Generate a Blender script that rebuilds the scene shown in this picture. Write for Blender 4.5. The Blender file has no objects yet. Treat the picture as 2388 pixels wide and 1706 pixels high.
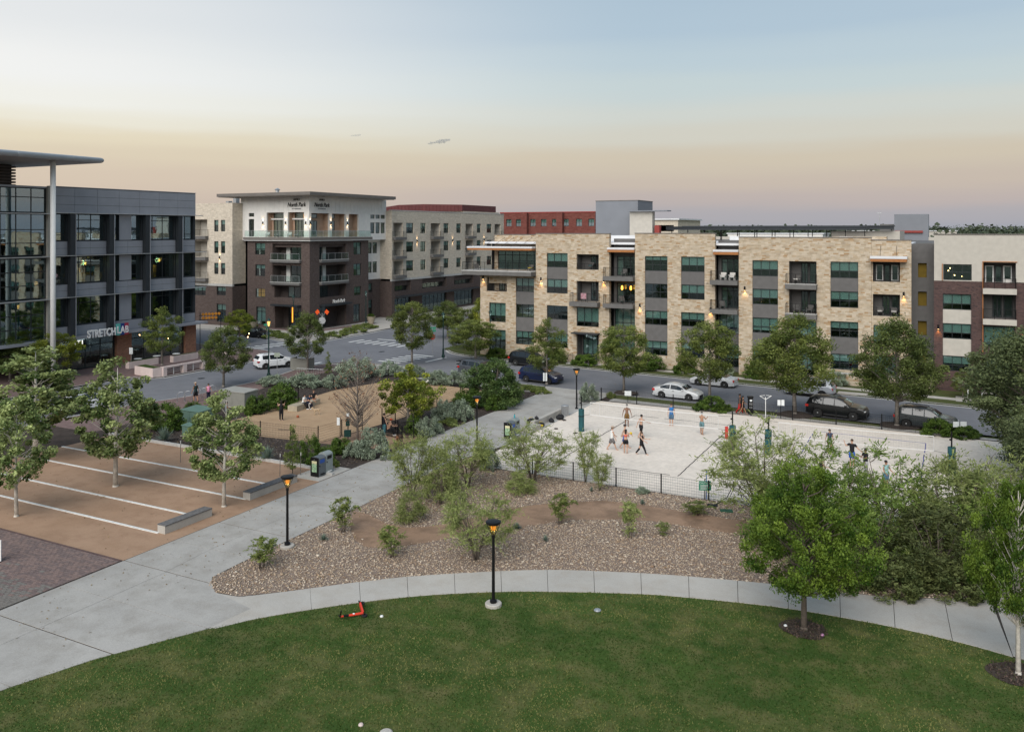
import bpy, math, random
import numpy as np
R=math.radians
rnd=random.Random(7)
# ---------------------------------------------------------------- camera, sky, sun, exposure
S=bpy.context.scene
C=S.collection
YAW=R(27.2); SA,CA=math.sin(YAW),math.cos(YAW); FPX=1960.0; CAMH=16.0; PCX=1194.0; PYH=537.0
cam_d=bpy.data.cameras.new('camera'); cam=bpy.data.objects.new('camera',cam_d); C.objects.link(cam)
cam.location=(0,0,CAMH); cam.rotation_euler=(R(90),0,YAW)
cam_d.sensor_width=36; cam_d.lens=36*FPX/2388; cam_d.shift_y=-316/2388; cam_d.clip_start=.5; cam_d.clip_end=9000
S.camera=cam
S.render.resolution_x=1024; S.render.resolution_y=731
S.view_settings.view_transform='Standard'; S.view_settings.look='None'; S.view_settings.gamma=1; S.view_settings.use_curve_mapping=False
S.view_settings.exposure=0.0
SUN_AZ=(.10,-.995); SUN_EL=R(40)      # added broad light from behind the camera, brightening ground and facades
wd=bpy.data.worlds.new('World'); S.world=wd; wd.use_nodes=True
def srgb(r,g,b): return tuple(((c/255)/12.92 if c<=10.3 else (((c/255)+.055)/1.055)**2.4) for c in (r,g,b))+(1,)
def world():
    nt=wd.node_tree; N=nt.nodes; L=nt.links
    for n in list(N): N.remove(n)
    out=N.new('ShaderNodeOutputWorld'); bg=N.new('ShaderNodeBackground'); L.new(bg.outputs[0],out.inputs[0])
    tc=N.new('ShaderNodeTexCoord'); sep=N.new('ShaderNodeSeparateXYZ'); L.new(tc.outputs['Generated'],sep.inputs[0])
    def ramp(stops):
        r=N.new('ShaderNodeValToRGB'); r.color_ramp.interpolation='EASE'
        e=r.color_ramp.elements
        for i,(p,c) in enumerate(stops):
            x=e[i] if i<2 else e.new(p)
            x.position=p; x.color=srgb(*c)
        return r
    sc=N.new('ShaderNodeMath'); sc.operation='MULTIPLY'; sc.inputs[1].default_value=2.0; L.new(sep.outputs['Z'],sc.inputs[0])
    cool=ramp([(0,(164,167,178)),(1,(122,153,181)),(.03,(173,171,178)),(.075,(190,178,175)),(.11,(200,186,174)),(.165,(208,196,177)),(.215,(211,208,196)),(.27,(209,213,207)),(.33,(199,212,214)),(.39,(190,207,216)),(.46,(179,199,214)),(.75,(146,174,198))])
    warm=ramp([(0,(200,182,171)),(1,(126,156,184)),(.12,(217,200,181)),(.165,(224,210,186)),(.2,(232,220,194)),(.235,(240,235,219)),(.27,(245,244,237)),(.33,(246,246,244)),(.46,(234,236,237)),(.75,(186,203,215))])
    mp=N.new('ShaderNodeMapping'); mp.inputs['Scale'].default_value=(1.6,1.6,16); L.new(tc.outputs['Generated'],mp.inputs[0])
    hz=N.new('ShaderNodeTexNoise'); hz.inputs['Scale'].default_value=2.2; hz.inputs['Detail'].default_value=5; L.new(mp.outputs[0],hz.inputs['Vector'])
    hm=N.new('ShaderNodeMath'); hm.operation='MULTIPLY_ADD'; hm.inputs[1].default_value=.05; hm.inputs[2].default_value=-.025; L.new(hz.outputs[0],hm.inputs[0])
    ha=N.new('ShaderNodeMath'); ha.operation='ADD'; L.new(sc.outputs[0],ha.inputs[0]); L.new(hm.outputs[0],ha.inputs[1])
    L.new(ha.outputs[0],cool.inputs[0]); L.new(ha.outputs[0],warm.inputs[0])
    dp=N.new('ShaderNodeVectorMath'); dp.operation='DOT_PRODUCT'; L.new(tc.outputs['Generated'],dp.inputs[0]); dp.inputs[1].default_value=(-.98,.0,0)
    mr=N.new('ShaderNodeMapRange'); mr.interpolation_type='SMOOTHSTEP'; mr.inputs[1].default_value=.28; mr.inputs[2].default_value=.86; L.new(dp.outputs['Value'],mr.inputs[0])
    mx=N.new('ShaderNodeMix'); mx.data_type='RGBA'; L.new(mr.outputs[0],mx.inputs[0]); L.new(cool.outputs[0],mx.inputs[6]); L.new(warm.outputs[0],mx.inputs[7])
    sky=N.new('ShaderNodeTexSky'); sky.sky_type='NISHITA'; sky.sun_disc=False; sky.sun_elevation=R(12); sky.sun_rotation=math.atan2(SUN_AZ[0],SUN_AZ[1])
    sm=N.new('ShaderNodeVectorMath'); sm.operation='SCALE'; sm.inputs['Scale'].default_value=.09; L.new(sky.outputs[0],sm.inputs[0])
    m2=N.new('ShaderNodeMix'); m2.data_type='RGBA'; m2.inputs[0].default_value=.05; L.new(mx.outputs[2],m2.inputs[6]); L.new(sm.outputs[0],m2.inputs[7])
    L.new(m2.outputs[2],bg.inputs[0]); bg.inputs[1].default_value=1.0
world()
sd=bpy.data.lights.new('sun','SUN'); sd.energy=4.0; sd.angle=R(60); sd.color=(1,.955,.90)
so=bpy.data.objects.new('sun',sd); C.objects.link(so)
_e=math.cos(SUN_EL); _v=(SUN_AZ[0]*_e,SUN_AZ[1]*_e,math.sin(SUN_EL))
from mathutils import Vector, Matrix
so.rotation_euler=Vector(_v).to_track_quat('Z','Y').to_euler(); so.location=(0,0,60)
# ---------------------------------------------------------------- photo pixel -> place on the ground
ZM={'1':(0,320,2.538),'2':(430,420,3.031),'3':(1080,450,3.610),'4':(1650,450,2.707),'5':(0,780,3.007),'6':(560,720,2.914),'7':(1150,850,3.247),'8':(1650,850,3.080),'9':(700,1000,2.841),'10':(1588,1206,2.841),'11':(0,1206,2.841),'12':(800,1406,2.841),'d':(0,0,2273/2388),
 'b':(150,690,6.494),'c':(430,680,6.888),'t':(0,320,5.8),'n':(560,440,7.103),'dog':(560,860,8.742),'gate':(840,880,9.023),'v':(1380,920,7.577),'v2':(1880,980,10.332),'w':(1160,900,11.365),'r':(2080,780,3.53),'m':(1000,760,7.577),'sc':(770,1390,17.48),'bb':(690,1050,18.04)}
def g(k,x,y,z=0.0):
    x0,y0,s=ZM[k]; x=x0+x/s; y=y0+y/s
    F=FPX*(CAMH-z)/(y-PYH); r=(x-PCX)/FPX*F
    return (r*CA-F*SA, r*SA+F*CA)
def depth(k,y,z=0.0): return FPX*(CAMH-z)/(ZM[k][1]+y/ZM[k][2]-PYH)
# ---------------------------------------------------------------- materials
MATS={}
def newmat(name):
    m=bpy.data.materials.new(name); m.use_nodes=True; nt=m.node_tree
    b=nt.nodes['Principled BSDF']; MATS[name]=m
    return m,nt.nodes,nt.links,b
def M(name,col,rough=.8,var=.12,scale=4.0,bump=0.0,metal=0.0,spec=.3,detail=4,bscale=None,coat=0,two=None):
    m,N,L,b=newmat(name)
    b.inputs['Roughness'].default_value=rough; b.inputs['Metallic'].default_value=metal; b.inputs['Specular IOR Level'].default_value=spec
    if coat: b.inputs['Coat Weight'].default_value=coat; b.inputs['Coat Roughness'].default_value=.08
    c=np.array(col[:3])
    if var>0 or two:
        geo=N.new('ShaderNodeNewGeometry'); no=N.new('ShaderNodeTexNoise'); no.inputs['Scale'].default_value=scale; no.inputs['Detail'].default_value=detail
        L.new(geo.outputs['Position'],no.inputs['Vector'])
        r=N.new('ShaderNodeValToRGB'); r.color_ramp.elements[0].position=.3; r.color_ramp.elements[1].position=.7
        lo=c*(1-var); hi=np.minimum(c*(1+var),.98) if two is None else np.array(two)
        r.color_ramp.elements[0].color=(*lo,1); r.color_ramp.elements[1].color=(*hi,1)
        L.new(no.outputs['Fac'],r.inputs[0]); L.new(r.outputs[0],b.inputs['Base Color'])
        if bump:
            n2=N.new('ShaderNodeTexNoise'); n2.inputs['Scale'].default_value=bscale or scale*4; n2.inputs['Detail'].default_value=5; L.new(geo.outputs['Position'],n2.inputs['Vector'])
            bp=N.new('ShaderNodeBump'); bp.inputs['Strength'].default_value=bump; bp.inputs['Distance'].default_value=.05; L.new(n2.outputs['Fac'],bp.inputs['Height']); L.new(bp.outputs[0],b.inputs['Normal'])
    else: b.inputs['Base Color'].default_value=(*c,1)
    return m
def ground_mat(name,cols,s1,s2,rough=.95,bump=.3,fine=60,w2=.45):
    # three-colour ground: broad patches, fine grain, relief
    m,N,L,b=newmat(name); b.inputs['Roughness'].default_value=rough; b.inputs['Specular IOR Level'].default_value=.15
    geo=N.new('ShaderNodeNewGeometry')
    def noise(s,d=6):
        n=N.new('ShaderNodeTexNoise'); n.inputs['Scale'].default_value=s; n.inputs['Detail'].default_value=d; n.inputs['Roughness'].default_value=.62; L.new(geo.outputs['Position'],n.inputs['Vector']); return n
    a=noise(s1); bb=noise(s2,8); f=noise(fine,3)
    r=N.new('ShaderNodeValToRGB'); e=r.color_ramp.elements; e[0].position=.34; e[1].position=.66; e[0].color=(*cols[0],1); e[1].color=(*cols[1],1); L.new(a.outputs[0],r.inputs[0])
    r2=N.new('ShaderNodeValToRGB'); e=r2.color_ramp.elements; e[0].position=.45; e[1].position=.68; e[0].color=(0,0,0,1); e[1].color=(w2,w2,w2,1); L.new(bb.outputs[0],r2.inputs[0])
    mx=N.new('ShaderNodeMix'); mx.data_type='RGBA'; L.new(r2.outputs[0],mx.inputs[0]); L.new(r.outputs[0],mx.inputs[6]); mx.inputs[7].default_value=(*cols[2],1)
    r3=N.new('ShaderNodeMapRange'); r3.inputs[1].default_value=.25; r3.inputs[2].default_value=.75; r3.inputs[3].default_value=.85; r3.inputs[4].default_value=1.15; L.new(f.outputs[0],r3.inputs[0])
    ml=N.new('ShaderNodeVectorMath'); ml.operation='SCALE'; L.new(mx.outputs[2],ml.inputs[0]); L.new(r3.outputs[0],ml.inputs['Scale'])
    L.new(ml.outputs[0],b.inputs['Base Color'])
    bp=N.new('ShaderNodeBump'); bp.inputs['Strength'].default_value=bump; bp.inputs['Distance'].default_value=.04; L.new(f.outputs[0],bp.inputs['Height']); L.new(bp.outputs[0],b.inputs['Normal'])
    return m
def course_mat(name,rowh,bw,ramp,mortar,mw=.012,rough=.9,jit=.5,bump=.6):
    # coursed masonry: every block its own tone, random joints, recessed mortar
    m,N,L,b=newmat(name); b.inputs['Roughness'].default_value=rough; b.inputs['Specular IOR Level'].default_value=.2
    geo=N.new('ShaderNodeNewGeometry'); sp=N.new('ShaderNodeSeparateXYZ'); L.new(geo.outputs['Position'],sp.inputs[0])
    def mt(op,a,bv=None):
        n=N.new('ShaderNodeMath'); n.operation=op
        for i,x in enumerate((a,bv)):
            if x is None: continue
            if isinstance(x,(int,float)): n.inputs[i].default_value=x
            else: L.new(x,n.inputs[i])
        return n.outputs[0]
    u=mt('ADD',sp.outputs['X'],sp.outputs['Y']); zz=mt('DIVIDE',sp.outputs['Z'],rowh)
    row=mt('FLOOR',zz); fz=mt('FRACT',zz)
    wn=N.new('ShaderNodeTexWhiteNoise'); wn.noise_dimensions='1D'; L.new(row,wn.inputs['W'])
    w=mt('MULTIPLY',mt('ADD',mt('MULTIPLY',wn.outputs['Value'],jit),1-jit/2),bw)
    uu=mt('ADD',mt('DIVIDE',u,w),mt('MULTIPLY',wn.outputs['Value'],37.7))
    col=mt('FLOOR',uu); fu=mt('FRACT',uu)
    cb=N.new('ShaderNodeCombineXYZ'); L.new(col,cb.inputs[0]); L.new(row,cb.inputs[1])
    w2=N.new('ShaderNodeTexWhiteNoise'); w2.noise_dimensions='2D'; L.new(cb.outputs[0],w2.inputs['Vector'])
    r=N.new('ShaderNodeValToRGB'); e=r.color_ramp.elements
    for i,(p,c) in enumerate(ramp):
        x=e[i] if i<2 else e.new(p)
        x.position=p; x.color=(*c,1)
    L.new(w2.outputs['Value'],r.inputs[0])
    no=N.new('ShaderNodeTexNoise'); no.inputs['Scale'].default_value=3; no.inputs['Detail'].default_value=8; L.new(geo.outputs['Position'],no.inputs['Vector'])
    mr=N.new('ShaderNodeMapRange'); mr.inputs[3].default_value=.7; mr.inputs[4].default_value=1.3; L.new(no.outputs[0],mr.inputs[0])
    sc=N.new('ShaderNodeVectorMath'); sc.operation='SCALE'; L.new(r.outputs[0],sc.inputs[0]); L.new(mr.outputs[0],sc.inputs['Scale'])
    jz=mt('LESS_THAN',fz,mw/rowh); ju=mt('LESS_THAN',mt('MULTIPLY',fu,w),mw); j=mt('MAXIMUM',jz,ju)
    mx=N.new('ShaderNodeMix'); mx.data_type='RGBA'; L.new(j,mx.inputs[0]); L.new(sc.outputs[0],mx.inputs[6]); mx.inputs[7].default_value=(*mortar,1)
    L.new(mx.outputs[2],b.inputs['Base Color'])
    h=mt('SUBTRACT',mt('ADD',w2.outputs['Value'],mt('MULTIPLY',no.outputs[0],.6)),mt('MULTIPLY',j,1.2))
    bp=N.new('ShaderNodeBump'); bp.inputs['Strength'].default_value=bump; bp.inputs['Distance'].default_value=.03; L.new(h,bp.inputs['Height']); L.new(bp.outputs[0],b.inputs['Normal'])
    return m
def glass_mat(name,tint,refl=.3,rough=.03):
    m,N,L,b=newmat(name); N.remove(b)
    out=N['Material Output']; tr=N.new('ShaderNodeBsdfTransparent'); tr.inputs[0].default_value=(*tint,1)
    gl=N.new('ShaderNodeBsdfGlossy'); gl.inputs['Roughness'].default_value=rough; gl.inputs[0].default_value=(.75,.9,.92,1)
    geo=N.new('ShaderNodeNewGeometry'); no=N.new('ShaderNodeTexNoise'); no.inputs['Scale'].default_value=.9; L.new(geo.outputs['Position'],no.inputs['Vector'])
    bp=N.new('ShaderNodeBump'); bp.inputs['Strength'].default_value=.02; bp.inputs['Distance'].default_value=.1; L.new(no.outputs[0],bp.inputs['Height']); L.new(bp.outputs[0],gl.inputs['Normal'])
    mx=N.new('ShaderNodeMixShader'); mx.inputs[0].default_value=refl; L.new(tr.outputs[0],mx.inputs[1]); L.new(gl.outputs[0],mx.inputs[2]); L.new(mx.outputs[0],out.inputs[0])
    return m
def emit_mat(name,col,st):
    m,N,L,b=newmat(name); b.inputs['Base Color'].default_value=(*col,1); b.inputs['Emission Color'].default_value=(*col,1); b.inputs['Emission Strength'].default_value=st
    return m
def leaf_mat(name,ca,cb,trans=.3,rough=.6):
    m,N,L,b=newmat(name); N.remove(b); out=N['Material Output']
    at=N.new('ShaderNodeAttribute'); at.attribute_name='tint'
    oi=N.new('ShaderNodeObjectInfo')
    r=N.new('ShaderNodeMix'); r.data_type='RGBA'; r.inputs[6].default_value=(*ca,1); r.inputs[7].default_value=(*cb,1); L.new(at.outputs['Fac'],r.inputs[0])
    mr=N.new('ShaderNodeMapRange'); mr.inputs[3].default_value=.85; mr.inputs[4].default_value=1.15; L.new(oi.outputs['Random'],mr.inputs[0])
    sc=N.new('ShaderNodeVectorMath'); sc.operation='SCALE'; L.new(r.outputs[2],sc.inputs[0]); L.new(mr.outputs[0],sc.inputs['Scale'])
    p=N.new('ShaderNodeBsdfPrincipled'); p.inputs['Roughness'].default_value=rough; p.inputs['Specular IOR Level'].default_value=.25; L.new(sc.outputs[0],p.inputs['Base Color'])
    t=N.new('ShaderNodeBsdfTranslucent'); L.new(sc.outputs[0],t.inputs[0])
    mx=N.new('ShaderNodeMixShader'); mx.inputs[0].default_value=trans; L.new(p.outputs[0],mx.inputs[1]); L.new(t.outputs[0],mx.inputs[2]); L.new(mx.outputs[0],out.inputs[0])
    return m
# surfaces
asph=ground_mat('asphalt',((.155,.158,.172),(.19,.192,.205),(.135,.137,.148)),.12,.6,bump=.25,fine=35,w2=.5)
conc=ground_mat('concrete',((.325,.31,.288),(.395,.376,.348),(.25,.23,.202)),.3,.75,bump=.12,fine=22,w2=.6)
conc2=ground_mat('walk_concrete',((.385,.362,.328),(.435,.41,.372),(.335,.292,.242)),.3,.9,bump=.1,fine=25,w2=.45)
kerbm=M('kerb_concrete',(.42,.41,.39),.9,.12,3,.1)
grass=ground_mat('turf',((.03,.062,.011),(.055,.092,.019),(.15,.13,.055)),.22,.8,bump=.5,fine=30,w2=.7)
verge=ground_mat('verge_turf',((.05,.07,.02),(.075,.085,.03),(.11,.09,.045)),.5,1.4,bump=.5,fine=30)
sandm=ground_mat('white_sand',((.65,.575,.495),(.72,.64,.555),(.57,.495,.42)),.3,1.6,bump=.7,fine=3.2,w2=.45)
dg=ground_mat('tan_granite',((.31,.20,.13),(.37,.245,.165),(.25,.155,.10)),.25,.9,bump=.3,fine=28,w2=.6)
dogm=ground_mat('dog_run_granite',((.36,.245,.15),(.42,.29,.18),(.30,.195,.115)),.25,.9,bump=.3,fine=28,w2=.5)
dirt=ground_mat('packed_dirt',((.27,.175,.115),(.315,.21,.145),(.12,.08,.055)),.22,.55,bump=.3,fine=20,w2=.85)
mulch=ground_mat('dark_mulch',((.045,.035,.03),(.065,.05,.042),(.10,.085,.075)),.8,3,bump=.8,fine=18)
gravb=ground_mat('gravel_base',((.20,.15,.12),(.27,.21,.17),(.12,.09,.075)),2.5,7,bump=1,fine=9,w2=.7)
farg=ground_mat('far_ground',((.06,.075,.04),(.09,.09,.06),(.13,.12,.10)),.004,.02,bump=0,fine=.3)
pavem=M('brick_paving',(.17,.115,.105),.9,.2,2.5,.2)
whitep=M('white_paint',(.62,.62,.60),.7,.15,6,.1)
lime=course_mat('limestone',.16,.45,[(0,(.36,.285,.20)),(1,(.33,.215,.115)),(.2,(.43,.35,.255)),(.45,(.51,.43,.33)),(.7,(.46,.38,.28)),(.90,(.41,.315,.21)),(.97,(.34,.22,.12))],(.44,.385,.31))
brown_brick=course_mat('brown_brick',.085,.27,[(0,(.085,.062,.056)),(1,(.13,.10,.09)),(.5,(.105,.078,.068)),(.85,(.07,.048,.042))],(.11,.095,.088),.01,bump=.3)
red_brown=course_mat('plum_brick',.085,.27,[(0,(.075,.045,.042)),(1,(.115,.07,.062)),(.5,(.092,.054,.048)),(.85,(.045,.03,.03))],(.11,.09,.085),.01,bump=.3)
orange_brick=course_mat('orange_brick',.085,.27,[(0,(.24,.11,.065)),(1,(.33,.165,.10)),(.5,(.28,.13,.08)),(.85,(.19,.085,.055))],(.30,.22,.17),.01,bump=.3)
red_brick=course_mat('far_red_brick',.3,.8,[(0,(.13,.04,.032)),(1,(.17,.06,.047)),(.5,(.15,.05,.04))],(.14,.07,.055),.01,bump=.2)
cream=course_mat('cream_masonry',.2,.6,[(0,(.50,.44,.355)),(1,(.60,.53,.435)),(.5,(.55,.485,.395)),(.85,(.46,.40,.32))],(.50,.45,.37),.012,bump=.25)
whitew=M('white_siding',(.70,.68,.64),.7,.05,1.5,.0)
stucco=M('beige_stucco',(.44,.41,.36),.9,.06,2,.15,bscale=40)
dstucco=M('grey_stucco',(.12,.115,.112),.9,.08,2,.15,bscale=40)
tower=M('tower_grey',(.19,.20,.22),.85,.05,.6,.05)
panelm=M('metal_panel',(.27,.28,.31),.5,.06,.8,.0,metal=.25,spec=.5)
fin=M('dark_fin',(.035,.04,.046),.5,.08,1,.0,metal=.3)
alum=M('aluminium',(.42,.43,.44),.4,.05,2,.0,metal=.6)
white_met=M('white_metal',(.72,.72,.70),.45,.04,2,.0)
pipew=M('canopy_metal',(.46,.47,.475),.5,.05,1,.0,metal=.2)
soffit=M('soffit_board',(.36,.32,.28),.7,.08,1.5)
blackm=M('black_metal',(.012,.012,.013),.45,.1,4,.0,metal=.4)
greenm=M('green_metal',(.008,.035,.03),.5,.1,4,.0,metal=.2)
slabm=M('slab_grey',(.13,.125,.12),.85,.12,2,.1)
roofm=M('white_roof',(.60,.60,.61),.8,.08,.6)
bronze=M('roof_edge',(.15,.135,.122),.6,.1,1)
wood=M('orange_wood',(.33,.135,.045),.6,.15,5)
cladpink=M('warm_cladding',(.45,.31,.22),.7,.1,2)
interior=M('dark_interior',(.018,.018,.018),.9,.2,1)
gl=glass_mat('window_glass',(.72,.80,.79),.13)
gl2=glass_mat('office_glass',(.34,.50,.56),.33,.02)
glr=glass_mat('railing_glass',(.84,.92,.9),.1,.05)
framem=M('dark_frame',(.022,.026,.028),.5,.1,4)
blind=M('pale_blind',(.36,.45,.41),.8,.06,6)
curtain=M('curtain',(.30,.32,.29),.85,.15,6)
lit=emit_mat('lit_interior',(.75,.36,.08),.35)
lampem=emit_mat('lamp_glow',(1,.42,.08),.7)
lampdim=emit_mat('lamp_amber',(1,.55,.15),1.6)
bulb=emit_mat('bulb',(1,.62,.25),14)
pinkc=M('pink_planter',(.60,.49,.455),.85,.06,2,.05)
rubber=M('tyre_rubber',(.018,.018,.018),.85,.1,8)
# ---------------------------------------------------------------- mesh helpers
class MB:
    def __init__(s): s.v=[]; s.f=[]
    def add(s,vs,fs):
        n=len(s.v); s.v+= [tuple(p) for p in vs]; s.f+=[tuple(i+n for i in f) for f in fs]; return s
    def box(s,x0,x1,y0,y1,z0,z1):
        return s.add([(x0,y0,z0),(x1,y0,z0),(x1,y1,z0),(x0,y1,z0),(x0,y0,z1),(x1,y0,z1),(x1,y1,z1),(x0,y1,z1)],[(0,3,2,1),(4,5,6,7),(0,1,5,4),(1,2,6,5),(2,3,7,6),(3,0,4,7)])
    def cbox(s,c,d,b=0):
        x,y,z=c; a,e,h=d[0]/2,d[1]/2,d[2]/2
        return s.box(x-a,x+a,y-e,y+e,z-h,z+h)
    def poly(s,pts): return s.add(pts,[tuple(range(len(pts)))])
    def prism(s,pl,z0,z1,bot=True):
        n=len(pl); vs=[(p[0],p[1],z0) for p in pl]+[(p[0],p[1],z1) for p in pl]
        fs=[tuple(range(n,2*n))]+[(i,(i+1)%n,n+(i+1)%n,n+i) for i in range(n)]
        if bot: fs.append(tuple(range(n-1,-1,-1)))
        return s.add(vs,fs)
    def tube(s,pts,rs,n=6,caps=True):
        pts=[Vector(p) for p in pts]; rings=[]
        for i,p in enumerate(pts):
            d=(pts[min(i+1,len(pts)-1)]-pts[max(i-1,0)])
            d=d.normalized() if d.length>1e-9 else Vector((0,0,1))
            a=d.orthogonal().normalized() if abs(d.z)<.9 else Vector((1,0,0)); a=(a-d*a.dot(d)).normalized(); b=d.cross(a)
            r=rs[i] if hasattr(rs,'__len__') else rs
            rings.append([p+a*(r*math.cos(2*math.pi*k/n))+b*(r*math.sin(2*math.pi*k/n)) for k in range(n)])
        vs=[q for r in rings for q in r]; fs=[]
        for i in range(len(pts)-1):
            for k in range(n): fs.append((i*n+k,i*n+(k+1)%n,(i+1)*n+(k+1)%n,(i+1)*n+k))
        if caps: fs+= [tuple(range(n-1,-1,-1)),tuple(range((len(pts)-1)*n,len(pts)*n))]
        return s.add(vs,fs)
    def lathe(s,prof,n=16,c=(0,0,0)):
        vs=[];fs=[]
        for r,z in prof:
            for k in range(n): vs.append((c[0]+r*math.cos(2*math.pi*k/n),c[1]+r*math.sin(2*math.pi*k/n),c[2]+z))
        for i in range(len(prof)-1):
            for k in range(n): fs.append((i*n+k,i*n+(k+1)%n,(i+1)*n+(k+1)%n,(i+1)*n+k))
        fs+=[tuple(range(n-1,-1,-1)),tuple(range((len(prof)-1)*n,len(prof)*n))]
        return s.add(vs,fs)
    def sph(s,c,r,nu=10,nv=6):
        r=(r,r,r) if not hasattr(r,'__len__') else r
        prof=[(math.sin(math.pi*i/nv),-math.cos(math.pi*i/nv)) for i in range(nv+1)]
        vs=[];fs=[]
        for a,z in prof:
            for k in range(nu): vs.append((c[0]+r[0]*a*math.cos(2*math.pi*k/nu),c[1]+r[1]*a*math.sin(2*math.pi*k/nu),c[2]+r[2]*z))
        for i in range(nv):
            for k in range(nu): fs.append((i*nu+k,i*nu+(k+1)%nu,(i+1)*nu+(k+1)%nu,(i+1)*nu+k))
        return s.add(vs,fs)
    def data(s,name,mat,smooth=False,off=None):
        me=bpy.data.meshes.new(name)
        v=s.v if off is None else [(p[0]-off[0],p[1]-off[1],p[2]-off[2]) for p in s.v]
        me.from_pydata(v,[],s.f)
        if mat: me.materials.append(mat)
        if smooth: me.polygons.foreach_set('use_smooth',[True]*len(me.polygons))
        me.update(); return me
def wloc(o):
    v=Vector((0,0,0))
    while o: v+=o.location; o=o.parent
    return v
def mk(name,me,parent=None,loc=(0,0,0),rz=0):
    o=bpy.data.objects.new(name,me); C.objects.link(o); o.location=loc; o.rotation_euler=(0,0,rz)
    if parent: o.parent=parent
    return o
def ob(name,mb,mat,parent=None,loc=(0,0,0),rz=0,smooth=False):           # local coordinates
    return mk(name,mb.data(name,mat,smooth),parent,loc,rz)
def obw(name,mb,mat,parent,smooth=False):                                 # world coordinates, unrotated parent
    return mk(name,mb.data(name,mat,smooth,wloc(parent) if parent else None),parent)
def tag(o,label,cat,group=None):
    o['label']=label; o['category']=cat
    if group: o['group']=group
    return o
def thing(name,label,cat,loc=(0,0,0),rz=0,group=None):
    o=mk(name,None,None,loc,rz); o.empty_display_size=.3; return tag(o,label,cat,group)
def struct(name,mb,mat,kind='structure',parent=None,smooth=False):
    o=ob(name,mb,mat,parent,smooth=smooth); o['kind']=kind; return o
def copytree(o,parent=None):
    c=o.copy(); C.objects.link(c); c.parent=parent
    for ch in list(o.children): copytree(ch,c)
    return c
def textmesh(txt,size,mat,ext=.02,shear=0,align='CENTER',sx=1,bold=0):
    cu=bpy.data.curves.new('lettering','FONT'); cu.body=txt; cu.size=size; cu.extrude=ext; cu.shear=shear; cu.align_x=align; cu.offset=bold
    t=bpy.data.objects.new('lettering',cu); C.objects.link(t)
    bpy.context.view_layer.update()
    me=bpy.data.meshes.new_from_object(t.evaluated_get(bpy.context.evaluated_depsgraph_get()))
    bpy.data.objects.remove(t); me.materials.clear(); me.materials.append(mat)
    if sx!=1: me.transform(Matrix.Scale(sx,4,(1,0,0)))
    return me
_unit={}
def unit(mat,name='pane'):
    k=(mat.name,name)
    if k not in _unit:
        _unit[k]=MB().box(-.5,.5,-.5,.5,-.5,.5).data(name,mat)
    return _unit[k]
def bx(name,mat,parent,c,d,rz=0):
    o=mk(name,unit(mat,name),parent,c,rz); o.scale=d; return o
# facade frames: a = along, d = inward, z = up
class Fr:
    def __init__(s,kind,q): s.k=kind; s.q=q
    def p(s,a,d,z): return (a,s.q+d,z) if s.k=='V' else (s.q-d,a,z)
    @property
    def rz(s): return 0 if s.k=='V' else R(90)
    def box(s,mb,a0,a1,d0,d1,z0,z1):
        p=s.p(a0,d0,z0); r=s.p(a1,d1,z1)
        return mb.box(min(p[0],r[0]),max(p[0],r[0]),min(p[1],r[1]),max(p[1],r[1]),min(z0,z1),max(z0,z1))
def wall(parent,name,fr,a0,a1,z0,z1,ops,mat,depth=.3,cap=.5):
    mb=MB(); As=sorted({a0,a1,*[x for o in ops for x in o[:2] if a0<x<a1]}); Zs=sorted({z0,z1,*[x for o in ops for x in o[2:4] if z0<x<z1]})
    for i in range(len(As)-1):
        j=0
        while j<len(Zs)-1:
            ca=(As[i]+As[i+1])/2
            def hole(jj):
                cz=(Zs[jj]+Zs[jj+1])/2
                return any(o[0]<ca<o[1] and o[2]<cz<o[3] for o in ops)
            if hole(j): j+=1; continue
            e=j
            while e+1<len(Zs)-1 and not hole(e+1): e+=1
            mb.poly([fr.p(As[i],0,Zs[j]),fr.p(As[i+1],0,Zs[j]),fr.p(As[i+1],0,Zs[e+1]),fr.p(As[i],0,Zs[e+1])]); j=e+1
    for o in ops:
        dd=o[4] if len(o)>4 else depth; b0,b1,c0,c1=o[:4]
        for (s0,s1) in (((b0,c0),(b1,c0)),((b1,c0),(b1,c1)),((b1,c1),(b0,c1)),((b0,c1),(b0,c0))):
            mb.poly([fr.p(s0[0],0,s0[1]),fr.p(s1[0],0,s1[1]),fr.p(s1[0],dd,s1[1]),fr.p(s0[0],dd,s0[1])])
    for a in (a0,a1): mb.poly([fr.p(a,0,z0),fr.p(a,0,z1),fr.p(a,cap,z1),fr.p(a,cap,z0)])
    mb.poly([fr.p(a0,0,z1),fr.p(a1,0,z1),fr.p(a1,cap,z1),fr.p(a0,cap,z1)])
    mb.poly([fr.p(a0,cap,z1),fr.p(a1,cap,z1),fr.p(a1,cap,z1-1.0),fr.p(a0,cap,z1-1.0)])
    return obw(name,mb,mat,parent)
_win={}
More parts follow.
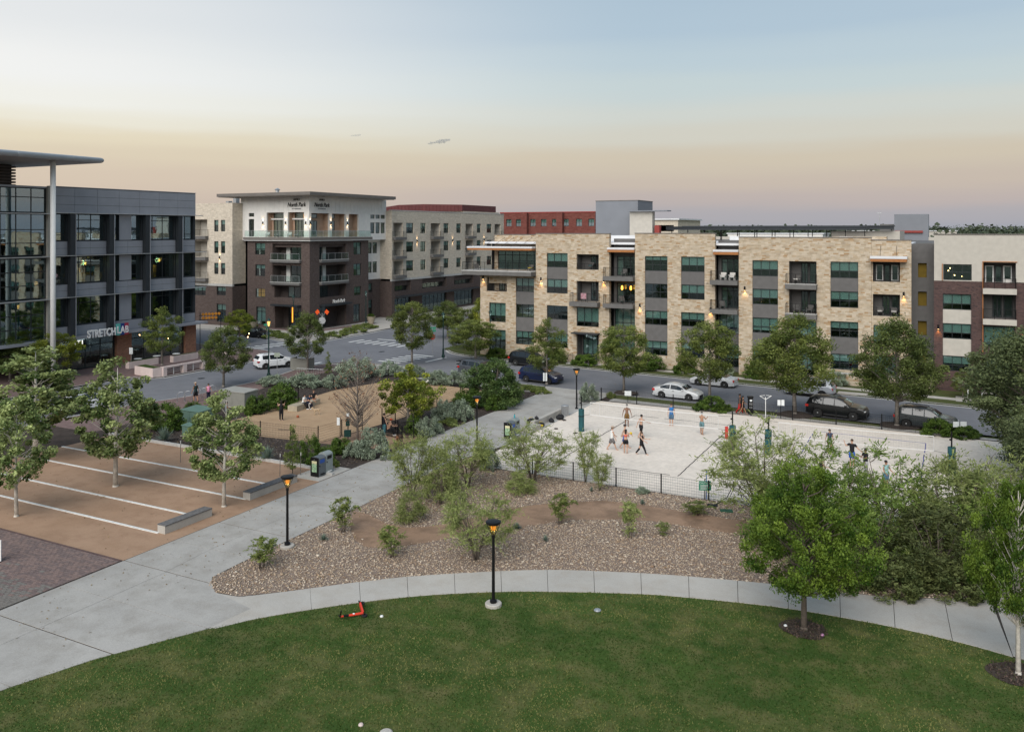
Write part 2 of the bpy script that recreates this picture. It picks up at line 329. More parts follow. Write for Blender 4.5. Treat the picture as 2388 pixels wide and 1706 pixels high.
def win(parent,fr,a0,a1,z0,z1,cols=3,rows=(.42,),d=.14,bl=None,litw=False,glass=None,fmat=None,name='window',bar=.05,cur=None,vcols=None):
    w=a1-a0; h=z1-z0; key=(round(w,2),round(h,2),cols,tuple(rows),bar,(fmat or framem).name,tuple(vcols or ()))
    xs=vcols or [i/cols for i in range(cols+1)]
    zs=[0,*rows,1]
    if key not in _win:
        mb=MB()
        for i,x in enumerate(xs):
            X=-w/2+x*w; e=bar if 0<i<len(xs)-1 else bar*1.3
            c=max(-w/2+e/2,min(w/2-e/2,X)); mb.box(c-e/2,c+e/2,0,.09,0,h)
        for i,z in enumerate(zs):
            c=max(bar*.65,min(h-bar*.65,z*h)); mb.box(-w/2+bar,w/2-bar,.003,.087,c-bar*.55,c+bar*.55)
        _win[key]=mb.data('window',fmat or framem)
    p=fr.p((a0+a1)/2,d,z0); base=wloc(parent)
    o=mk(name,_win[key],parent,Vector(p)-base,fr.rz)
    for i in range(len(xs)-1):
        for j in range(len(zs)-1):
            pw=(xs[i+1]-xs[i])*w-bar; ph=(zs[j+1]-zs[j])*h-bar
            bx('pane',glass or gl,o,(-w/2+(xs[i]+xs[i+1])/2*w,.045,(zs[j]+zs[j+1])/2*h),(pw,.012,ph))
    if bl: bl=min(1,bl*rnd.choice((.85,.95,1,1,1.1,1.5)))
    if bl: bx('blind',blind,o,(0,.12,h*(1-bl/2)),(w*.97,.012,h*bl))
    if cur: bx('curtain',curtain,o,(-w*.5+w*cur/2,.16,h/2),(w*cur,.05,h*.96))
    if litw: bx('lit_room',lit,o,(0,.5,h*.5),(w*.96,.02,h*.9))
    return o
def railing(parent,fr,a0,a1,d0,z0,h=1.05,sides=0.0,glass=False,name='railing',posts=3):
    mb=MB(); r=.022
    def seg(A,D,B,E):
        mb.tube([fr.p(A,D,z0+h),fr.p(B,E,z0+h)],r*1.3,4)
        if not glass:
            for k in range(1,9): mb.tube([fr.p(A,D,z0+h*k/9.0),fr.p(B,E,z0+h*k/9.0)],.009,3)
        n=posts if abs(A-B)>.01 else 1
        for i in range(n+1):
            t=i/n; mb.tube([fr.p(A+(B-A)*t,D+(E-D)*t,z0),fr.p(A+(B-A)*t,D+(E-D)*t,z0+h)],r,4)
    seg(a0,d0,a1,d0)
    if sides: seg(a0,d0,a0,d0+sides); seg(a1,d0,a1,d0+sides)
    o=obw(name,mb,alum if glass else blackm,parent)
    if glass:
        n=max(2,round((a1-a0)/1.6))
        for i in range(n):
            b0=a0+(a1-a0)*i/n+.05; b1=a0+(a1-a0)*(i+1)/n-.05
            obw('glass_panel',fr.box(MB(),b0,b1,d0-.01,d0+.01,z0+.08,z0+h-.05),glr,o)
    return o
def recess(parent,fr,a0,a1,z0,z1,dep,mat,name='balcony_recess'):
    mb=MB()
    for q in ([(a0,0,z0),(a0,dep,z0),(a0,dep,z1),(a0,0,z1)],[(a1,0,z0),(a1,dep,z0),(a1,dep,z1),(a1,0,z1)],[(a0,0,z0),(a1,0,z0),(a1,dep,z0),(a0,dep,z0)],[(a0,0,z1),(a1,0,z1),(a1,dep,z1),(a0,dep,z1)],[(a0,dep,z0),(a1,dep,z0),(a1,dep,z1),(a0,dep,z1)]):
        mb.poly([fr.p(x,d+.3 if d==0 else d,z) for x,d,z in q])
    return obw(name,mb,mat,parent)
def sconce(fr,a,z,label,group,updown=False,e=9,col=(1,.55,.16)):
    b=thing('wall_lamp',label,'wall lamp',fr.p(a,-.1,z),fr.rz,group)
    mb=MB(); mb.lathe([(.085,-.22),(.09,-.2),(.09,.2),(.085,.22)],10)
    ob('shade',mb,blackm,b); ob('bracket',MB().box(-.05,.05,.05,.1,-.06,.06),blackm,b)
    ob('bulb',MB().lathe([(.06,-.235),(.06,-.225)],8),bulb,b)
    L=[(-.33,)]+([(.33,)] if updown else [])
    for (dz,) in L:
        ld=bpy.data.lights.new('lamp_light','SPOT'); ld.energy=e*7; ld.color=col; ld.shadow_soft_size=.06; ld.spot_size=R(75); ld.spot_blend=.7
        lo=mk('lamp_light',ld,b,(0,-.06,-.27 if dz<0 else .27)); lo.rotation_euler=(R(12) if dz<0 else R(168),0,0)
    return b
# ---------------------------------------------------------------- ground, streets, park surfaces
RZ=-.13
struct('ground',MB().poly([(-4000,-1500,-.4),(4000,-1500,-.4),(4000,6000,-.4),(-4000,6000,-.4)]),farg)
struct('road',MB().poly([(-320,-80,RZ),(220,-80,RZ),(220,330,RZ),(-320,330,RZ)]),asph)
def kn(u): return 75.2-.086*u          # park-side kerb of the cross street
def kf(u): return 87.3-.104*u          # far kerb
def smooth(pts,n=6):
    out=[]; P=[np.array(p,float) for p in pts]
    for i in range(len(P)-1):
        p0=P[max(i-1,0)];p1=P[i];p2=P[i+1];p3=P[min(i+2,len(P)-1)]
        for k in range(n):
            t=k/n; out.append(tuple(.5*((2*p1)+(p2-p0)*t+(2*p0-5*p1+4*p2-p3)*t*t+(3*p1-p0-3*p2+p3)*t**3)))
    out.append(tuple(P[-1])); return out
park=[(-67,-70)]+smooth([(-67,40),(-66.5,52),(-65,58),(-65,66),(-65.6,71),(-66.5,75.5),(-66,80),(-63,82.3),(-58,82.6),(-54,80.6),(-50,kn(-50))],5)+[(-36,kn(-36)),(60,kn(60)),(60,-70)]
limeb=[(60,kf(60)),(-41,kf(-41)),*smooth([(-50,92.7),(-55,93.5),(-58.5,95.5),(-60,99),(-60.5,106)],5),(-60.5,300),(60,300)]
npb=[(-300,100)]+smooth([(-130,99.5),(-100,98.2),(-92,96.2),(-87,94),(-83,93.4),(-80.6,95.5),(-80.2,100),(-80.4,108),(-81.2,114)],5)+[(-81.2,320),(-300,320)]
offb=[(-300,-70),(-79.3,-70)]+[(-79.3,62.6),(-77,63.3),(-76,64.5),*smooth([(-75.8,70),(-75.8,78),(-77,82),(-80,84.6),(-86,85.4)],4),(-130,86.5),(-300,88)]
def block(name,poly,top):
    o=struct(name,MB().prism(poly,-.3,0),top)
    n=len(poly); mb=MB(); a=sum(poly[i][0]*poly[(i+1)%n][1]-poly[(i+1)%n][0]*poly[i][1] for i in range(n)); s=1 if a>0 else -1
    inn=[]
    for i in range(n):
        p=np.array(poly[i]); q=np.array(poly[(i+1)%n]); r=np.array(poly[i-1])
        def nn(d): d=d/np.linalg.norm(d); return np.array((-d[1],d[0]))*s
        m=nn(q-p)+nn(p-r); m=m/max(np.linalg.norm(m),.1); inn.append(p+m*.17)
    for i in range(n):
        j=(i+1)%n; mb.poly([(*poly[i],.006),(*poly[j],.006),(*inn[j],.006),(*inn[i],.006)])
        mb.poly([(*poly[i],.006),(*poly[j],.006),(*poly[j],-.12),(*poly[i],-.12)])
    for k in range(0,len(mb.v)):
        x,y,z=mb.v[k]
    k=struct(name.replace('block','kerb'),mb,kerbm)
    # gutter strip of paler concrete along the kerb foot
    gb=MB()
    out=[np.array(poly[i])*2-inn[i] for i in range(n)]; out=[np.array(poly[i])+(out[i]-np.array(poly[i]))*2.2 for i in range(n)]
    for i in range(n):
        j=(i+1)%n; gb.poly([(*poly[i],RZ+.004),(*poly[j],RZ+.004),(*out[j],RZ+.004),(*out[i],RZ+.004)])
    struct(name.replace('block','gutter'),gb,kerbm)
block('park_block',park,mulch); block('north_block',limeb,verge); block('corner_block',npb,conc2); block('office_block',offb,pavem)
def sheet(name,pl,mat,z=.004,parent=None,kind='structure'): return struct(name,MB().poly([(p[0],p[1],z) for p in pl]),mat,kind)
# lawn
lawn_edge=smooth([(-29.4,6),(-29.6,12),(-29.17,17.84),(-28.17,20.78),(-26.27,24.44),(-23.99,27.4),(-20.92,30.45),(-17.88,32.6),(-15.24,34.0),(-11.8,35.5),(-10.0,36.05),(-6.53,36.86),(-3.56,37.14),(-.76,37.12),(2.31,36.6),(6,35.2),(10,32.6),(13,29),(15,24)],4)
lawn=lawn_edge+[(16,-12),(-29,-12)]
sheet('lawn',lawn,grass,.01)
# main promenade: separate concrete slabs with open joints on a dark joint bed
walk_out=smooth([(-30.05,29.6),(-30.0,28.2),(-29.5,27.4),(-28.6,27.0),(-27.4,27.2),(-25.55,28.9),(-24.2,30.3),(-22.06,32.3),(-18.98,34.55),(-16.21,36.2),(-12.54,37.65),(-10.83,38.2),(-7.07,39.16),(-3.93,39.72),(-1.71,40.25),(.34,41.3),(1.75,42.4),(4,45),(6,49)],4)
jb=M('joint_filler',(.05,.042,.036),.95,.2,5)
prom=[(-35.35,-20),(-29.5,-20)]+[(-29.4,6)]+lawn_edge[2:24]+[(-24,28.5)]+walk_out[4:18][::-1]+[(-30.1,30),(-30.1,50),(-29.0,56),(-29.0,74),(-29.6,77.7),(-34.8,78.1),(-35.25,74)]
pave=sheet('promenade',[(-35.35,-20),(-29.5,-20),(-29.4,6),(-29.6,12),(-29.17,17.84),(-28.17,20.78),(-26.27,24.44),(-24,27.3),(-26,28.3),(-27.5,27.2),(-28.6,27.0),(-29.5,27.4),(-30.0,28.2),(-30.1,30),(-30.1,50),(-28.9,56),(-28.9,73.5),(-28.9,kn(-28.9)-.2),(-35.3,kn(-35.3)-.2)],jb,.008)
def inpoly(p,pl):
    x,y=p; c=False; n=len(pl)
    for i in range(n):
        x1,y1=pl[i][0],pl[i][1]; x2,y2=pl[i-1][0],pl[i-1][1]
        if (y1>y)!=(y2>y) and x<(x2-x1)*(y-y1)/(y2-y1)+x1: c=not c
    return c
def clip_half(pl,ax,val,keep_less):
    out=[]; n=len(pl)
    for i in range(n):
        a=pl[i]; b=pl[(i+1)%n]; ia=(a[ax]<=val)==keep_less; ib=(b[ax]<=val)==keep_less
        if ia: out.append(a)
        if ia!=ib:
            t=(val-a[ax])/(b[ax]-a[ax]); out.append((a[0]+(b[0]-a[0])*t,a[1]+(b[1]-a[1])*t))
    return out
def shrink(pl,e):
    cx=sum(p[0] for p in pl)/len(pl); cy=sum(p[1] for p in pl)/len(pl); out=[]
    for p in pl:
        dx,dy=p[0]-cx,p[1]-cy; out.append((p[0]-math.copysign(min(e,abs(dx)*.5),dx),p[1]-math.copysign(min(e,abs(dy)*.5),dy)))
    return out
def eastedge(v):
    pts=[(-12,-29.5),(6,-29.4),(12,-29.6),(17.84,-29.17),(20.78,-28.17),(24.4,-26.3),(26.9,-26.0)]
    pts2=[(27.0,-28.6),(28,-30.0),(30,-30.1),(50,-30.1),(56,-28.9),(80,-28.9)]
    return float(np.interp(v,[p[0] for p in pts],[p[1] for p in pts])) if v<26.95 else float(np.interp(v,[p[0] for p in pts2],[p[1] for p in pts2]))
vs=[-8,-2,4,9.0,15,21.3,27.6,33.6,39.6,45.6,51.6,57.6,63.6,69.6,74.4]
for i in range(len(vs)-1):
    nv=2
    for q in range(nv):
        v0=vs[i]+(vs[i+1]-vs[i])*q/nv; v1=vs[i]+(vs[i+1]-vs[i])*(q+1)/nv
        for h in range(2):
            st=np.linspace(v0,v1,7)
            W=lambda v:-35.3
            Mid=lambda v:(-35.3+min(eastedge(v),-29.4))/2
            gap=.06 if q==0 else .018
            if h==0: pl=[(W(v),v) for v in (v0+gap,v1-.008)]; pr=[(Mid(v)-.008,v) for v in (v1-.008,v0+gap)]
            else:
                pl=[(Mid(v)+.008,v) for v in (v0+gap,v1-.008)]
                pr=[(eastedge(v)-.01,v) for v in np.linspace(v1-.008,v0+gap,7)]
            poly=pl[:1]+[*pr[::-1]]+pl[1:] if False else [pl[0]]+list(reversed(pr))+[pl[1]]
            ob('slab',MB().prism(poly,0.002,.03+rnd.uniform(-.002,.002),False),conc,pave)
sl=struct('promenade_mouth',MB().prism([(-35.3,74.42),(-28.9,74.42),(-28.9,kn(-28.9)-.2),(-33,kn(-33)-.2),(-36.3,kn(-36.3)-.2),(-35.5,76.3)],.002,.026,False),conc)
# curved walk: slabs between gravel and lawn
cw=struct('curved_walk',MB().poly([(p[0],p[1],.007) for p in lawn_edge[20:64]]+[(p[0],p[1],.007) for p in walk_out[24:68][::-1]]),jb)
def resample(pl,n):
    P=np.array(pl); d=np.r_[0,np.cumsum(np.linalg.norm(np.diff(P,axis=0),axis=1))]; t=np.linspace(0,d[-1],n); return np.c_[np.interp(t,d,P[:,0]),np.interp(t,d,P[:,1])]
li=[i for i,p in enumerate(lawn_edge) if p[1]>24.3 and p[0]<2.4]; inner=[lawn_edge[i] for i in li]
wo=[p for p in walk_out if p[0]>-27.45 and p[0]<1.8 and p[1]<42.5]
ob('slab',MB().prism([(-28.55,24.6),(-26.05,24.6),(-24.6,27.0),(-25.3,28.2),(-26.2,27.9),(-27.4,27.18),(-28.6,26.98)],.001,.0275,False),conc2,cw)
A=resample(inner,16*4+1); B=resample([(-26.1,26.9)]+wo,16*4+1)
for i in range(16):
    a=A[i*4:i*4+5]; b=B[i*4:i*4+5]
    poly=[tuple(p) for p in a]+[tuple(p) for p in b[::-1]]
    ob('slab',MB().prism(shrink(poly,.012),.002,.03+rnd.uniform(-.003,.003),False),conc2,cw)
# right end of the walk, widening towards the path behind the shrubs
rp=[(2.3,36.7),(5.9,35.3),(9.6,33.2),(12,37),(8,41),(6.5,46),(4.2,45.2),(1.8,42.4)]
ob('slab',MB().prism(shrink(rp[:3]+[(10,37)]+[(5.5,39.5),(1.9,42.2)],.012),.002,.028,False),conc2,cw)
ob('slab',MB().prism(shrink([(1.9,42.25),(5.55,39.55),(10.05,37.05),(8.5,41),(6.8,46),(4.2,45.2)],.012),.002,.029,False),conc2,cw)
sheet('grass_verge',[(10.3,-60),(59.5,-60),(59.5,71.5),(10.3,73)],verge,.005)
# sand courts
sheet('sand_court',[(-28.85,49.75),(10,49.75),(10,73.2),(-2,73.55),(-12,73.8),(-28.85,73.9)],sandm,.012)
struct('sand_kerb',MB().box(-29.05,-28.87,55.5,73.9,0,.04),kerbm)
# sidewalk and verge by the cross street
for u in range(-28,40,2):
    ob('slab',MB().prism([(u+.01,74.25-.018*(u+28)),(u+1.99,74.25-.018*(u+30)),(u+1.99,75.55-.04*(u+30)),(u+.01,75.55-.04*(u+28))],0,.02+rnd.uniform(-.002,.002),False),conc,None)['kind']='structure'
for o in list(C.objects):
    if o.name.startswith('slab') and o.parent is None: o.name='sidewalk'
sheet('grass_verge',[(-28.2,75.6),(40,72.9),(40,kn(40)-.2),(-28.2,kn(-28.2)-.2)],verge,.008)
sheet('grass_verge',smooth([(-36.2,76.2),(-35.6,77.2),(-36.6,kn(-36.6)-.25)],4)+[(-54,80.0),(-54,78.2),(-46,77.2)],verge,.008)
sheet('sidewalk',[(-54,78.15),(-46,77.15),(-36.1,76.1),(-36.1,74.7),(-46,75.4),(-56,76.6)],conc,.02)
# bocce plaza, dog run, brick plaza
sheet('granite_plaza',[(-58,27.55),(-35.38,27.6),(-35.38,43.95),(-58,43.95)],dg,.01)
sheet('dog_run',[(-53.6,48.6),(-41.9,49.6),(-41.2,58),(-40.9,73.4),(-48.4,74.1),(-52.5,73.4),(-54.3,66.6),(-53.2,54.2)],dogm,.012)
sheet('gate_vestibule',[(-41.85,49.6),(-36,50.4),(-36,54.6),(-41.3,54.6)],dirt,.008)
for v,u0,u1 in ((30.96,-58,-36.9),(33.76,-58,-37.9),(37.22,-58,-36.9),(40.08,-58,-38.0)):
    struct('court_divider',MB().box(u0,u1,v-.07,v+.07,0,.05),whitep)
struct('planter_kerb',MB().box(-58,-38.3,43.95,44.15,0,.2),kerbm)
struct('planter_kerb',MB().box(-36.6,-35.5,43.4,43.6,0,.16).box(-38.3,-36.6,43.95,44.15,0,.16),kerbm)
struct('bin_pad',MB().prism([(-37.6,42.0),(-35.4,42.0),(-35.4,45.2),(-37.6,45.2)],0,.035),conc2)
# west sidewalk and brick corner by the left street
sheet('sidewalk',[(-66.8,44),(-66.2,52),(-64.8,58),(-64.8,66),(-65.4,71),(-66.2,75.5),(-65.8,79.8),(-62.9,82),(-58,82.3),(-54.2,80.4),(-54.4,78.3),(-58,79),(-61,78),(-62,74),(-62,66),(-60,60),(-60,44)],pavem,.006)
sheet('corner_ramp',[(-63,82),(-58,82.3),(-54.2,80.4),(-54.4,78.6),(-58.5,79.6),(-62.5,79.4),(-65.5,79.4)],conc,.012)
# brick pavers at the lower left: the nearest as pieces, the rest as one sheet of bricks
bp=sheet('brick_plaza',[(-62,-20),(-35.4,-20),(-35.4,27.5),(-62,27.2)],M('paver_joint',(.05,.04,.036),.95,.2,6),.006)
pm=[M('paver_red',(.19,.135,.12),.9,.2,9,.15),M('paver_grey',(.165,.15,.135),.9,.2,9,.15),M('paver_plum',(.15,.112,.105),.9,.2,9,.15)]
pbm=[MB().box(-.145,.145,-.07,.07,0,.045).data('paver',m) for m in pm]
cand=[]; half=[]
row=0; v=27.35
while v>16:
    u=-35.55-(.15 if row%2 else 0)
    if row%2: half.append((-35.478,v))
    while u>-47.5:
        R_=u*CA+v*SA; F_=-u*SA+v*CA
        if R_/F_>-.64: cand.append((u,v,F_))
        u-=.31
    v-=.16; row+=1
cand.sort(key=lambda c:c[2])
def _pt(u,v):
    d=(27.4-v)+rnd.gauss(0,.8)
    return 1 if d>4.2 else (0 if rnd.random()<.5 else 2)
PT={(c[0],c[1]):_pt(c[0],c[1]) for c in cand}
def ptone(u,v): return PT[(u,v)]
for c in cand[:225]:
    mk('paver',pbm[ptone(c[0],c[1])],bp,(c[0],c[1],.004+rnd.uniform(0,.004)))
for t in range(3):
    mb=MB()
    for c in cand[225:]:
        if ptone(c[0],c[1])==t:
            z=.004+rnd.uniform(0,.004); u,v=c[0],c[1]; mb.add([(u-.145,v-.07,z),(u+.145,v-.07,z),(u+.145,v+.07,z),(u-.145,v+.07,z),(u-.145,v-.07,z+.04),(u+.145,v-.07,z+.04),(u+.145,v+.07,z+.04),(u-.145,v+.07,z+.04)],[(4,5,6,7),(0,1,5,4),(1,2,6,5),(2,3,7,6),(3,0,4,7)])
    if mb.v:
        o=ob('pavers',mb,pm[t],bp); o['kind']='stuff'
hm_=[MB().box(-.068,.068,-.07,.07,0,.045).data('paver',m) for m in pm]
for (u_,v_) in half: mk('paver',hm_[_pt(u_,v_)],bp,(u_,v_,.005))
struct('plaza_edge',MB().box(-62,-35.38,27.44,27.56,0,.055),M('edge_course',(.10,.065,.06),.9,.2,5))
# gravel bed with a winding dirt path
gbed=[(-30.05,30.2),(-30.1,50),(-29.2,52.5),(-27.6,49.6),(10,49.6),(8,46),(4,45),(1.75,42.4),(.34,41.3),(-1.71,40.25),(-3.93,39.72),(-7.07,39.16),(-10.83,38.2),(-12.54,37.65),(-16.21,36.2),(-18.98,34.55),(-22.06,32.3),(-24.2,30.3),(-25.55,28.9),(-27.4,27.25),(-28.6,27.05),(-29.5,27.45),(-30.0,28.25)]
sheet('gravel_bed',gbed,gravb,.012)
top=[g('9',*p) for p in [(355,545),(460,570),(570,625),(700,655),(860,645),(1000,622),(1180,580),(1330,540),(1500,510),(1700,490),(2000,475),(2150,488)]]+[g('7',*p) for p in [(960,1050),(1120,1062),(1350,1098),(1560,1130),(1800,1170),(2050,1205),(2160,1250)]]
bot=[g('7',*p) for p in [(2130,1300),(1850,1285),(1500,1235),(1250,1190),(1000,1170)]]+[g('9',*p) for p in [(2050,602),(1850,603),(1700,615),(1550,640),(1400,662),(1200,690),(1000,722),(850,752),(700,775),(560,792),(430,782),(360,735),(325,640)]]
dpath=top+bot
sheet('dirt_path',dpath,dirt,.02)
rs=np.random.RandomState(3)
def gravel():
    bbx=np.array(gbed); lo=bbx.min(0); hi=bbx.max(0); hi[0]=4.5
    n=175000; P=rs.uniform(lo,hi,(n,2))
    def inside(P,pl):
        x,y=P[:,0],P[:,1]; c=np.zeros(len(P),bool); m=len(pl)
        for i in range(m):
            x1,y1=pl[i]; x2,y2=pl[i-1]
            if y1==y2: continue
            k=((y1>y)!=(y2>y))&(x<(x2-x1)*(y-y1)/(y2-y1)+x1); c^=k
        return c
    dp=np.array(dpath); nz=rs.normal(0,.12,P.shape)
    P=P[inside(P,gbed)&~inside(P+nz,dpath)]
    n=len(P)
    s=np.clip(rs.lognormal(-3.58,.42,n),.014,.12)
    # squashed octahedra with random stretch and tumble
    o=np.array([(1,0,0),(-1,0,0),(0,1,0),(0,-1,0),(0,0,1),(0,0,-1)],float)
    F=np.array([(0,2,4),(2,1,4),(1,3,4),(3,0,4),(2,0,5),(1,2,5),(3,1,5),(0,3,5)])
    a=rs.uniform(0,6.28,n); st=rs.uniform(.6,1.4,(n,1,3))*np.array([1.15,.85,.5])
    V=o[None]*st+rs.normal(0,.12,(n,6,3)); V*=s[:,None,None]
    tilt=rs.normal(0,.35,n); ct,stt=np.cos(tilt),np.sin(tilt)
    y=V[:,:,1]*ct[:,None]-V[:,:,2]*stt[:,None]; z=V[:,:,1]*stt[:,None]+V[:,:,2]*ct[:,None]
    ca,sa=np.cos(a)[:,None],np.sin(a)[:,None]; X=V[:,:,0]*ca-y*sa; Y=V[:,:,0]*sa+y*ca
    W=np.stack([X+P[:,0,None],Y+P[:,1,None],z+.02+s[:,None]*.3],-1).reshape(-1,3)
    FF=(F[None]+6*np.arange(n)[:,None,None]).reshape(-1,3)
    return W,FF,np.repeat(rs.uniform(0,1,n),8)
def rawmesh(name,V,F,mat,tint=None,smooth=False):
    me=bpy.data.meshes.new(name); nv=len(V); nf=len(F); k=F.shape[1]
    me.vertices.add(nv); me.vertices.foreach_set('co',np.ascontiguousarray(V,dtype=np.float32).ravel())
    me.loops.add(nf*k); me.loops.foreach_set('vertex_index',np.ascontiguousarray(F,dtype=np.int32).ravel())
    me.polygons.add(nf); me.polygons.foreach_set('loop_start',np.arange(0,nf*k,k,dtype=np.int32)); me.polygons.foreach_set('loop_total',np.full(nf,k,dtype=np.int32))
    if tint is not None:
        at=me.attributes.new('tint','FLOAT','FACE'); at.data.foreach_set('value',np.ascontiguousarray(tint,dtype=np.float32))
    if mat: me.materials.append(mat)
    me.update(calc_edges=True)
    if smooth: me.polygons.foreach_set('use_smooth',np.ones(nf,bool))
    return me
def pebble_mat():
    m,N,L,b=newmat('river_gravel'); b.inputs['Roughness'].default_value=.9; b.inputs['Specular IOR Level'].default_value=.2
    at=N.new('ShaderNodeAttribute'); at.attribute_name='tint'; r=N.new('ShaderNodeValToRGB'); e=r.color_ramp.elements
    for i,(p,c) in enumerate([(0,(.24,.16,.105)),(1,(.60,.52,.42)),(.2,(.35,.255,.175)),(.45,(.44,.34,.25)),(.65,(.38,.305,.24)),(.8,(.50,.405,.31))]):
        x=e[i] if i<2 else e.new(p)
        x.position=p; x.color=(*c,1)
    L.new(at.outputs['Fac'],r.inputs[0]); L.new(r.outputs[0],b.inputs['Base Color']); return m
pebm=pebble_mat()
W,FF,tt=gravel(); o=mk('gravel',rawmesh('gravel',W,FF,pebm,tt)); o['kind']='stuff'; o['label']='tan and brown river gravel covering the planting bed'
# lawn blades
blade_m=leaf_mat('grass_blades',(.027,.064,.008),(.20,.195,.062),.25)
def blades(poly,n,h,name,label,ymin=8):
    bb=np.array(poly); lo=bb.min(0); hi=bb.max(0); lo[1]=max(lo[1],ymin)
    P=rs.uniform(lo,hi,(n,2))
    Rr=P[:,0]*CA+P[:,1]*SA; Ff=-P[:,0]*SA+P[:,1]*CA
    P=P[(Ff>16)&(np.abs(Rr/np.maximum(Ff,1))<.66)]
    x,y=P[:,0],P[:,1]; c=np.zeros(len(P),bool)
    for i in range(len(poly)):
        x1,y1=poly[i][:2]; x2,y2=poly[i-1][:2]
        if y1==y2: continue
        c^=((y1>y)!=(y2>y))&(x<(x2-x1)*(y-y1)/(y2-y1)+x1)
    P=P[c]; n=len(P); P=P+rs.normal(0,.035,P.shape)
    a=rs.uniform(0,6.28,n); hh=h*rs.uniform(.5,1.3,n); w=.02*rs.uniform(.7,1.5,n); ln=hh*rs.uniform(.2,1.2,n); b=rs.uniform(0,6.28,n)
    dx,dy=np.cos(a)*w,np.sin(a)*w
    V=np.stack([np.c_[P[:,0]-dx,P[:,1]-dy,np.full(n,.008)],np.c_[P[:,0]+dx,P[:,1]+dy,np.full(n,.008)],np.c_[P[:,0]+np.cos(b)*ln,P[:,1]+np.sin(b)*ln,hh]],1).reshape(-1,3)
    F=np.arange(3*n).reshape(-1,3)
    G_=rs.normal(0,1,(40,40)); G2_=rs.normal(0,1,(120,120))
    def vn(G,sx,sy):
        fx=(P[:,0]+60)/sx; fy=(P[:,1]+30)/sy; ix=fx.astype(int)%(len(G)-1); iy=fy.astype(int)%(len(G)-1); tx=fx%1; ty=fy%1; tx=tx*tx*(3-2*tx); ty=ty*ty*(3-2*ty)
        return (G[ix,iy]*(1-tx)+G[ix+1,iy]*tx)*(1-ty)+(G[ix,iy+1]*(1-tx)+G[ix+1,iy+1]*tx)*ty
    t=.38+.27*vn(G_,5.0,3.0)+.20*vn(G2_,1.3,.6)+rs.normal(0,.2,n)
    o=mk(name,rawmesh(name,V,F,blade_m,np.clip(t,0,1))); o['kind']='stuff'; o['label']=label
blades(lawn,330000,.055,'lawn_grass','short mown green grass of the park lawn',ymin=10)
# ---------------------------------------------------------------- limestone apartment building
def core(parent,fr,a0,a1,d0,d1,z1,rmat=roofm,zr=None):
    obw('interior',fr.box(MB(),a0,a1,d0,d1,0,z1),interior,parent)
    obw('roof',fr.box(MB(),a0+.1,a1-.1,.55,d1,z1,z1+.25),rmat,parent)
def balcony_door(parent,fr,a0,a1,z0,z1,d,n=2,white=False):
    w=(a1-a0)
    if white:
        for q in (.06,.66): win(parent,fr,a0+w*q,a0+w*(q+.28),z0+.05,z1-.35,1,(),d-.12,fmat=white_met,name='door',bar=.07)
        win(parent,fr,a0+w*.38,a0+w*.62,z0+.05,z1-.35,1,(),d-.12,name='door',bar=.08)
    else:
        win(parent,fr,a0+w*.3,a0+w*.62,z0+.03,z1-.2,2,(),d-.12,cur=.35,name='door',bar=.08)
        win(parent,fr,a0+w*.66,a1-.08,z0+.03,z1-.2,1,(),d-.12,name='door',bar=.07,cur=.6)
fV=Fr('V',94.5); FL=fV
lb=thing('apartment_building','four storey cream limestone apartment building behind the sand volleyball courts','building',(-28,94.5,0))
stone_ops=[]
def stonewall(a0,a1,z1,ops,fr=fV):
    o=wall(lb,'wall',fr,a0,a1,-.1,z1,ops,lime,.28,.6); stone_ops.append((a0,a1,z1,ops,fr,o)); 
    obw('coping',fr.box(MB(),a0-.03,a1+.03,-.04,.62,z1+.003,z1+.1),bronze,lb); return o
def spandrel(fr,a0,a1,z0,z1,m=dstucco): obw('spandrel_panel',fr.box(MB(),a0+.003,a1-.003,.1,.25,z0+.003,z1-.003),m,lb if m is dstucco else rb)
def stack(fr,a0,a1,rows,spans,parent=None,m=dstucco,bls=None,curs=None):
    # vertical strip of windows; returns openings (spans join neighbouring rows)
    parent=parent or lb
    for i,(z0,z1) in enumerate(rows):
        b=bls[i] if bls else .52
        win(parent,fr,a0,a1,z0,z1,3,(.42,),bl=b)
    ops=[];i=0; rows=sorted(rows)
    while i<len(rows):
        j=i
        while j+1<len(rows) and j in spans:
            spandrel(fr,a0,a1,rows[j][1],rows[j+1][0],m); j+=1
        ops.append((a0,a1,rows[i][0],rows[j][1])); i=j+1
    return ops
rA=[(1.6,3.3),(5.05,6.75),(8.25,10.0),(11.45,13.2)]
rB=[(1.5,3.15),(5.02,6.65),(8.13,9.8),(11.28,13.0)]
rD=[(1.35,3.0),(4.75,6.42),(7.88,9.58),(10.98,12.7)]
# block A
oA=stack(fV,-43.72,-40.92,rA,{0,2},bls=[.5,0,.55,.6])
for (z0,z1) in ((11.24,13.1),(7.4,9.85)):
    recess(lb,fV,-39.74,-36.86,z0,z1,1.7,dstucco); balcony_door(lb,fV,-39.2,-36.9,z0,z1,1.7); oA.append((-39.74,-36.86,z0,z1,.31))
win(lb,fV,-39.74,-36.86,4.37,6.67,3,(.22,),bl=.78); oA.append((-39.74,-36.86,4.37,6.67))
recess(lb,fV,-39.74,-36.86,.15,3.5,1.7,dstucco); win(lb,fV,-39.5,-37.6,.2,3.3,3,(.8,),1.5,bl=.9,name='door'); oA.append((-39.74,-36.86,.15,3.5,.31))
obw('entry_canopy',fV.box(MB(),-40.0,-36.7,-1.2,.0,3.55,3.68),fin,lb)
stonewall(-45.22,-35.52,15.55,oA)
railing(lb,fV,-39.7,-36.9,.05,11.24,.75); 
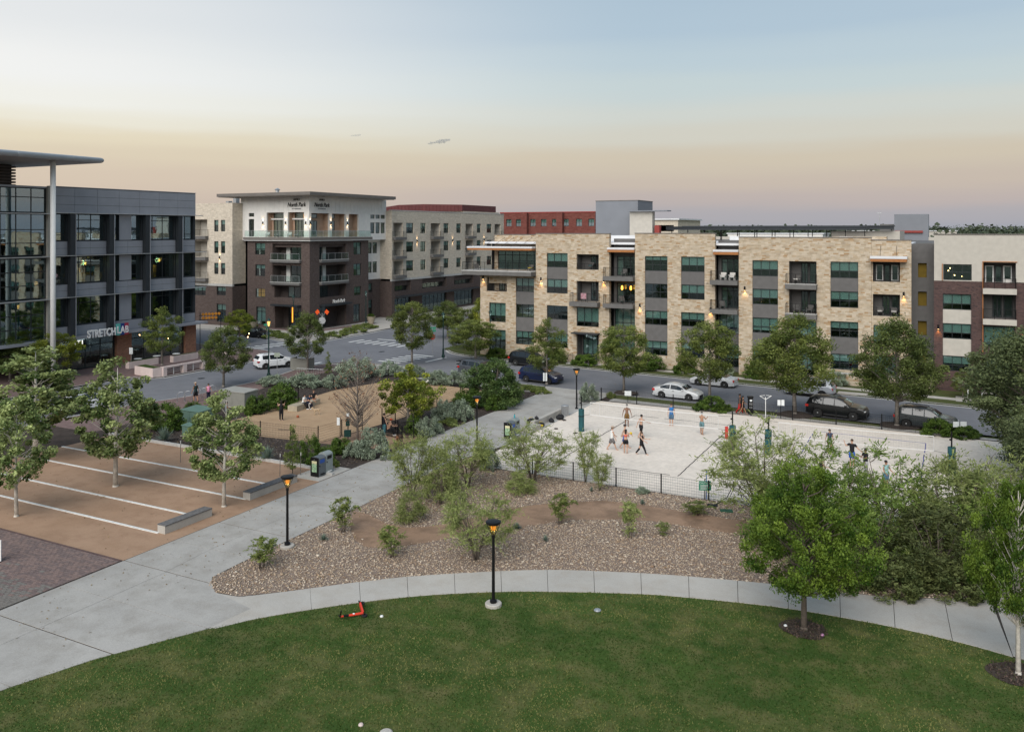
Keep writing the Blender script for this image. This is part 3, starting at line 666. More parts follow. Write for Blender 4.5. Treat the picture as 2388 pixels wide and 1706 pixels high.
obw('balcony_slab',fV.box(MB(),-40.29,-36.66,-1.0,-.003,6.87,7.38),slabm,lb); railing(lb,fV,-40.2,-36.75,-.95,7.38,1.05,.94)
railing(lb,fV,-40.2,-36.75,-1.6,0.05,1.0,1.5)
obw('porch',fV.box(MB(),-40.4,-36.6,-1.75,-.005,-.1,.05),kerbm,lb)
# recesses with slabs and wooden canopies
def niche(a0,a1,dz,lits=False):
    fr=Fr('V',96.1)
    ops=[]
    for (z0,z1) in ((10.55+dz,12.9+dz),(7.3+dz,9.7+dz)):
        win(lb,fr,a0+.35,a1-.3,z0,z1,3,(.82,),.1,cur=.3,name='door',bar=.08,litw=False); ops.append((a0+.35,a1-.3,z0,z1))
    win(lb,fr,a0+.1,a1-.1,4.4+dz,6.65+dz,3,(.22,),bl=.78); ops.append((a0+.1,a1-.1,4.4+dz,6.65+dz))
    win(lb,fr,a0+.1,a1-.1,.6+dz,3.2+dz,3,(.3,),bl=.6); ops.append((a0+.1,a1-.1,.6+dz,3.2+dz))
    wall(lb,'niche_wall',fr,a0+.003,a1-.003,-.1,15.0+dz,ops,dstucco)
    for z in (10.05,6.82):
        obw('balcony_slab',fV.box(MB(),a0-.55 if a0<-30 else a0-.4,a1-.02,-.75,1.55,z+dz,z+.48+dz),slabm,lb)
        railing(lb,fV,a0-.5 if a0<-30 else a0-.35,a1-.05,-.7,z+.48+dz,1.05)
        s=railing(lb,Fr('U',a0-.5 if a0<-30 else a0-.35),93.85,94.45,0,z+.48+dz,1.05,posts=1)
    obw('canopy',fV.box(MB(),a0-.15,a1-.01,-.35,1.5,13.72+dz,13.95+dz),roofm,lb); obw('canopy_fascia',fV.box(MB(),a0-.12,a1-.012,-.32,1.5,13.4+dz,13.717+dz),wood,lb)
niche(-35.52,-32.31,0,True); niche(-22.91,-20.26,-.12)
# block B
oB=stack(fV,-31.1,-28.39,rB,{0,1,2},bls=[.5,.55,0,.3])+stack(fV,-26.79,-24.08,rB,{0,2},bls=[.5,.5,.55,.6])
stonewall(-32.31,-22.91,15.6,oB)
# block D
oD=stack(fV,-18.78,-16.05,rD,{0,1,2},bls=[.5,.55,.6,.55])+stack(fV,-10.68,-7.95,rD,{0,2},bls=[.55,.45,.5,.55])
for (z0,z1,sl) in ((10.25,12.68,9.72),(7.1,9.62,6.56)):
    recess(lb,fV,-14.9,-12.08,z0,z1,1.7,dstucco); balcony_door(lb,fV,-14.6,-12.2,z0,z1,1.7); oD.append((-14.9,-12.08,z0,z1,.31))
    obw('balcony_slab',fV.box(MB(),-15.18,-12.0,-.9,-.003,sl,sl+.5),slabm,lb); obw('slab_edge',fV.box(MB(),-15.2,-11.98,-.92,-.004,sl+.503,sl+.56),kerbm,lb); railing(lb,fV,-15.1,-12.08,-.85,sl+.56,1.05,.84)
win(lb,fV,-14.9,-12.08,4.3,6.3,3,(.22,),bl=.78); oD.append((-14.9,-12.08,4.3,6.3))
win(lb,fV,-14.9,-12.08,.5,3.2,3,(.22,),bl=.7); oD.append((-14.9,-12.08,.5,3.2))
stonewall(-20.26,-6.7,15.2,oD)
# end block
oE=[]
for (z0,z1,wm) in ((10.7,12.75,True),(7.15,9.4,False)):
    recess(lb,fV,-6.55,-4.0,z0,z1,1.7,dstucco); balcony_door(lb,fV,-6.5,-4.05,z0,z1,1.7,white=wm); oE.append((-6.55,-4.0,z0,z1,.31)); railing(lb,fV,-6.5,-4.05,.03,z0+.02,.85)
win(lb,fV,-6.5,-4.05,4.1,6.2,3,(.22,),bl=.78); oE.append((-6.5,-4.05,4.1,6.2)); win(lb,fV,-6.5,-4.05,.5,3.1,3,(.22,),bl=.78); oE.append((-6.5,-4.05,.5,3.1))
stonewall(-6.695,-2.95,14.95,oE,Fr('V',94.62))
obw('canopy',fV.box(MB(),-6.75,-3.3,-1.1,.11,13.1,13.35),roofm,lb); obw('canopy_fascia',fV.box(MB(),-6.72,-3.33,-1.06,.11,12.8,13.097),wood,lb)
mb=MB()
for a in (-5.8,-4.3): mb.tube([fV.p(a,-1.0,13.4),fV.p(a,.1,14.4)],.02,5)
obw('canopy_rod',mb,blackm,lb)
# corner with terrace
f2=Fr('V',94.75)
oC=stack(f2,-48.15,-45.6,[(1.64,3.32),(5.05,6.7),(8.28,10.0)],{0,1},bls=[.5,0,.55])
recess(lb,f2,-52.37,-49.44,8.2,10.0,1.7,dstucco); balcony_door(lb,f2,-52.2,-49.5,8.2,10.0,1.7); oC.append((-52.37,-49.44,8.2,10.0,.31)); railing(lb,f2,-52.3,-49.5,.04,8.2,.75)
win(lb,f2,-52.0,-49.6,4.3,6.75,3,(.22,),bl=.8); oC.append((-52.0,-49.6,4.3,6.75)); win(lb,f2,-52.0,-49.6,.4,3.3,3,(.3,),bl=.5); oC.append((-52.0,-49.6,.4,3.3))
stonewall(-53.3,-45.225,10.2,oC,f2)
obw('terrace_slab',fV.box(MB(),-55.2,-45.26,-1.3,4,10.32,10.8),slabm,lb); obw('slab_edge',fV.box(MB(),-55.22,-45.25,-1.33,3,10.803,10.9),kerbm,lb)
f3=Fr('V',96.4)
win(lb,f3,-51.6,-45.4,10.95,13.35,6,(.78,),.1,bar=.07,glass=gl2,cur=.2)
o3=[(-51.6,-45.4,10.95,13.35)]
stonewall(-52.1,-45.23,15.4,o3,f3)
railing(lb,fV,-55.1,-45.4,-1.2,10.9,1.05,0,posts=6); railing(lb,Fr('U',-55.1),93.35,97,0,10.9,1.05,posts=3)
obw('canopy',fV.box(MB(),-54.6,-45.3,-1.0,1.88,13.75,13.95),roofm,lb); obw('canopy_fascia',fV.box(MB(),-54.55,-45.32,-.95,1.88,13.5,13.747),wood,lb)
for i in range(7):
    a=-53.6+i*1.3; obw('canopy_rod',MB().tube([fV.p(a,-.7,13.95),fV.p(a+.5,1.85,15.1)],.02,5),blackm,lb)
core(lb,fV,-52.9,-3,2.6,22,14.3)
# stair tower link
fs=Fr('V',97.0)
so_=[(-2.4,-1.58,z,z+1.5) for z in (11.1,8.15,5.1,2.0)]
wall(lb,'stair_wall',fs,-3.3,-.4,-.1,14.6,so_,dstucco)
ylw=M('stair_ochre',(.15,.10,.012),.8,.1,3)
for z in (11.1,8.15,5.1,2.0): obw('stair_panel',fs.box(MB(),-2.4,-1.58,.4,.5,z,z+1.5),ylw,lb)
# individually visible ochre stones standing proud of the wall
sm=[M('ochre_stone',(.36,.24,.135),.9,.2,4,.3),M('tan_stone',(.43,.345,.245),.9,.15,4,.3),M('pale_stone',(.52,.45,.355),.9,.1,4,.3)]
smd=[MB().box(-.5,.5,-.5,.5,-.5,.5).data('stone',m) for m in sm]
cnt=0
while cnt<290:
    a0,a1,z1,ops,fr,o=rnd.choice(stone_ops)
    w=rnd.uniform(.25,.6); h=.16*rnd.choice((1,1,1,2))-.02; a=rnd.uniform(a0+w/2+.05,a1-w/2-.05); z=.16*int(rnd.uniform(.2,z1-.5)/.16)+h/2+.01
    if any(b0-w/2-.03<a<b1+w/2+.03 and c0-h/2-.03<z<c1+h/2+.03 for b0,b1,c0,c1,*_ in ops): continue
    s=mk('stone',smd[rnd.choice((0,1,1,1,2,2))],o,Vector(fr.p(a,.0,z))-wloc(o)); s.scale=(w,.03,h); cnt+=1
# rooftop: elevator tower, carport canopies
obw('elevator_tower',MB().box(-46.5,-39.9,118,125,14,20.35),tower,lb); obw('tower_cap',MB().box(-46.55,-39.85,117.95,125.05,20.353,20.45),bronze,lb)
obw('stair_bulkhead',MB().box(-40.6,-37.2,116.4,117.6,14,18.7),stucco,lb); obw('bulkhead_roof',MB().box(-40.7,-34.8,115.8,117.7,18.703,18.85),tower,lb)
redm=M('red_panel',(.24,.04,.032),.6,.1,2)
obw('red_fin',MB().box(-36.9,-36.2,116.5,117.4,14,16.7),redm,lb)
for (u0,u1,v0,z) in ((-36,-9,119,16.4),(-35,-6,124,16.5)):
    ca=thing('carport_canopy','long dark solar canopy on thin posts '+('nearer the limestone parapet' if v0==119 else 'farther behind the limestone parapet'),'canopy',((u0+u1)/2,v0,14.3))
    obw('panel_deck',MB().box(u0,u1,v0,v0+3.6,z,z+.16),fin,ca); obw('beam',MB().box(u0,u1,v0+.1,v0+.25,z-.35,z-.003),fin,ca)
    for i in range(12): obw('post',MB().box(u0+.4+i*(u1-u0-.8)/11,u0+.5+i*(u1-u0-.8)/11,v0+1.5,v0+1.6,14.4,z-.003),blackm,ca)
dk=thing('parking_deck','pale parking deck behind the limestone apartment building','building',(-25,128,0))
obw('deck',MB().box(-60,12,117.7,150,-.1,14.38),slabm,dk); obw('parapet_wall',MB().box(-60,12,150.1,150.4,0,14.9),stucco,dk)
for i in range(7): obw('roof_unit',MB().box(-36+i*4.2,-34.6+i*4.2,104,105.2,14.56,15.25),M('unit_white',(.6,.6,.6),.6,.05,3) if i==0 else MATS['unit_white'],lb)
for (u,v,w,h,m) in ((-48,108,4,.9,lime),(-42,107,6,.75,roofm),(-36,110,5,.7,lime),(-30,109,3,.8,roofm),(-12,108,6,.7,lime)): obw('roof_curb',MB().box(u,u+w,v,v+2.5,14.56,14.56+h),m,lb)
# ---------------------------------------------------------------- plum brick and stucco apartment building (right)
rb=thing('apartment_building','plum brick and beige stucco apartment building beside the grey stair tower','building',(6,94.5,0))
fr=Fr('V',94.5)
rG=[(2.0,3.5),(5.22,6.73),(8.11,9.67)]
og=[]
for i,(z0,z1) in enumerate(rG):
    win(rb,fr,-.1,2.4,z0,z1,3,(.38,),bl=.6)
for a,b in ((3.5,5.22),(6.73,8.11)): obw('spandrel_panel',fr.box(MB(),-.097,2.397,.1,.25,a+.003,b-.003),stucco,rb)
og.append((-.1,2.4,2.0,9.67))
hb=[]
for (z0,z1,sl) in ((10.35,12.85,9.8),(7.4,9.78,6.82)):
    recess(rb,fr,3.42,6.19,z0,z1,1.7,dstucco); balcony_door(rb,fr,3.5,6.1,z0,z1,1.7,white=z0>10)
    hb.append((3.42,6.19,z0,z1,.31)); obw('balcony_slab',fr.box(MB(),3.38,6.23,-.6,-.003,sl,sl+.54),stucco,rb); railing(rb,fr,3.45,6.16,-.52,sl+.54,1.0,.5)
win(rb,fr,3.45,6.1,4.6,6.63,3,(.2,),bl=.8); hb.append((3.45,6.1,4.6,6.63)); win(rb,fr,3.45,6.1,.6,3.3,3,(.2,),bl=.5); hb.append((3.45,6.1,.6,3.3))
low=[o for o in hb if o[2]<10]
wall(rb,'brick_wall',fr,-.9,3.36,-.1,10.95,og,red_brown); wall(rb,'brick_wall',fr,3.3601,20,1.0,10.9,[o if o[3]<10.9 else o for o in low]+[(9,11.5,5.2,6.7),(9,11.5,8.1,9.6)],red_brown)
for z in (5.2,8.1): win(rb,fr,9,11.5,z,z+1.5,3,(.38,),bl=.6)
obw('stucco_base',fr.box(MB(),3.37,20,-.02,.2,-.1,.98),stucco,rb)
frs=Fr('V',94.52)
wall(rb,'stucco_wall',frs,-.88,20,10.96,15.55,[(-.06,2.44,11.04,12.63),(3.42,6.19,10.97,12.85,.31),(9,11.5,11.04,12.63)],stucco)
win(rb,frs,-.06,2.44,11.04,12.63,3,(.5,),bl=None); win(rb,frs,9,11.5,11.04,12.63,3,(.5,),bl=.4)
obw('coping',frs.box(MB(),-.95,20,-.06,.62,15.553,15.65),bronze,rb)
for (a,z0,z1) in ((-.17,11.0,12.66),(3.36,4.0,12.9)): obw('orange_trim',fr.box(MB(),a,a+.07,-.1,.012,z0,z1),wood,rb)
obw('orange_trim',fr.box(MB(),3.36,6.3,-.1,.014,12.9,12.97),wood,rb)
for i,(a,z) in enumerate(((.55,12.2),(.4,11.95),(.95,11.5),(1.6,11.4))):
    o=mk('pendant_bulb',None) if False else obw('pendant_bulb',MB().sph((a,95.3,z),.06,6,4),bulb,rb)
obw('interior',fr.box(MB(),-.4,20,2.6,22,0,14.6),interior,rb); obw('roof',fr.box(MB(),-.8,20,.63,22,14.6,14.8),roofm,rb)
obw('stair_house',MB().box(-7.2,-2.2,150,156,10,18.6),tower,rb); obw('stair_house',MB().box(-9.4,-7.2,151,155,10,17.0),slabm,rb); obw('red_trim',MB().box(-7.1,-3,149.7,149.98,15.6,15.95),redm,rb); obw('beige_block',MB().box(-14,-5.3,125,140,10,15.9),stucco,rb)
# sconces
grp='amber wall lamps on the limestone facade'
for (a,z,t,f_) in ((-52.85,9.95,'amber wall lamp on the limestone corner under the terrace slab',f2),(-44.5,9.95,'amber wall lamp on limestone between terrace corner and stacked windows',fV),(-36.2,10.05,'amber wall lamp on limestone beside the balcony with the pink towel',fV),(-31.7,7.2,'amber wall lamp on limestone just right of the first recessed balconies',fV),(-23.4,7.1,'amber wall lamp on limestone just left of the second recessed balconies',fV),(-19.6,9.6,'amber wall lamp on limestone just right of the second recessed balconies',fV),(-3.65,9.5,'amber wall lamp on limestone next to the dark stair tower',Fr('V',94.62))):
    sconce(f_,a,z,t,grp,e=9)
sconce(fr,-.5,6.35,'orange wall lamp on plum brick beside the stair tower','amber wall lamps on the plum brick',col=(1,.4,.08),e=9); sconce(fr,6.75,6.35,'orange wall lamp on plum brick right of the balconies','amber wall lamps on the plum brick',col=(1,.4,.08),e=9)

for a,z in ((-34.3,9.15),(-33.2,9.15)):
    obw('pendant_lamp',MB().lathe([(.03,0),(.14,.12),(.12,.45),(.04,.55)],10,(a,95.6,z-.3)),emit_mat('pendant_glow',(1,.42,.06),3.5) if 'pendant_glow' not in MATS else MATS['pendant_glow'],lb)
# ---------------------------------------------------------------- corner apartment building with penthouse
nb=thing('apartment_building','corner apartment building with brown brick front, white penthouse and wide flat roof','building',(-97,112,0))
fl=Fr('V',104.5); fr_=Fr('U',-90)
brd=M('reveal_brown',(.075,.06,.055),.9,.1,2)
# brick corner mass
def np_win(fr,a0,a1,z0,z1,cols=2,rows=(.5,),bl=.5,litw=False): win(nb,fr,a0,a1,z0,z1,cols,rows,.15,bl=bl,litw=litw); return (a0,a1,z0,z1)
oL=[np_win(fl,-101.6,-99.43,12.0,13.9,bl=.4),np_win(fl,-101.55,-99.43,8.45,10.35,bl=.35),np_win(fl,-101.5,-99.43,4.95,6.4,bl=None,litw=True),np_win(fl,-101.35,-99.3,.5,3.4,rows=(.75,),bl=.75)]
for (z0,z1) in ((11.2,13.8),(7.6,10.3)):
    recess(nb,fl,-97.83,-91.76,z0,z1,2.0,brd); oL.append((-97.83,-91.76,z0,z1,.31))
    win(nb,fl,-95.5,-91.85,z0+.02,z1-.05,3,(),1.85,name='door'); obw('white_jamb',fl.box(MB(),-96.4,-95.6,1.7,1.95,z0,z1),whitew,nb)
    obw('balcony_slab',fl.box(MB(),-97.9,-91.7,-.5,-.003,z0-.45,z0-.08),slabm,nb); obw('slab_edge',fl.box(MB(),-97.95,-91.65,-.53,-.004,z0-.077,z0),kerbm,nb); railing(nb,fl,-97.8,-91.8,-.42,z0,1.05,glass=True,posts=4)
recess(nb,fl,-97.4,-91.76,5.05,6.9,1.5,brd); win(nb,fl,-95.6,-91.9,5.1,6.8,3,(),1.3,cur=.3); oL.append((-97.4,-91.76,5.05,6.9,.31))
recess(nb,fl,-97.3,-91.76,.02,3.7,2.0,brd); win(nb,fl,-96,-92,.05,3.4,4,(.7,),1.8,name='door'); oL.append((-97.3,-91.76,.02,3.7,.31))
wall(nb,'brick_wall',fl,-103.3,-90.004,-.1,14.25,oL,brown_brick)
oR=[np_win(fr_,115.7,117.9,11.85,13.95,bl=.4),np_win(fr_,115.7,117.9,8.25,10.25,bl=.5),np_win(fr_,115.9,117.85,4.8,6.3,bl=.7),np_win(fr_,115.7,117.6,.3,3.3,rows=(.75,),bl=None)]
for (z0,z1) in ((11.2,13.75),(7.6,10.3)):
    recess(nb,fr_,106.85,113.75,z0,z1,2.0,brd); oR.append((106.85,113.75,z0,z1,.31))
    win(nb,fr_,106.9,109.6,z0+.02,z1-.05,2,(),1.85,name='door')
    obw('white_jamb',fr_.box(MB(),109.7,110.5,1.7,1.95,z0,z1),whitew,nb)
    obw('balcony_slab',fr_.box(MB(),106.8,113.8,-.5,-.003,z0-.45,z0-.08),slabm,nb); obw('slab_edge',fr_.box(MB(),106.75,113.85,-.53,-.004,z0-.077,z0),kerbm,nb); railing(nb,fr_,106.9,113.7,-.42,z0,1.05,glass=True,posts=4)
recess(nb,fr_,106.95,113.7,5.0,6.95,1.5,brd); win(nb,fr_,107.1,110.5,5.05,6.9,3,(),1.3); oR.append((106.95,113.7,5.0,6.95,.31))
recess(nb,fr_,106.95,113.7,.02,3.6,2.0,brd); win(nb,fr_,107.2,110.6,.05,3.3,3,(.75,),1.8,name='door'); oR.append((106.95,113.7,.02,3.6,.31))
wall(nb,'brick_wall',fr_,104.504,119.9,-.1,14.25,oR,brown_brick)
obw('entry_canopy',fr_.box(MB(),106.8,113.8,-1.2,-.003,3.65,3.95),fin,nb); obw('entry_canopy',fl.box(MB(),-97.4,-91.7,-1.0,-.003,3.75,4.0),fin,nb)
# terrace slab
obw('terrace_slab',MB().prism([(-103.7,103.9),(-89.4,103.9),(-89.4,120.3),(-94,120.3),(-94,109),(-103.7,109)],14.42,14.85),bronze,nb)
obw('slab_edge',MB().prism([(-103.6,104.0),(-89.5,104.0),(-89.5,120.2),(-93,120.2),(-93,109),(-103.6,109)],14.27,14.417),white_met,nb)
railing(nb,fl,-103.5,-89.7,-.45,14.85,1.1,glass=True,posts=9); railing(nb,Fr('U',-89.6),104.1,120.1,0,14.85,1.1,glass=True,posts=10)
# penthouse
pl=Fr('V',105.9); pr=Fr('U',-91.3)
oP=[]; 
for (a0,a1) in ((-100.4,-96.7),(-95.8,-92.4)):
    recess(nb,pl,a0,a1,14.9,18.95,1.3,cladpink); win(nb,pl,a0+.45,a1-.05,14.95,17.75,4,(),1.15,name='door',glass=gl); win(nb,pl,a0+.45,a1-.05,18.0,18.85,1,(),1.15); obw('transom',pl.box(MB(),a0,a1,1.0,1.28,17.76,17.99),whitew,nb); oP.append((a0,a1,14.9,18.95,.31))
for z0,z1 in ((14.95,17.9),(18.3,18.9)): oP.append(np_win(pl,-104.4,-103.2,z0,z1,1,(),None))
wall(nb,'white_wall',pl,-106.2,-91.304,14.3,21.5,oP,whitew)
wall(nb,'white_wall',Fr('V',107.5),-106.2,-103.31,-.1,14.3,[(-104.5,-103.6,11,13.6),(-104.5,-103.6,7.6,10.3)],whitew)
oQ=[]
for (a0,a1,gw) in ((106.3,110.9,.62),(111.6,115.2,.58),(116.1,118.8,.5)):
    recess(nb,pr,a0,a1,14.9,18.8,1.3,cladpink); w=a1-a0; door=a0<112
    win(nb,pr,a0+.05,a0+w*gw,14.95 if a0!=111.6 else 16,17.6,4 if w>4 else 2,(),1.15,name='door',cur=.3 if w>4 else None); win(nb,pr,a0+.05,a0+w*gw,18.0,18.7,1,(),1.15,litw=a0<107); oQ.append((a0,a1,14.9,18.8,.31))
for z0,z1 in ((15.45,17.4),(18.1,18.8)):
    for i in range(3):
        oQ.append(np_win(pr,122.2+i*1.55,123.55+i*1.55,z0,z1,1,(),None))
wall(nb,'white_wall',pr,105.904,127,14.3,21.5,oQ,whitew)
f4=Fr('U',-92.6)
o4=[]
for z0,z1 in ((11.8,13.8),(8.3,10.3)):
    for i in range(2): o4.append(np_win(f4,123.0+i*1.6,124.4+i*1.6,z0,z1,1,(.5,),.2 if i else .5))
wall(nb,'white_wall',f4,119.9,127.2,7.1,14.3,o4,whitew)
wall(nb,'brick_wall',f4,119.9,127.2,-.1,7.1,[(121.5,124.5,4.8,6.4),(121.5,124.5,.4,3.4)],brown_brick); win(nb,f4,121.5,124.5,4.8,6.4,2,(),bl=.8); win(nb,f4,121.5,124.5,.4,3.4,2,(.75,),bl=.5)
# vertical board joints on the white walls
for i in range(15): obw('batten',pl.box(MB(),-105.7+i*1.0,-105.67+i*1.0,-.02,-.003,19.0,21.45),whitew,nb)
for i in range(20): obw('batten',pr.box(MB(),106.5+i*1.0,106.53+i*1.0,-.02,-.003,18.85,21.45),whitew,nb)
# roof
mb=MB()
mb.prism([(-109,103.2),(-88.8,103.2),(-88.8,126.5),(-91.6,126.5),(-109,126.5)],21.6,22.12)
obw('roof',mb,bronze,nb); obw('soffit',MB().prism([(-108.8,103.4),(-89.0,103.4),(-89.0,126.3),(-108.8,126.3)],21.52,21.597),soffit,nb)
obw('roof_vent',MB().lathe([(.3,0),(.3,.6),(.5,.7),(.1,1.0)],8,(-100,108,22.12)),alum,nb)
# left cream wing
w1=Fr('V',103.6); oW=[]
for (z0,z1) in ((15.1,17.85),(11.5,14.2),(7.9,10.6)):
    recess(nb,w1,-115.1,-111.6,z0,z1,1.8,stucco); win(nb,w1,-112.9,-111.7,z0+.02,z1-.1,1,(),1.6,name='door'); oW.append((-115.1,-111.6,z0,z1,.31))
    obw('balcony_slab',w1.box(MB(),-115.4,-111.3,-.7,-.003,z0-.6,z0-.05),slabm,nb); railing(nb,w1,-115.3,-111.4,-.65,z0-.05,1.05,.64)
for z0,z1 in ((15.8,17.75),(12.15,14.15),(8.6,10.5)):
    for a in (-110.0,-108.45): oW.append(np_win(w1,a,a+1.0,z0,z1,1,(.5,),.45))
wall(nb,'cream_wall',w1,-117,-105.8,7.0,20.6,oW,cream,cap=3)
wall(nb,'brick_wall',w1,-117,-105.8,-.1,6.6,[(-109.4,-107.3,5.07,6.5),(-109.4,-107.3,.6,3.6),(-115,-112,4.9,6.5)],brown_brick,cap=3); np_win(w1,-109.4,-107.3,5.07,6.5); np_win(w1,-109.4,-107.3,.6,3.6,2,(.6,),.3); np_win(w1,-115,-112,4.9,6.5,3)
obw('stone_band',w1.box(MB(),-117,-105.7,-.1,.3,6.603,6.997),kerbm,nb)
# right cream wing
w2=Fr('U',-90.0); oX=[]
for (z0,z1) in ((14.85,17.4),(11.3,13.85),(7.75,10.3)):
    for (a0,a1) in ((127.33,130.5),(140.1,143.56),(153.66,156.8),(166.6,169.5)):
        recess(nb,w2,a0,a1,z0,z1,1.8,stucco); win(nb,w2,a0+.2,a0+1.4,z0+.02,z1-.1,1,(),1.6,name='door'); oX.append((a0,a1,z0,z1,.31))
        obw('balcony_slab',w2.box(MB(),a0-.25,a1+.25,-.75,-.003,z0-.6,z0-.1),slabm,nb); railing(nb,w2,a0-.2,a1+.2,-.7,z0-.1,1.05,.7)
    for (a0,a1) in ((131.57,134.04),(136.38,138.3),(144.85,146.85),(149.84,151.8),(158.45,160.3),(162.88,165.2)): oX.append(np_win(w2,a0,a1,z0+.6,z1,2,(.5,),.5))
wall(nb,'cream_wall',w2,126.904,171,7.05,19.6,oX,cream,cap=.6)
wall(nb,'cream_wall',Fr('V',126.9),-96,-90.004,7.05,19.6,[],cream)
oY=[]
for (a0,a1,c,lt) in ((127.8,133.1,4,False),(137,146,6,True),(149,157,5,True)):
    recess(nb,w2,a0,a1,4.7,6.9,1.0,brd); win(nb,w2,a0+.3,a1-.3,4.75,6.7,c,(),.9,cur=.2,litw=lt and a0>148); oY.append((a0,a1,4.7,6.9,.31))
    win(nb,w2,a0,a1,.3,3.4,c,(.75,),.25,glass=gl); oY.append((a0,a1,.3,3.4))
wall(nb,'brick_wall',w2,126.904,171,-.1,6.65,oY,brown_brick); wall(nb,'brick_wall',Fr('V',126.9),-96,-90.004,-.1,6.65,[],brown_brick)
obw('stone_band',w2.box(MB(),126.8,171,-.08,.3,6.653,7.047),kerbm,nb); obw('street_canopy',w2.box(MB(),128,171,-1.4,-.003,3.6,3.85),fin,nb)
obw('coping',w2.box(MB(),126.8,171,-.06,.62,19.603,19.75),kerbm,nb)
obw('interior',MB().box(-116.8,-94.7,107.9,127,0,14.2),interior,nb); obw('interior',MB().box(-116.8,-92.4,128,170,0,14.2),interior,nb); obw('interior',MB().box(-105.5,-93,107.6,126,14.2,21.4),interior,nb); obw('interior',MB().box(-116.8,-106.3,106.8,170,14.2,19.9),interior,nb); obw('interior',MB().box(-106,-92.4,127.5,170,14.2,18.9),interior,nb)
obw('wing_roof',MB().box(-116.9,-90.7,127.55,170,19.0,19.2),roofm,nb); obw('side_wall',MB().box(-106.2,-105.81,103.7,107.4,7.0,21.4) if False else MB().box(-117,-116.85,103.6,170,-.1,20.5),cream,nb)
for i in range(6): obw('roof_unit',MB().box(-116+i*1.8,-115.3+i*1.8,112,112.9,20.0,21.3+.5*(i%2)),alum,nb)
# signs
dk_=M('sign_dark',(.012,.011,.012),.4,.05,5); halo=M('sign_white',(.75,.74,.70),.5,.03,5)
for (f,a,t) in ((pl,-93.9,'dark script sign on the white penthouse left of the building corner'),(pr,108.9,'dark script sign on the white penthouse right of the building corner')):
    sgn=thing('wall_sign',t,'sign',f.p(a,-.06,19.3),f.rz)
    for (txt,sz,z,sh,sx) in (('North Park',1.0,.55,.25,.82),('AMLI',.5,1.55,0,1.2),('AT MUELLER',.26,.15,0,1.3)):
        me=textmesh(txt,sz,dk_ if sz>.3 else M('sign_grey',(.25,.25,.25),.5,.05,5) if 'sign_grey' not in MATS else dk_ if sz>.3 else MATS['sign_grey'],.03,sh,sx=sx); o=mk('lettering',me,sgn,(0,-.05,z)); o.rotation_euler=(R(90),0,0)
        if sz>.3:
            m2=textmesh(txt,sz,halo,.01,sh,sx=sx); o=mk('letter_backing',m2,sgn,(-.05,0,z-.05)); o.rotation_euler=(R(90),0,0); o.scale=(1.03,1.05,1)
sgn=thing('wall_sign','white script sign on the dark canopy band above the corner entry','sign',fr_.p(110.2,-1.25,4.0),fr_.rz); o=mk('lettering',textmesh('North Park',.85,halo,.03,.25,sx=.8),sgn,(0,0,.1)); o.rotation_euler=(R(90),0,0)
for i,a in enumerate((-101.2,-96.25,-92.0)): sconce(pl,a,17.2,('wall lamp shining up and down on white penthouse, outermost on the street side','wall lamp shining up and down between the two penthouse terrace doors','wall lamp shining up and down on the penthouse just left of its corner')[i],'up and down lamps on the penthouse',True,6,(1,.72,.42))
for i,a in enumerate((106.1,111.25,115.65)): sconce(pr,a,17.2,('wall lamp shining up and down on the penthouse just right of its corner','wall lamp shining up and down beside the penthouse window box','wall lamp shining up and down beside the narrow penthouse door')[i],'up and down lamps on the penthouse',True,6,(1,.72,.42))
for i,(a,z) in enumerate(((135.2,13.9),(148.3,13.9),(161.6,13.9))): sconce(w2,a,z,('up and down wall lamp on the cream wing, first past the white corner','up and down wall lamp on the cream wing, middle of three','up and down wall lamp on the cream wing, last before the limestone building')[i],'lamps on the cream wing',True,6,(1,.72,.42))
sconce(w1,-108.7,11.4,'up and down wall lamp between paired windows of the cream street wing','lamps on the cream wing',True,6,(1,.72,.42))
entry=thing('wall_sign','tall glowing orange light strip by the corner building entry','light',(-93.3,104.3,1.2)); ob('light_tube',MB().box(-.12,.12,-.08,.08,0,2.4),emit_mat('orange_strip',(1,.35,.03),1.6),entry); ob('tube_bracket',MB().box(-.04,.04,.08,.2,.3,2.1),blackm,entry)
# ---------------------------------------------------------------- office building (left)
ofb=thing('office_building','grey panelled office building with dark fins and a broad roof canopy','building',(-95,60,0))
fo=Fr('U',-88.0)
rows=((14.82,17.85),(9.98,13.0),(5.2,8.4))
bays=[(59.95,61.4),(62.15,66.35),(67.2,68.13),(69.85,71.4),(72.25,76.4),(77.3,79.4)]
ops=[]
for r_i,(z0,z1) in enumerate(rows):
    for (a0,a1) in bays:
        w=a1-a0; vc=None
        if w>3.5: vc=[0,.21,.58,1]
        elif w>1.5: vc=[0,.42,1] if a0>77 else [0,1]
        else: vc=[0,1]
        win(ofb,fo,a0,a1,z0,z1,1,(.78,) if w>3.5 else (.22,),.3,glass=gl2,fmat=alum if False else framem,bar=.07,vcols=vc)
        ops.append((a0,a1,z0,z1))
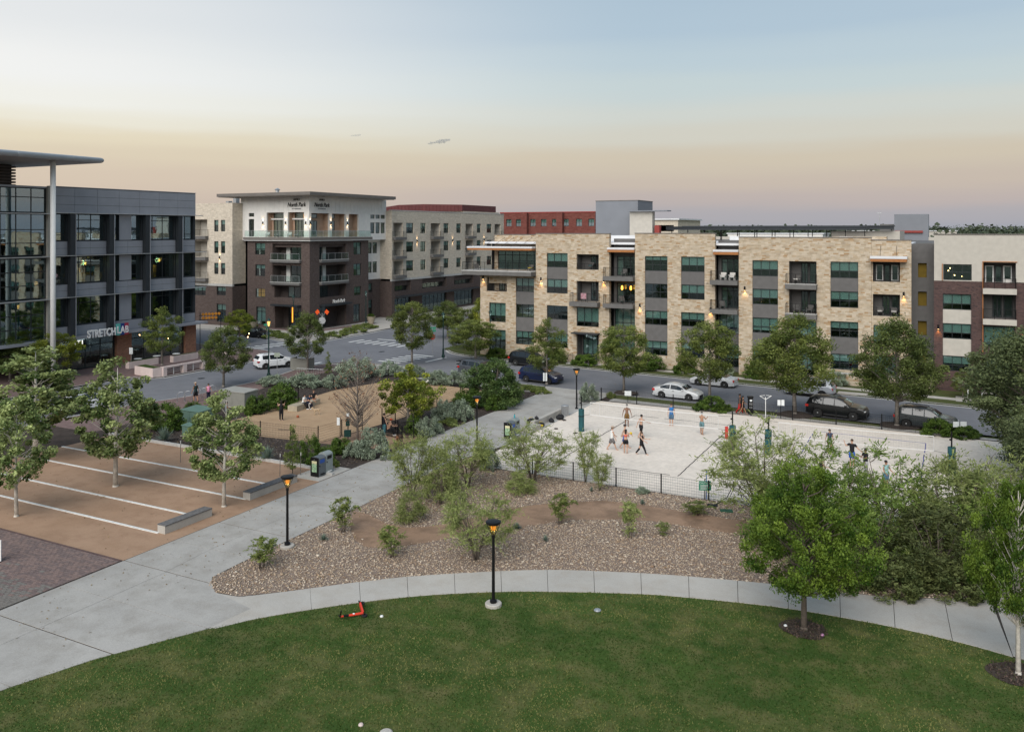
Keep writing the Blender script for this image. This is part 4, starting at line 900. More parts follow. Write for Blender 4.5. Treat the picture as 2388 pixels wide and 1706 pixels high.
# wall as metal panels with open joints
bk=wall(ofb,'backing_wall',Fr('U',-88.05),59.45,79.7,4.0,20.85,ops,fin,.3,.6)
def panels(a0,a1,z0,z1,na,nz,d=-.0):
    for i in range(na):
        for j in range(nz):
            b0=a0+(a1-a0)*i/na; b1=a0+(a1-a0)*(i+1)/na; c0=z0+(z1-z0)*j/nz; c1=z0+(z1-z0)*(j+1)/nz
            p=fo.p((b0+b1)/2,.015,(c0+c1)/2); o=bx('panel',panelm,ofb,Vector(p)-wloc(ofb),(.05,b1-b0-.03,c1-c0-.03))
panels(59.45,79.7,17.95,20.8,7,3)
for (z0,z1) in ((13.2,14.75),(8.5,9.9),(4.0,5.15)):
    for (a0,a1) in ((59.95,61.45),(62.15,66.4),(67.2,71.45),(72.25,76.45),(77.3,79.6)): panels(a0,a1,z0,z1,1 if a1-a0<3 else 2,2 if z0>6 else 1)
for (z0,z1) in rows: panels(68.14,69.84,z0,z1,1,1)
for a in (61.45,66.42,71.47,76.47):
    obw('fin',fo.box(MB(),a,a+.68,-.55,-.02,3.9,17.9),fin,ofb); obw('fin_edge',fo.box(MB(),a+.6,a+.69,-.6,-.553,3.9,17.9),panelm,ofb)
for z in (13.1,8.42,17.9): obw('sunshade',fo.box(MB(),59.45,80.9 if z!=17.9 else 80.3,-.75,-.05,z,z+.08),alum,ofb)
obw('soffit',fo.box(MB(),52,80.6,-1.3,3,3.72,3.98),panelm,ofb); obw('coping',fo.box(MB(),59.4,79.75,-.05,.6,20.853,20.93),panelm,ofb)
# ground floor: glass front, brick piers
obw('brick_pier',fo.box(MB(),67.75,69.8,-.1,1.2,0,3.72),orange_brick,ofb); obw('brick_pier',fo.box(MB(),78.0,79.7,-.1,1.2,0,3.72),orange_brick,ofb)
win(ofb,fo,56.2,67.7,.05,3.7,6,(.72,),.25,glass=gl,bar=.09,name='shopfront'); win(ofb,fo,69.85,77.95,.05,3.7,4,(.75,),.25,glass=gl,bar=.09,name='shopfront')
for i in range(6): obw('ceiling_light',MB().box(-94+(i%2)*2,-93.85+(i%2)*2,57.5+i*1.6,58.6+i*1.6,2.9,2.95),emit_mat('shop_light',(.8,.85,.9),1.2) if i==0 else MATS['shop_light'],ofb)
# curtain wall
fc=Fr('U',-87.7)
for (z0,z1,rw) in ((17.9,20.6,(.62,)),(13.25,17.8,(.3,.62)),(8.55,13.0,(.33,.66)),(3.95,8.35,(.33,.66))):
    win(ofb,fc,42,58.75,z0,z1,10,rw,.1,glass=gl2,fmat=framem,bar=.09,name='curtain_wall')
for z in (13.1,8.42,17.8): obw('sunshade',fc.box(MB(),42,59.4,-.7,-.003,z-.05,z+.05),alum,ofb)
obw('curtain_coping',fc.box(MB(),42,58.75,-.05,.5,20.603,20.8),panelm,ofb)
obw('stone_pier',fc.box(MB(),58.76,59.44,-.2,1.2,3.9,20.8),M('pier_stone',(.30,.285,.25),.85,.08,2,.1),ofb)
obw('interior',MB().box(-110,-93.5,42,79.5,3.95,20.4),interior,ofb); obw('interior',MB().box(-110,-95.5,42,79.5,0,3.9),interior,ofb)
for z in (3.95,8.5,13.15,17.9): obw('floor_slab',MB().box(-93.49,-88.45,42,79.5,z,z+.25),interior,ofb)
obw('side_wall',MB().box(-110,-88.66,79.5,79.69,4.0,20.8),panelm,ofb); obw('roof',MB().box(-110,-88.7,42,79.4,20.41,20.5),roofm,ofb)
# warm lit second storey
for (a,z) in ((64.3,12.4),(64.9,12.3),(71.0,12.3),(75.3,12.3),(75.6,12.4),(78.0,12.3),(78.3,12.2)): obw('pendant_lamp',MB().lathe([(.05,0),(.13,.15),(.1,.5),(.03,.55)],8,(-89.6,a,z-.4)),lampem,ofb)
wl=M('warm_wall',(.42,.22,.05),.8,.1,2)
for (a0,a1) in ((62.3,66.2),(67.3,68.0),(73.0,75.2)): obw('counter',MB().box(-90.4,-90.1,a0,a1,9.95,11.0 if a0<70 else 11.6),wl,ofb)
for y in (64.5,75): 
    ld=bpy.data.lights.new('office_light','POINT'); ld.energy=260; ld.color=(1,.6,.22); ld.shadow_soft_size=.3; mk('office_light',ld,ofb,Vector((-89.6,y,12.2))-wloc(ofb))
# canopy, louvred penthouse, column
mb=MB(); prof=[]
z0,z1=23.35,23.95; U1,V1=-82.0,61.6; rr=(z1-z0)/2
ring=[(math.cos(R(t))*rr,math.sin(R(t))*rr) for t in range(-90,91,22)]
mb=MB(); vs=[];n=len(ring)
path_=[(-112,V1-rr),(U1-rr,V1-rr),(U1-rr,25)]
for k,(x,y) in enumerate(path_):
    dx,dy=((0,1),(.7071*1.414,.7071*1.414),(1,0))[k]
    for (o_,zz) in ring: vs.append((x+dx*o_,y+dy*o_,(z0+z1)/2+zz))
fs_=[]
for k in range(2):
    for i in range(n-1): fs_.append((k*n+i,k*n+i+1,(k+1)*n+i+1,(k+1)*n+i))
mb.add(vs,fs_); mb.poly([(-112,V1-rr,z1),(U1-rr,V1-rr,z1),(U1-rr,25,z1),(-112,25,z1)])
obw('canopy_edge',mb,pipew,ofb,True); obw('canopy_soffit',MB().poly([(-112,V1-rr,z0+.002),(U1-rr,V1-rr,z0+.002),(U1-rr,25,z0+.002),(-112,25,z0+.002)]),soffit,ofb)
for i in range(4): obw('seam',MB().tube([(U1-rr+math.cos(R(t))*(rr+.012),40+i*6,(z0+z1)/2+math.sin(R(t))*(rr+.012)) for t in range(-85,86,17)],.012,4),alum,ofb)
obw('column',MB().lathe([(.27,0),(.27,23.37)],14,(-84,57.0,0)),white_met,ofb,True)
pen=obw('penthouse',MB().box(-112,-93.2,30,58.3,20.5,23.34),M('louvre_dark',(.05,.04,.036),.8,.1,2),ofb)
for i in range(8): obw('louvre',MB().box(-112.2,-92.9,29.8,58.6,20.62+i*.34,20.82+i*.34),M('louvre_brown',(.12,.098,.088),.8,.12,2) if i==0 else MATS['louvre_brown'],pen)
# shop sign
sg=thing('shop_sign','white letter sign with green, blue and red letter tiles above the shopfront','sign',fo.p(65.9,-1.38,3.75),R(90))
lw=M('letter_white',(.72,.72,.71),.4,.03,5); 
o=mk('lettering',textmesh('STRETCH',1.22,lw,.06,align='RIGHT',sx=.72,bold=.035),sg,(.72,-.02,.0)); o.rotation_euler=(R(90),0,0)
for i,(ch,col) in enumerate((('L',(.10,.40,.36)),('A',(.02,.05,.19)),('B',(.36,.03,.06)))):
    t=ob('letter_tile',MB().box(.8+i*.56,1.34+i*.56,0,.1,-.12,1.25),M('tile_'+ch.lower(),col,.5,.04,4),sg); t['label']=('green','navy','red')[i]+' letter tile'
    l=mk('lettering',textmesh(ch,1.15,lw,.03,sx=.75,bold=.03),t,(1.07+i*.56,-.03,.12)); l.rotation_euler=(R(90),0,0)
s2=thing('shop_sign','small lit white letters hanging under the office soffit','sign',fo.p(62.2,-.9,3.1),R(90)); o=mk('lettering',textmesh("I T I",.62,emit_mat('lit_letters',(1,.98,.92),1.5),.04),s2,(0,0,0)); o.rotation_euler=(R(90),0,0); ob('hanger',MB().box(-.9,.9,-.02,.02,.55,.62),blackm,s2)
# orange lettering on the far canopy corner
s3=thing('shop_sign','orange round-lettered sign standing on the office corner canopy','sign',(-88.2,82.6,3.0),R(60)); om=M('orange_letter',(.5,.2,.02),.5,.1,3)
for j in range(2):
    for i in range(6 if j else 5): ob('letter',MB().lathe([(.22,-.06),(.26,0),(.22,.06)],10).__class__() and MB().tube([(i*.42-1.1,-.06,1.2+j*.5),(i*.42-1.1,.06,1.2+j*.5)],.19,9),om,s3)
ob('sign_frame',MB().box(-1.6,1.4,.07,.1,.9,.98).box(-1.6,1.4,.07,.1,1.5,1.58).box(-1.5,-1.42,.07,.1,-3,2).box(1.2,1.28,.07,.1,-3,2),blackm,s3)
# ---------------------------------------------------------------- far buildings and woods
fb=thing('apartment_building','distant red brick apartment building with red roofline','building',(-88,190,0)); ff=Fr('V',190)
oo=[]
for i,a in enumerate((-99.3,-96.5,-92.5,-89.5,-86.5,-83.5,-80,-76.8)):
    win(nb if False else fb,ff,a,a+1.5,17.0,18.8,2,(.5,),bl=.5); oo.append((a,a+1.5,17.0,18.8))
wall(fb,'brick_wall',ff,-101,-75,-.1,20.3,oo,red_brick); obw('roof',MB().box(-101,-75,190.6,215,19.3,19.5),roofm,fb); obw('coping',ff.box(MB(),-101.1,-74.9,-.1,.62,20.303,20.6),redm,fb)
for a in (-94.5,-84.8): obw('bay',ff.box(MB(),a,a+1.6,-1.2,-.01,0,20.4),red_brick,fb)
fb2=thing('apartment_building','distant building with a curved dark red metal roof','building',(-124,190,0))
obw('wall',MB().box(-142,-112,190,210,-.1,21.0),cream,fb2)
mb=MB(); prof=[(-140,21.0),(-138,22.2),(-132,22.9),(-124,23.0),(-112,22.7),(-112,21.0)]
n=len(prof); mb.add([(x,189.5,z) for x,z in prof]+[(x,208,z) for x,z in prof],[tuple(range(n)),tuple(range(2*n-1,n-1,-1))]+[(i,(i+1)%n,n+(i+1)%n,n+i) for i in range(n)])
obw('roof',mb,M('red_roof',(.10,.028,.028),.6,.15,1),fb2)
for i in range(24): obw('seam',MB().box(-139+i*1.12,-138.95+i*1.12,189.42,189.48,21.05,22.6),M('seam_red',(.10,.025,.025),.6,.1,2) if i==0 else MATS['seam_red'],fb2)
for (n_,lab,u0,u1,v,h,m) in (('building','low pale distant building right of the grey elevator tower',-62,-54.6,190,18.4,cream),('building','long flat white distant building near the tree line',-75,-40,330,14.6,whitew),('building','small flat distant building among far trees',-40,5,420,15.6,stucco)):
    t=thing(n_,lab,'building',((u0+u1)/2,v,0)); obw('wall',MB().box(u0,u1,v,v+20,-.3,h),m,t); obw('roof',MB().box(u0-.4,u1+.4,v-.4,v+20.4,h+.003,h+.35),roofm,t)
    for i in range(6): obw('window',MB().box(u0+2+i*(u1-u0-4)/6,u0+3.6+i*(u1-u0-4)/6,v-.06,v-.01,h-2.6,h-1.2),interior,t)
for i,(u,v,h) in enumerate(((60,520,24),(75,540,24),(92,560,23),(110,580,24),(128,600,24),(-30,480,25),(146,620,23))):
    t=thing('light_mast','thin distant light mast standing above the far tree line','light mast',(u,v,0),0,'distant light masts'); ob('pole',MB().tube([(0,0,-.4),(0,0,h)],[.25,.12],6),alum,t); ob('lamp_head',MB().box(-1,1,-.2,.2,h,h+.35),alum,t)
# ---------------------------------------------------------------- vegetation
bark=M('bark',(.13,.105,.085),.95,.25,6,.4); barkw=M('white_bark',(.52,.48,.42),.85,.25,5,.2); barkg=M('grey_bark',(.21,.185,.16),.95,.25,6,.3)
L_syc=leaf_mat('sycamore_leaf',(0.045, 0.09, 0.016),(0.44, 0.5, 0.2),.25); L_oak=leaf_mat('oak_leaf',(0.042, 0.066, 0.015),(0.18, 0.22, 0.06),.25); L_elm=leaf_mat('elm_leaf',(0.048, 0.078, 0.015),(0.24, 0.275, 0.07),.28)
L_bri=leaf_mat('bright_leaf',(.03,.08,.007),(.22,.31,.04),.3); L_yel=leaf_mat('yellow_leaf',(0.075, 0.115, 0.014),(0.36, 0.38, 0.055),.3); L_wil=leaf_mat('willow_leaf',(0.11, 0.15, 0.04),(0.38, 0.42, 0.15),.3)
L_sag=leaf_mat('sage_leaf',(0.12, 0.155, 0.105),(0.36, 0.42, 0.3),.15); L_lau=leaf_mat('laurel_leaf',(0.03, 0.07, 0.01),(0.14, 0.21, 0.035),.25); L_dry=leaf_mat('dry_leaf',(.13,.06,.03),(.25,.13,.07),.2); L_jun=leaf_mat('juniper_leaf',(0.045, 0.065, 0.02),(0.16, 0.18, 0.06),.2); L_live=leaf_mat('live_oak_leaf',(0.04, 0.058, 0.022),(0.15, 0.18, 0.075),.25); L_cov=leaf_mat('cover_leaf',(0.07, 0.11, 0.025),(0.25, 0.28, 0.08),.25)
def leafquads(P,size,up=.4,asp=.55,rs=rs,flat=None):
    n=len(P); N_=rs.normal(0,1,(n,3)); N_[:,2]=np.abs(N_[:,2])+up; N_/=np.linalg.norm(N_,axis=1)[:,None]
    T=rs.normal(0,1,(n,3))
    if flat is not None: T=T*.5+flat
    T-=N_*(T*N_).sum(1)[:,None]; T/=np.linalg.norm(T,axis=1)[:,None]+1e-9; B=np.cross(N_,T)
    s=size*rs.uniform(.6,1.4,n)[:,None]
    V=np.stack([P-T*s*.5,P+B*s*asp*.5,P+T*s*.5,P-B*s*asp*.5],1).reshape(-1,3)
    return V,np.arange(4*n).reshape(-1,4)
def prof(kind,t):
    if kind=='ovoid': return math.sin(math.pi*min(1,t**.72*.97+.03))**.8
    if kind=='cone': return (1-t)**.75*min(1,.25+t*5)
    if kind=='round': return math.sqrt(max(0,1-(2*t-1)**2))
    if kind=='dome': return math.sqrt(max(0,1-t*t))
    if kind=='vase': return (.35+.75*t)*math.sqrt(max(0,1-t**5))
    return 1
ARCH={}
def arch(name,h,cb,r,kind,nclump,per,leaf,lm,bm,cr=.45,trunk=.12,seed=1,up=.4,asp=.55,multi=1,wisp=False,bare=False,branch=True,shell=.45,tintlo=0,lean=0,crz=.75):
    q=random.Random(seed); rr=np.random.RandomState(seed); cl=[]
    while len(cl)<nclump:
        t=q.uniform(.02,.98); R_=prof(kind,t)*r
        if q.random()>(R_/r)**1.2+.05: continue
        a=q.uniform(0,2*math.pi); d=R_*(q.uniform(shell,1)**.6)
        lob=1+.16*math.sin(3*a+seed)+.1*math.sin(5*a+t*9)
        cl.append((d*lob*math.cos(a),d*lob*math.sin(a),cb+t*(h-cb),R_))
    mb=MB(); stems=[]
    if multi==1:
        tp=[(0,0,-.05),(q.uniform(-.05,.05)*h*.1,q.uniform(-.05,.05)*h*.1,h*.3),(lean,0,h*.62),(lean*1.2,0,h*.92)]; mb.tube(tp,[trunk*1.25,trunk*.85,trunk*.5,trunk*.12],8); 
        mb.tube([(0,0,-.06),(0,0,.12)],[trunk*1.7,trunk*1.2],8,False)
    else:
        for i in range(multi):
            a=2*math.pi*i/multi+q.uniform(-.4,.4); e=r*q.uniform(.35,.75)
            mb.tube([(math.cos(a)*.06,math.sin(a)*.06,-.05),(math.cos(a)*e*.35,math.sin(a)*e*.35,h*.33),(math.cos(a)*e,math.sin(a)*e,h*.85)],[trunk,trunk*.7,trunk*.2],6); stems.append((math.cos(a)*e,math.sin(a)*e))
    if branch:
        for i,(x,y,z,_) in enumerate(cl):
            if i%(1 if bare or wisp else 2): continue
            z0=max(cb*.85,z-(math.hypot(x,y)*q.uniform(.55,.95))); z0=min(z0,h*.8); k=0
            if multi>1:
                sx,sy=min(stems,key=lambda s_:(s_[0]-x)**2+(s_[1]-y)**2); f=min(1,z0/(h*.85)); k0=(sx*f,sy*f,z0)
            else: k0=(lean*z0/h,0,z0)
            mid=((k0[0]+x)/2+q.uniform(-.1,.1),(k0[1]+y)/2+q.uniform(-.1,.1),(z0+z)/2+.06*h*q.uniform(-.4,.6))
            b=trunk*(.28 if not wisp else .34); mb.tube([k0,mid,(x,y,z)],[b,b*.6,b*.2],4,False)
            if bare or wisp:
                for _k in range(3 if bare else 2):
                    e=(x+q.uniform(-1,1)*r*.22,y+q.uniform(-1,1)*r*.22,z+q.uniform(-.05,1)*h*.10); mb.tube([mid if _k%2 else (x,y,z),e],[b*.3,b*.08],3,False)
    trunk_me=mb.data('trunk',bm,True)
    Ps=[];Ts=[];Fl=[]
    for (x,y,z,R_) in cl:
        n=int(per*q.uniform(.6,1.4)); c=cr*q.uniform(.6,1.35)
        if wisp:
            n2=max(1,n//14)
            for _k in range(n2):
                d=rr.normal(0,1,3); d[2]=abs(d[2])*.9-.25; d/=np.linalg.norm(d); L_=c*rr.uniform(.8,2.0)
                s=np.linspace(.1,1,14)[:,None]; p=np.array([x,y,z])+d*L_*s+np.array([0,0,-.25])*L_*s**2+rr.normal(0,.03,(14,3)); Ps.append(p); Fl.append(np.repeat(d[None],14,0)); Ts.append(np.full(14,q.uniform(0,.7))+rr.uniform(0,.3,14))
        else:
            p=rr.normal(0,1,(n,3)); p/=np.linalg.norm(p,axis=1)[:,None]+1e-9; p*=(rr.uniform(0,1,n)**.45)[:,None]*c; p[:,2]*=crz; p+=np.array([x,y,z]); Ps.append(p)
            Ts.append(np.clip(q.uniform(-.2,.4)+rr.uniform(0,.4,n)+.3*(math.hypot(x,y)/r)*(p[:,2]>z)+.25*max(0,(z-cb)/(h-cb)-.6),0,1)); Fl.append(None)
    P=np.concatenate(Ps); T=np.clip(np.concatenate(Ts),0,1)
    keep=P[:,2]>.03; P=P[keep]; T=T[keep]
    fl=None
    if wisp: fl=np.concatenate(Fl)[keep]*2
    V,F=leafquads(P,leaf,up,asp,rr,fl)
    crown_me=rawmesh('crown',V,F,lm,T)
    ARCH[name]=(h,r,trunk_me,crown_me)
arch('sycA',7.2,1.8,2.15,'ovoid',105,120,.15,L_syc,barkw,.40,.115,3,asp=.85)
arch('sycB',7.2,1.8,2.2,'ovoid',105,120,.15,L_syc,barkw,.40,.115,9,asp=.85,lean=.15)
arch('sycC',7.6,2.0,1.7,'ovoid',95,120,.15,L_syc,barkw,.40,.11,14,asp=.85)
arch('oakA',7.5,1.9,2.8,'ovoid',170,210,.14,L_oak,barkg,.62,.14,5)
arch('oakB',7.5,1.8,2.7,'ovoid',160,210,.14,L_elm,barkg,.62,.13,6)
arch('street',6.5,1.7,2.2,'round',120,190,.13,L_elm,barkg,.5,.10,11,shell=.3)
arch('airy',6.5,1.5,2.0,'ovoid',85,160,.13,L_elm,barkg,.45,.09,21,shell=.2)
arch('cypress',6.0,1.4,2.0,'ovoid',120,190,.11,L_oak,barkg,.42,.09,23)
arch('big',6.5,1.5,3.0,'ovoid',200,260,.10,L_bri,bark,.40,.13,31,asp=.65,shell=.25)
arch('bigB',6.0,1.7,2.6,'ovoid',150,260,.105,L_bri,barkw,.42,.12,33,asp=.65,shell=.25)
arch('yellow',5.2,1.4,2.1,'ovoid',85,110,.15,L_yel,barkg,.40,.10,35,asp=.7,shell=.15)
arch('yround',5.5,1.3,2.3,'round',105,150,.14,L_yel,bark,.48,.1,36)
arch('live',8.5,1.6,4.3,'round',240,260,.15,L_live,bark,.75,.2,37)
arch('willA',3.0,.5,1.5,'vase',62,170,.13,L_wil,bark,.42,.035,41,multi=5,wisp=True,asp=.2,up=.1)
arch('willB',3.0,.6,1.6,'round',66,170,.13,L_wil,bark,.42,.045,43,multi=4,wisp=True,asp=.2,up=.1)
arch('willC',2.8,.3,1.4,'dome',90,190,.13,L_wil,bark,.42,.03,45,multi=6,wisp=True,asp=.24,up=.1)
arch('willD',3.0,.3,1.5,'dome',90,170,.13,L_jun,bark,.45,.035,47,multi=6,wisp=True,asp=.3,up=.1)
arch('willE',2.9,.3,1.5,'dome',60,150,.13,leaf_mat('fresh_leaf',(.06,.115,.02),(.28,.37,.085),.3),bark,.46,.035,49,multi=6,wisp=True,asp=.26,up=.1)
arch('sprig',1.5,.25,.42,'vase',26,90,.12,L_wil,bark,.18,.012,51,multi=5,wisp=True,asp=.26,up=.1)
arch('sprigB',1.5,.3,.4,'vase',26,70,.10,L_cov,bark,.16,.012,53,multi=5,wisp=True,asp=.34,up=.1)
arch('sageA',1.3,.05,1.1,'dome',90,75,.12,L_sag,bark,.24,.02,61,multi=4,branch=False,asp=.4,crz=1)
arch('sageB',1.2,.05,1.2,'dome',96,75,.12,L_sag,bark,.22,.02,63,multi=4,branch=False,asp=.4,crz=1)
arch('laurel',1.8,.05,1.2,'dome',100,80,.15,L_lau,bark,.26,.02,65,multi=4,branch=False,asp=.5,crz=1)
arch('upright',2.3,.1,1.3,'dome',80,90,.14,L_lau,bark,.26,.02,67,multi=7,branch=True,asp=.45,crz=1.3)
arch('conif',3.0,.3,.75,'cone',46,90,.10,L_cov,bark,.22,.03,69,asp=.4)
arch('round_shrub',4.2,.3,2.4,'dome',150,150,.15,leaf_mat('shrub_leaf',(0.035, 0.075, 0.018),(0.14, 0.2, 0.06),.28),bark,.45,.06,71,multi=5)
arch('cover',.55,.02,1.3,'dome',60,70,.12,L_cov,bark,.22,.01,73,multi=3,branch=False)
arch('hedge',1.3,.02,1.5,'dome',110,100,.14,L_lau,bark,.26,.02,75,multi=4,branch=False)
arch('juniper',1.7,.05,1.5,'dome',120,110,.13,L_jun,bark,.34,.03,77,multi=4,branch=False)
arch('bare',6.8,1.2,2.5,'ovoid',120,5,.15,L_dry,M('bare_bark',(.17,.14,.12),.95,.2,6,.3),.3,.10,81,bare=True,shell=.5)
arch('twiggy',3.2,.2,1.2,'ovoid',60,2,.08,leaf_mat('twig_leaf',(.09,.075,.08),(.13,.11,.115),.1),M('twig_bark',(.15,.13,.135),.9,.2,6),.25,.035,83,bare=True,multi=4)
def yucca():
    V=[];F=[];T=[]
    r_=np.random.RandomState(5)
    for i in range(170):
        a=r_.uniform(0,6.28); e=r_.uniform(.1,1.45); d=np.array([math.cos(a)*math.cos(e),math.sin(a)*math.cos(e),math.sin(e)]); L_=r_.uniform(.5,.8); s=np.cross(d,[0,0,1.01]); s/=np.linalg.norm(s)+1e-6; b=np.array([0,0,.12]); m=b+d*L_*.5
        n=len(V); V+=[b+s*.02,b-s*.02,m-s*.026,b+d*L_,m+s*.026]; F.append((n,n+1,n+2,n+3)); F.append((n,n+3,n+4,n)); T+=[r_.uniform(0,1)]*2
    F=[f if len(set(f))==4 else f for f in F]; F=[(f[0],f[1],f[2],f[3]) if f[0]!=f[3] else None for f in F]; 
    FF=[f for f in F if f]; TT=T[:len(FF)]
    ARCH['yucca']=(.85,.75,MB().tube([(0,0,-.03),(0,0,.25)],[.09,.06],6).data('trunk',bark),rawmesh('crown',np.array(V),np.array(FF),leaf_mat('yucca_leaf',(.10,.15,.12),(.2,.26,.2),.1),np.array(TT)))
yucca()
CATN={'tree':'tree','shrub':'shrub','plant':'plant'}
def plant(a,pos,H,W,label,name,cat,group=None,z=0):
    h,r,tm,cm=ARCH[a]
    o=thing(name,label,cat,(pos[0],pos[1],z),rnd.uniform(0,6.28),group)
    if cat=='tree': W*=.86
    if a.startswith('will') and len(a)==5: W*=1.08; H*=1.08
    sxy=W/(2*r); o.scale=(sxy,sxy,H/h)
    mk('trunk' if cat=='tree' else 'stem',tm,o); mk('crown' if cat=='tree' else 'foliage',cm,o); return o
def pt(a,k,bx_,by,top,lx,rx,label,name='tree',cat='tree',group=None,z=0,fw=1.0):
    """base pixel, crown top and crown sides as seen in the photograph; distance from where it stands on the ground"""
    p=g(k,bx_,by,z); d=depth(k,by,z); s=ZM[k][2]*FPX
    H=(by-top)/s*d; W=(rx-lx)/s*d*fw
    return plant(a,p,H,W,label,name,cat,group,z)
# pale-barked sycamores on the granite plaza
sg_='white-trunked sycamores on the granite courts'
pt('sycA','5',115,1275,385,-110,420,'white-trunked sycamore at the outer end of the two nearest court dividers','sycamore_tree',group=sg_)
pt('sycB','5',810,1065,160,450,1105,'white-trunked sycamore standing on the second court divider behind two others','sycamore_tree',group=sg_)
pt('sycB','5',1570,1205,392,1275,1835,'white-trunked sycamore between the two long concrete benches','sycamore_tree',group=sg_)
plant('sycC',g('5',250,880),8.3,6.6,'tall pale-leaved sycamore rising behind the other plaza sycamores by the street','sycamore_tree','tree',sg_)
# street and park trees
pt('yround','1',330,1425,1160,165,470,'round yellow-green tree in front of the white canopy column','street_tree')
pt('oakA','1',60,1440,1190,-90,250,'dense dark green tree under the curtain wall of the office','street_tree')
pt('airy','1',960,1345,1005,865,1140,'leafy dark tree growing out of the pink planter','planter_tree',z=.9)
pt('twiggy','b',700,1000,565,585,835,'leafless grey twiggy shrub beside the orange brick pier','bare_shrub','shrub')
pt('cypress','c',628,1515,540,240,1130,'feathery dark green tree on the sidewalk by the utility cabinet','street_tree')
pt('cypress','6',460,425,18,305,622,'feathery green tree on the street corner beside the trash enclosure','street_tree')
pt('conif','6',600,462,285,558,630,'thin young tree on the corner paving by the sage hedge','young_tree')
pt('street','6',1168,372,-50,1000,1335,'tall leafy tree at the crosswalk corner across from the dog run','street_tree')
pt('oakA','6',1410,195,-55,1275,1530,'dark tree on the verge by the corner building side street','street_tree')
pt('street','6',1600,352,75,1395,1775,'full green tree on the far kerb beside the stop sign','street_tree')
pt('yround','3',215,1330,835,55,320,'yellow-green tree against the limestone corner','street_tree')
pt('airy','3',705,1605,1055,515,915,'airy green tree at the kerb behind the navy car','street_tree')
pt('street','7',990,208,-300,770,1220,'green street tree on the verge with the white notice sign','street_tree')
pt('street','7',1640,275,-330,1355,1860,'green street tree at the kerb in front of the silver convertible','street_tree')
pt('oakB','4',550,1392,762,255,805,'broad round street tree at the tail of the black SUV','street_tree')
pt('oakA','4',1195,1467,783,912,1465,'broad round street tree beside the charcoal crossover','street_tree')
plant('airy',(5.8,91.5),5.8,6.0,'light green tree before the plum brick building','street_tree','tree')
plant('airy',(1.6,91.0),2.8,2.4,'small dark young tree by the marker posts on the far sidewalk','young_tree','tree')
plant('live',(6.9,64.0),9.8,13.5,'large dark live oak beyond the end of the sand courts','live_oak_tree','tree')
plant('live',(6.3,54.0),6.2,8.4,'lower dark live oak between sand and willow shrubs','live_oak_tree','tree')
pt('big','10',815,742,-400,370,1366,'bright green oak standing in a mulch ring on the lawn','oak_tree',fw=.97)
plant('bigB',g('10',2235,1042),7.2,3.9,'pale-trunked bright green tree at the lawn edge by the forked walk','oak_tree','tree')
plant('street',(-57,97.5),5.6,5.0,'green tree on the verge between the side street and limestone corner','street_tree','tree')
plant('yround',(-89.5,89),4.6,4.4,'bright yellow-green tree beyond the office corner canopy','street_tree','tree')
pt('bare','6',797,902,255,535,955,'nearly leafless tree with brown dead leaves inside the dog run fence','bare_tree')
pt('yellow','6',1140,835,388,868,1350,'yellow-green tree by the dog run gate','gate_tree')
pt('yround','6',1235,745,500,1130,1360,'smaller yellow-green tree behind the gate tree','gate_tree')
pt('round_shrub','6',1720,655,340,1535,1930,'big dense green shrub beside the path bed near the navy car','large_shrub','shrub')
# willow shrubs in the gravel
wg='wispy desert willows'
for a,k,b,tp,lx,rx,lab in (('willA','9',(745,470),75,600,905,'wispy willow shrub by the promenade edge, tallest of its clump'),('willC','9',(735,612),430,665,850,'low wispy willow shrub at the dirt path bend'),('willC','9',(930,500),150,830,1060,'dense wispy willow shrub between two taller ones beside the promenade'),('willB','9',(1110,392),10,930,1260,'wispy purple-stemmed willow shrub near the fence corner'),('willB','9',(1540,352),0,1335,1745,'rounded wispy willow with a dark trunk in front of the court fence'),('willC','9',(1450,430),300,1360,1530,'small grey-green shrub under the rounded willow'),('willA','9',(1890,348),45,1805,1990,'upright wispy willow against the court fence'),('willA','9',(1985,412),185,1900,2070,'short wispy willow beside the upright one at the fence'),('willB','9',(1165,872),420,985,1420,'wispy willow with crooked bare trunk right behind the tall path lamp'),
  ('sprigB','9',(285,687),455,195,345,'leafy sapling at the start of the dirt path'),('sprigB','9',(605,852),648,525,695,'bushy upright sapling in gravel below the dirt path'),('sprigB','9',(1725,632),430,1660,1805,'bushy sapling on the upper edge of the dirt path'),('sprig','9',(2185,725),490,2125,2250,'thin sapling on the damp side of the dirt path'),('sprigB','11',(1735,340),138,1645,1830,'bushy sapling at the rounded tip of the gravel bed'),('sprig','7',(1285,1300),1195,1235,1330,'small sapling in gravel below the damp dirt'),('sprigB','7',(1540,1140),1035,1465,1650,'low bright shrub between damp dirt and the green valve box')):
    pt(a,k,*b,tp,lx,rx,lab,'willow_shrub' if a.startswith('will') else 'sapling','shrub' if a.startswith('will') else 'plant',wg if a.startswith('will') else 'saplings in the gravel')
for a,u,v,H,W,lab in (('willB',-8.6,46.4,5.2,5.6,'tall grey-stemmed willow against the padded net post'),('willE',-5.2,45.6,4.6,4.6,'tall willow rising above the dark-shirted court players'),('willE',-2.6,47.2,4.4,5.0,'dense willow in front of the second court'),('willC',.5,46.5,4.2,4.8,'dense willow before the outermost net post'),('willB',3.3,48.6,4.6,4.8,'willow at the edge of the live oak shade'),('willE',-6.4,43.2,3.2,4.0,'willow thicket behind the mulch-ring oak, darkest inside'),
   ('willE',-3.0,43.6,3.3,4.0,'shaded thicket shrub between oak and dirt clearing'),('willD',-.2,43.4,3.0,4.2,'dark thicket shrub over the dirt clearing'),('willE',2.3,45.2,3.6,4.2,'green thicket shrub near the forked walk'),('willC',5.2,46.5,3.6,4.4,'dark thicket shrub at the end of the gravel by the fork')):
    plant(a,(u,v),H,W,lab,'willow_shrub','shrub',wg)
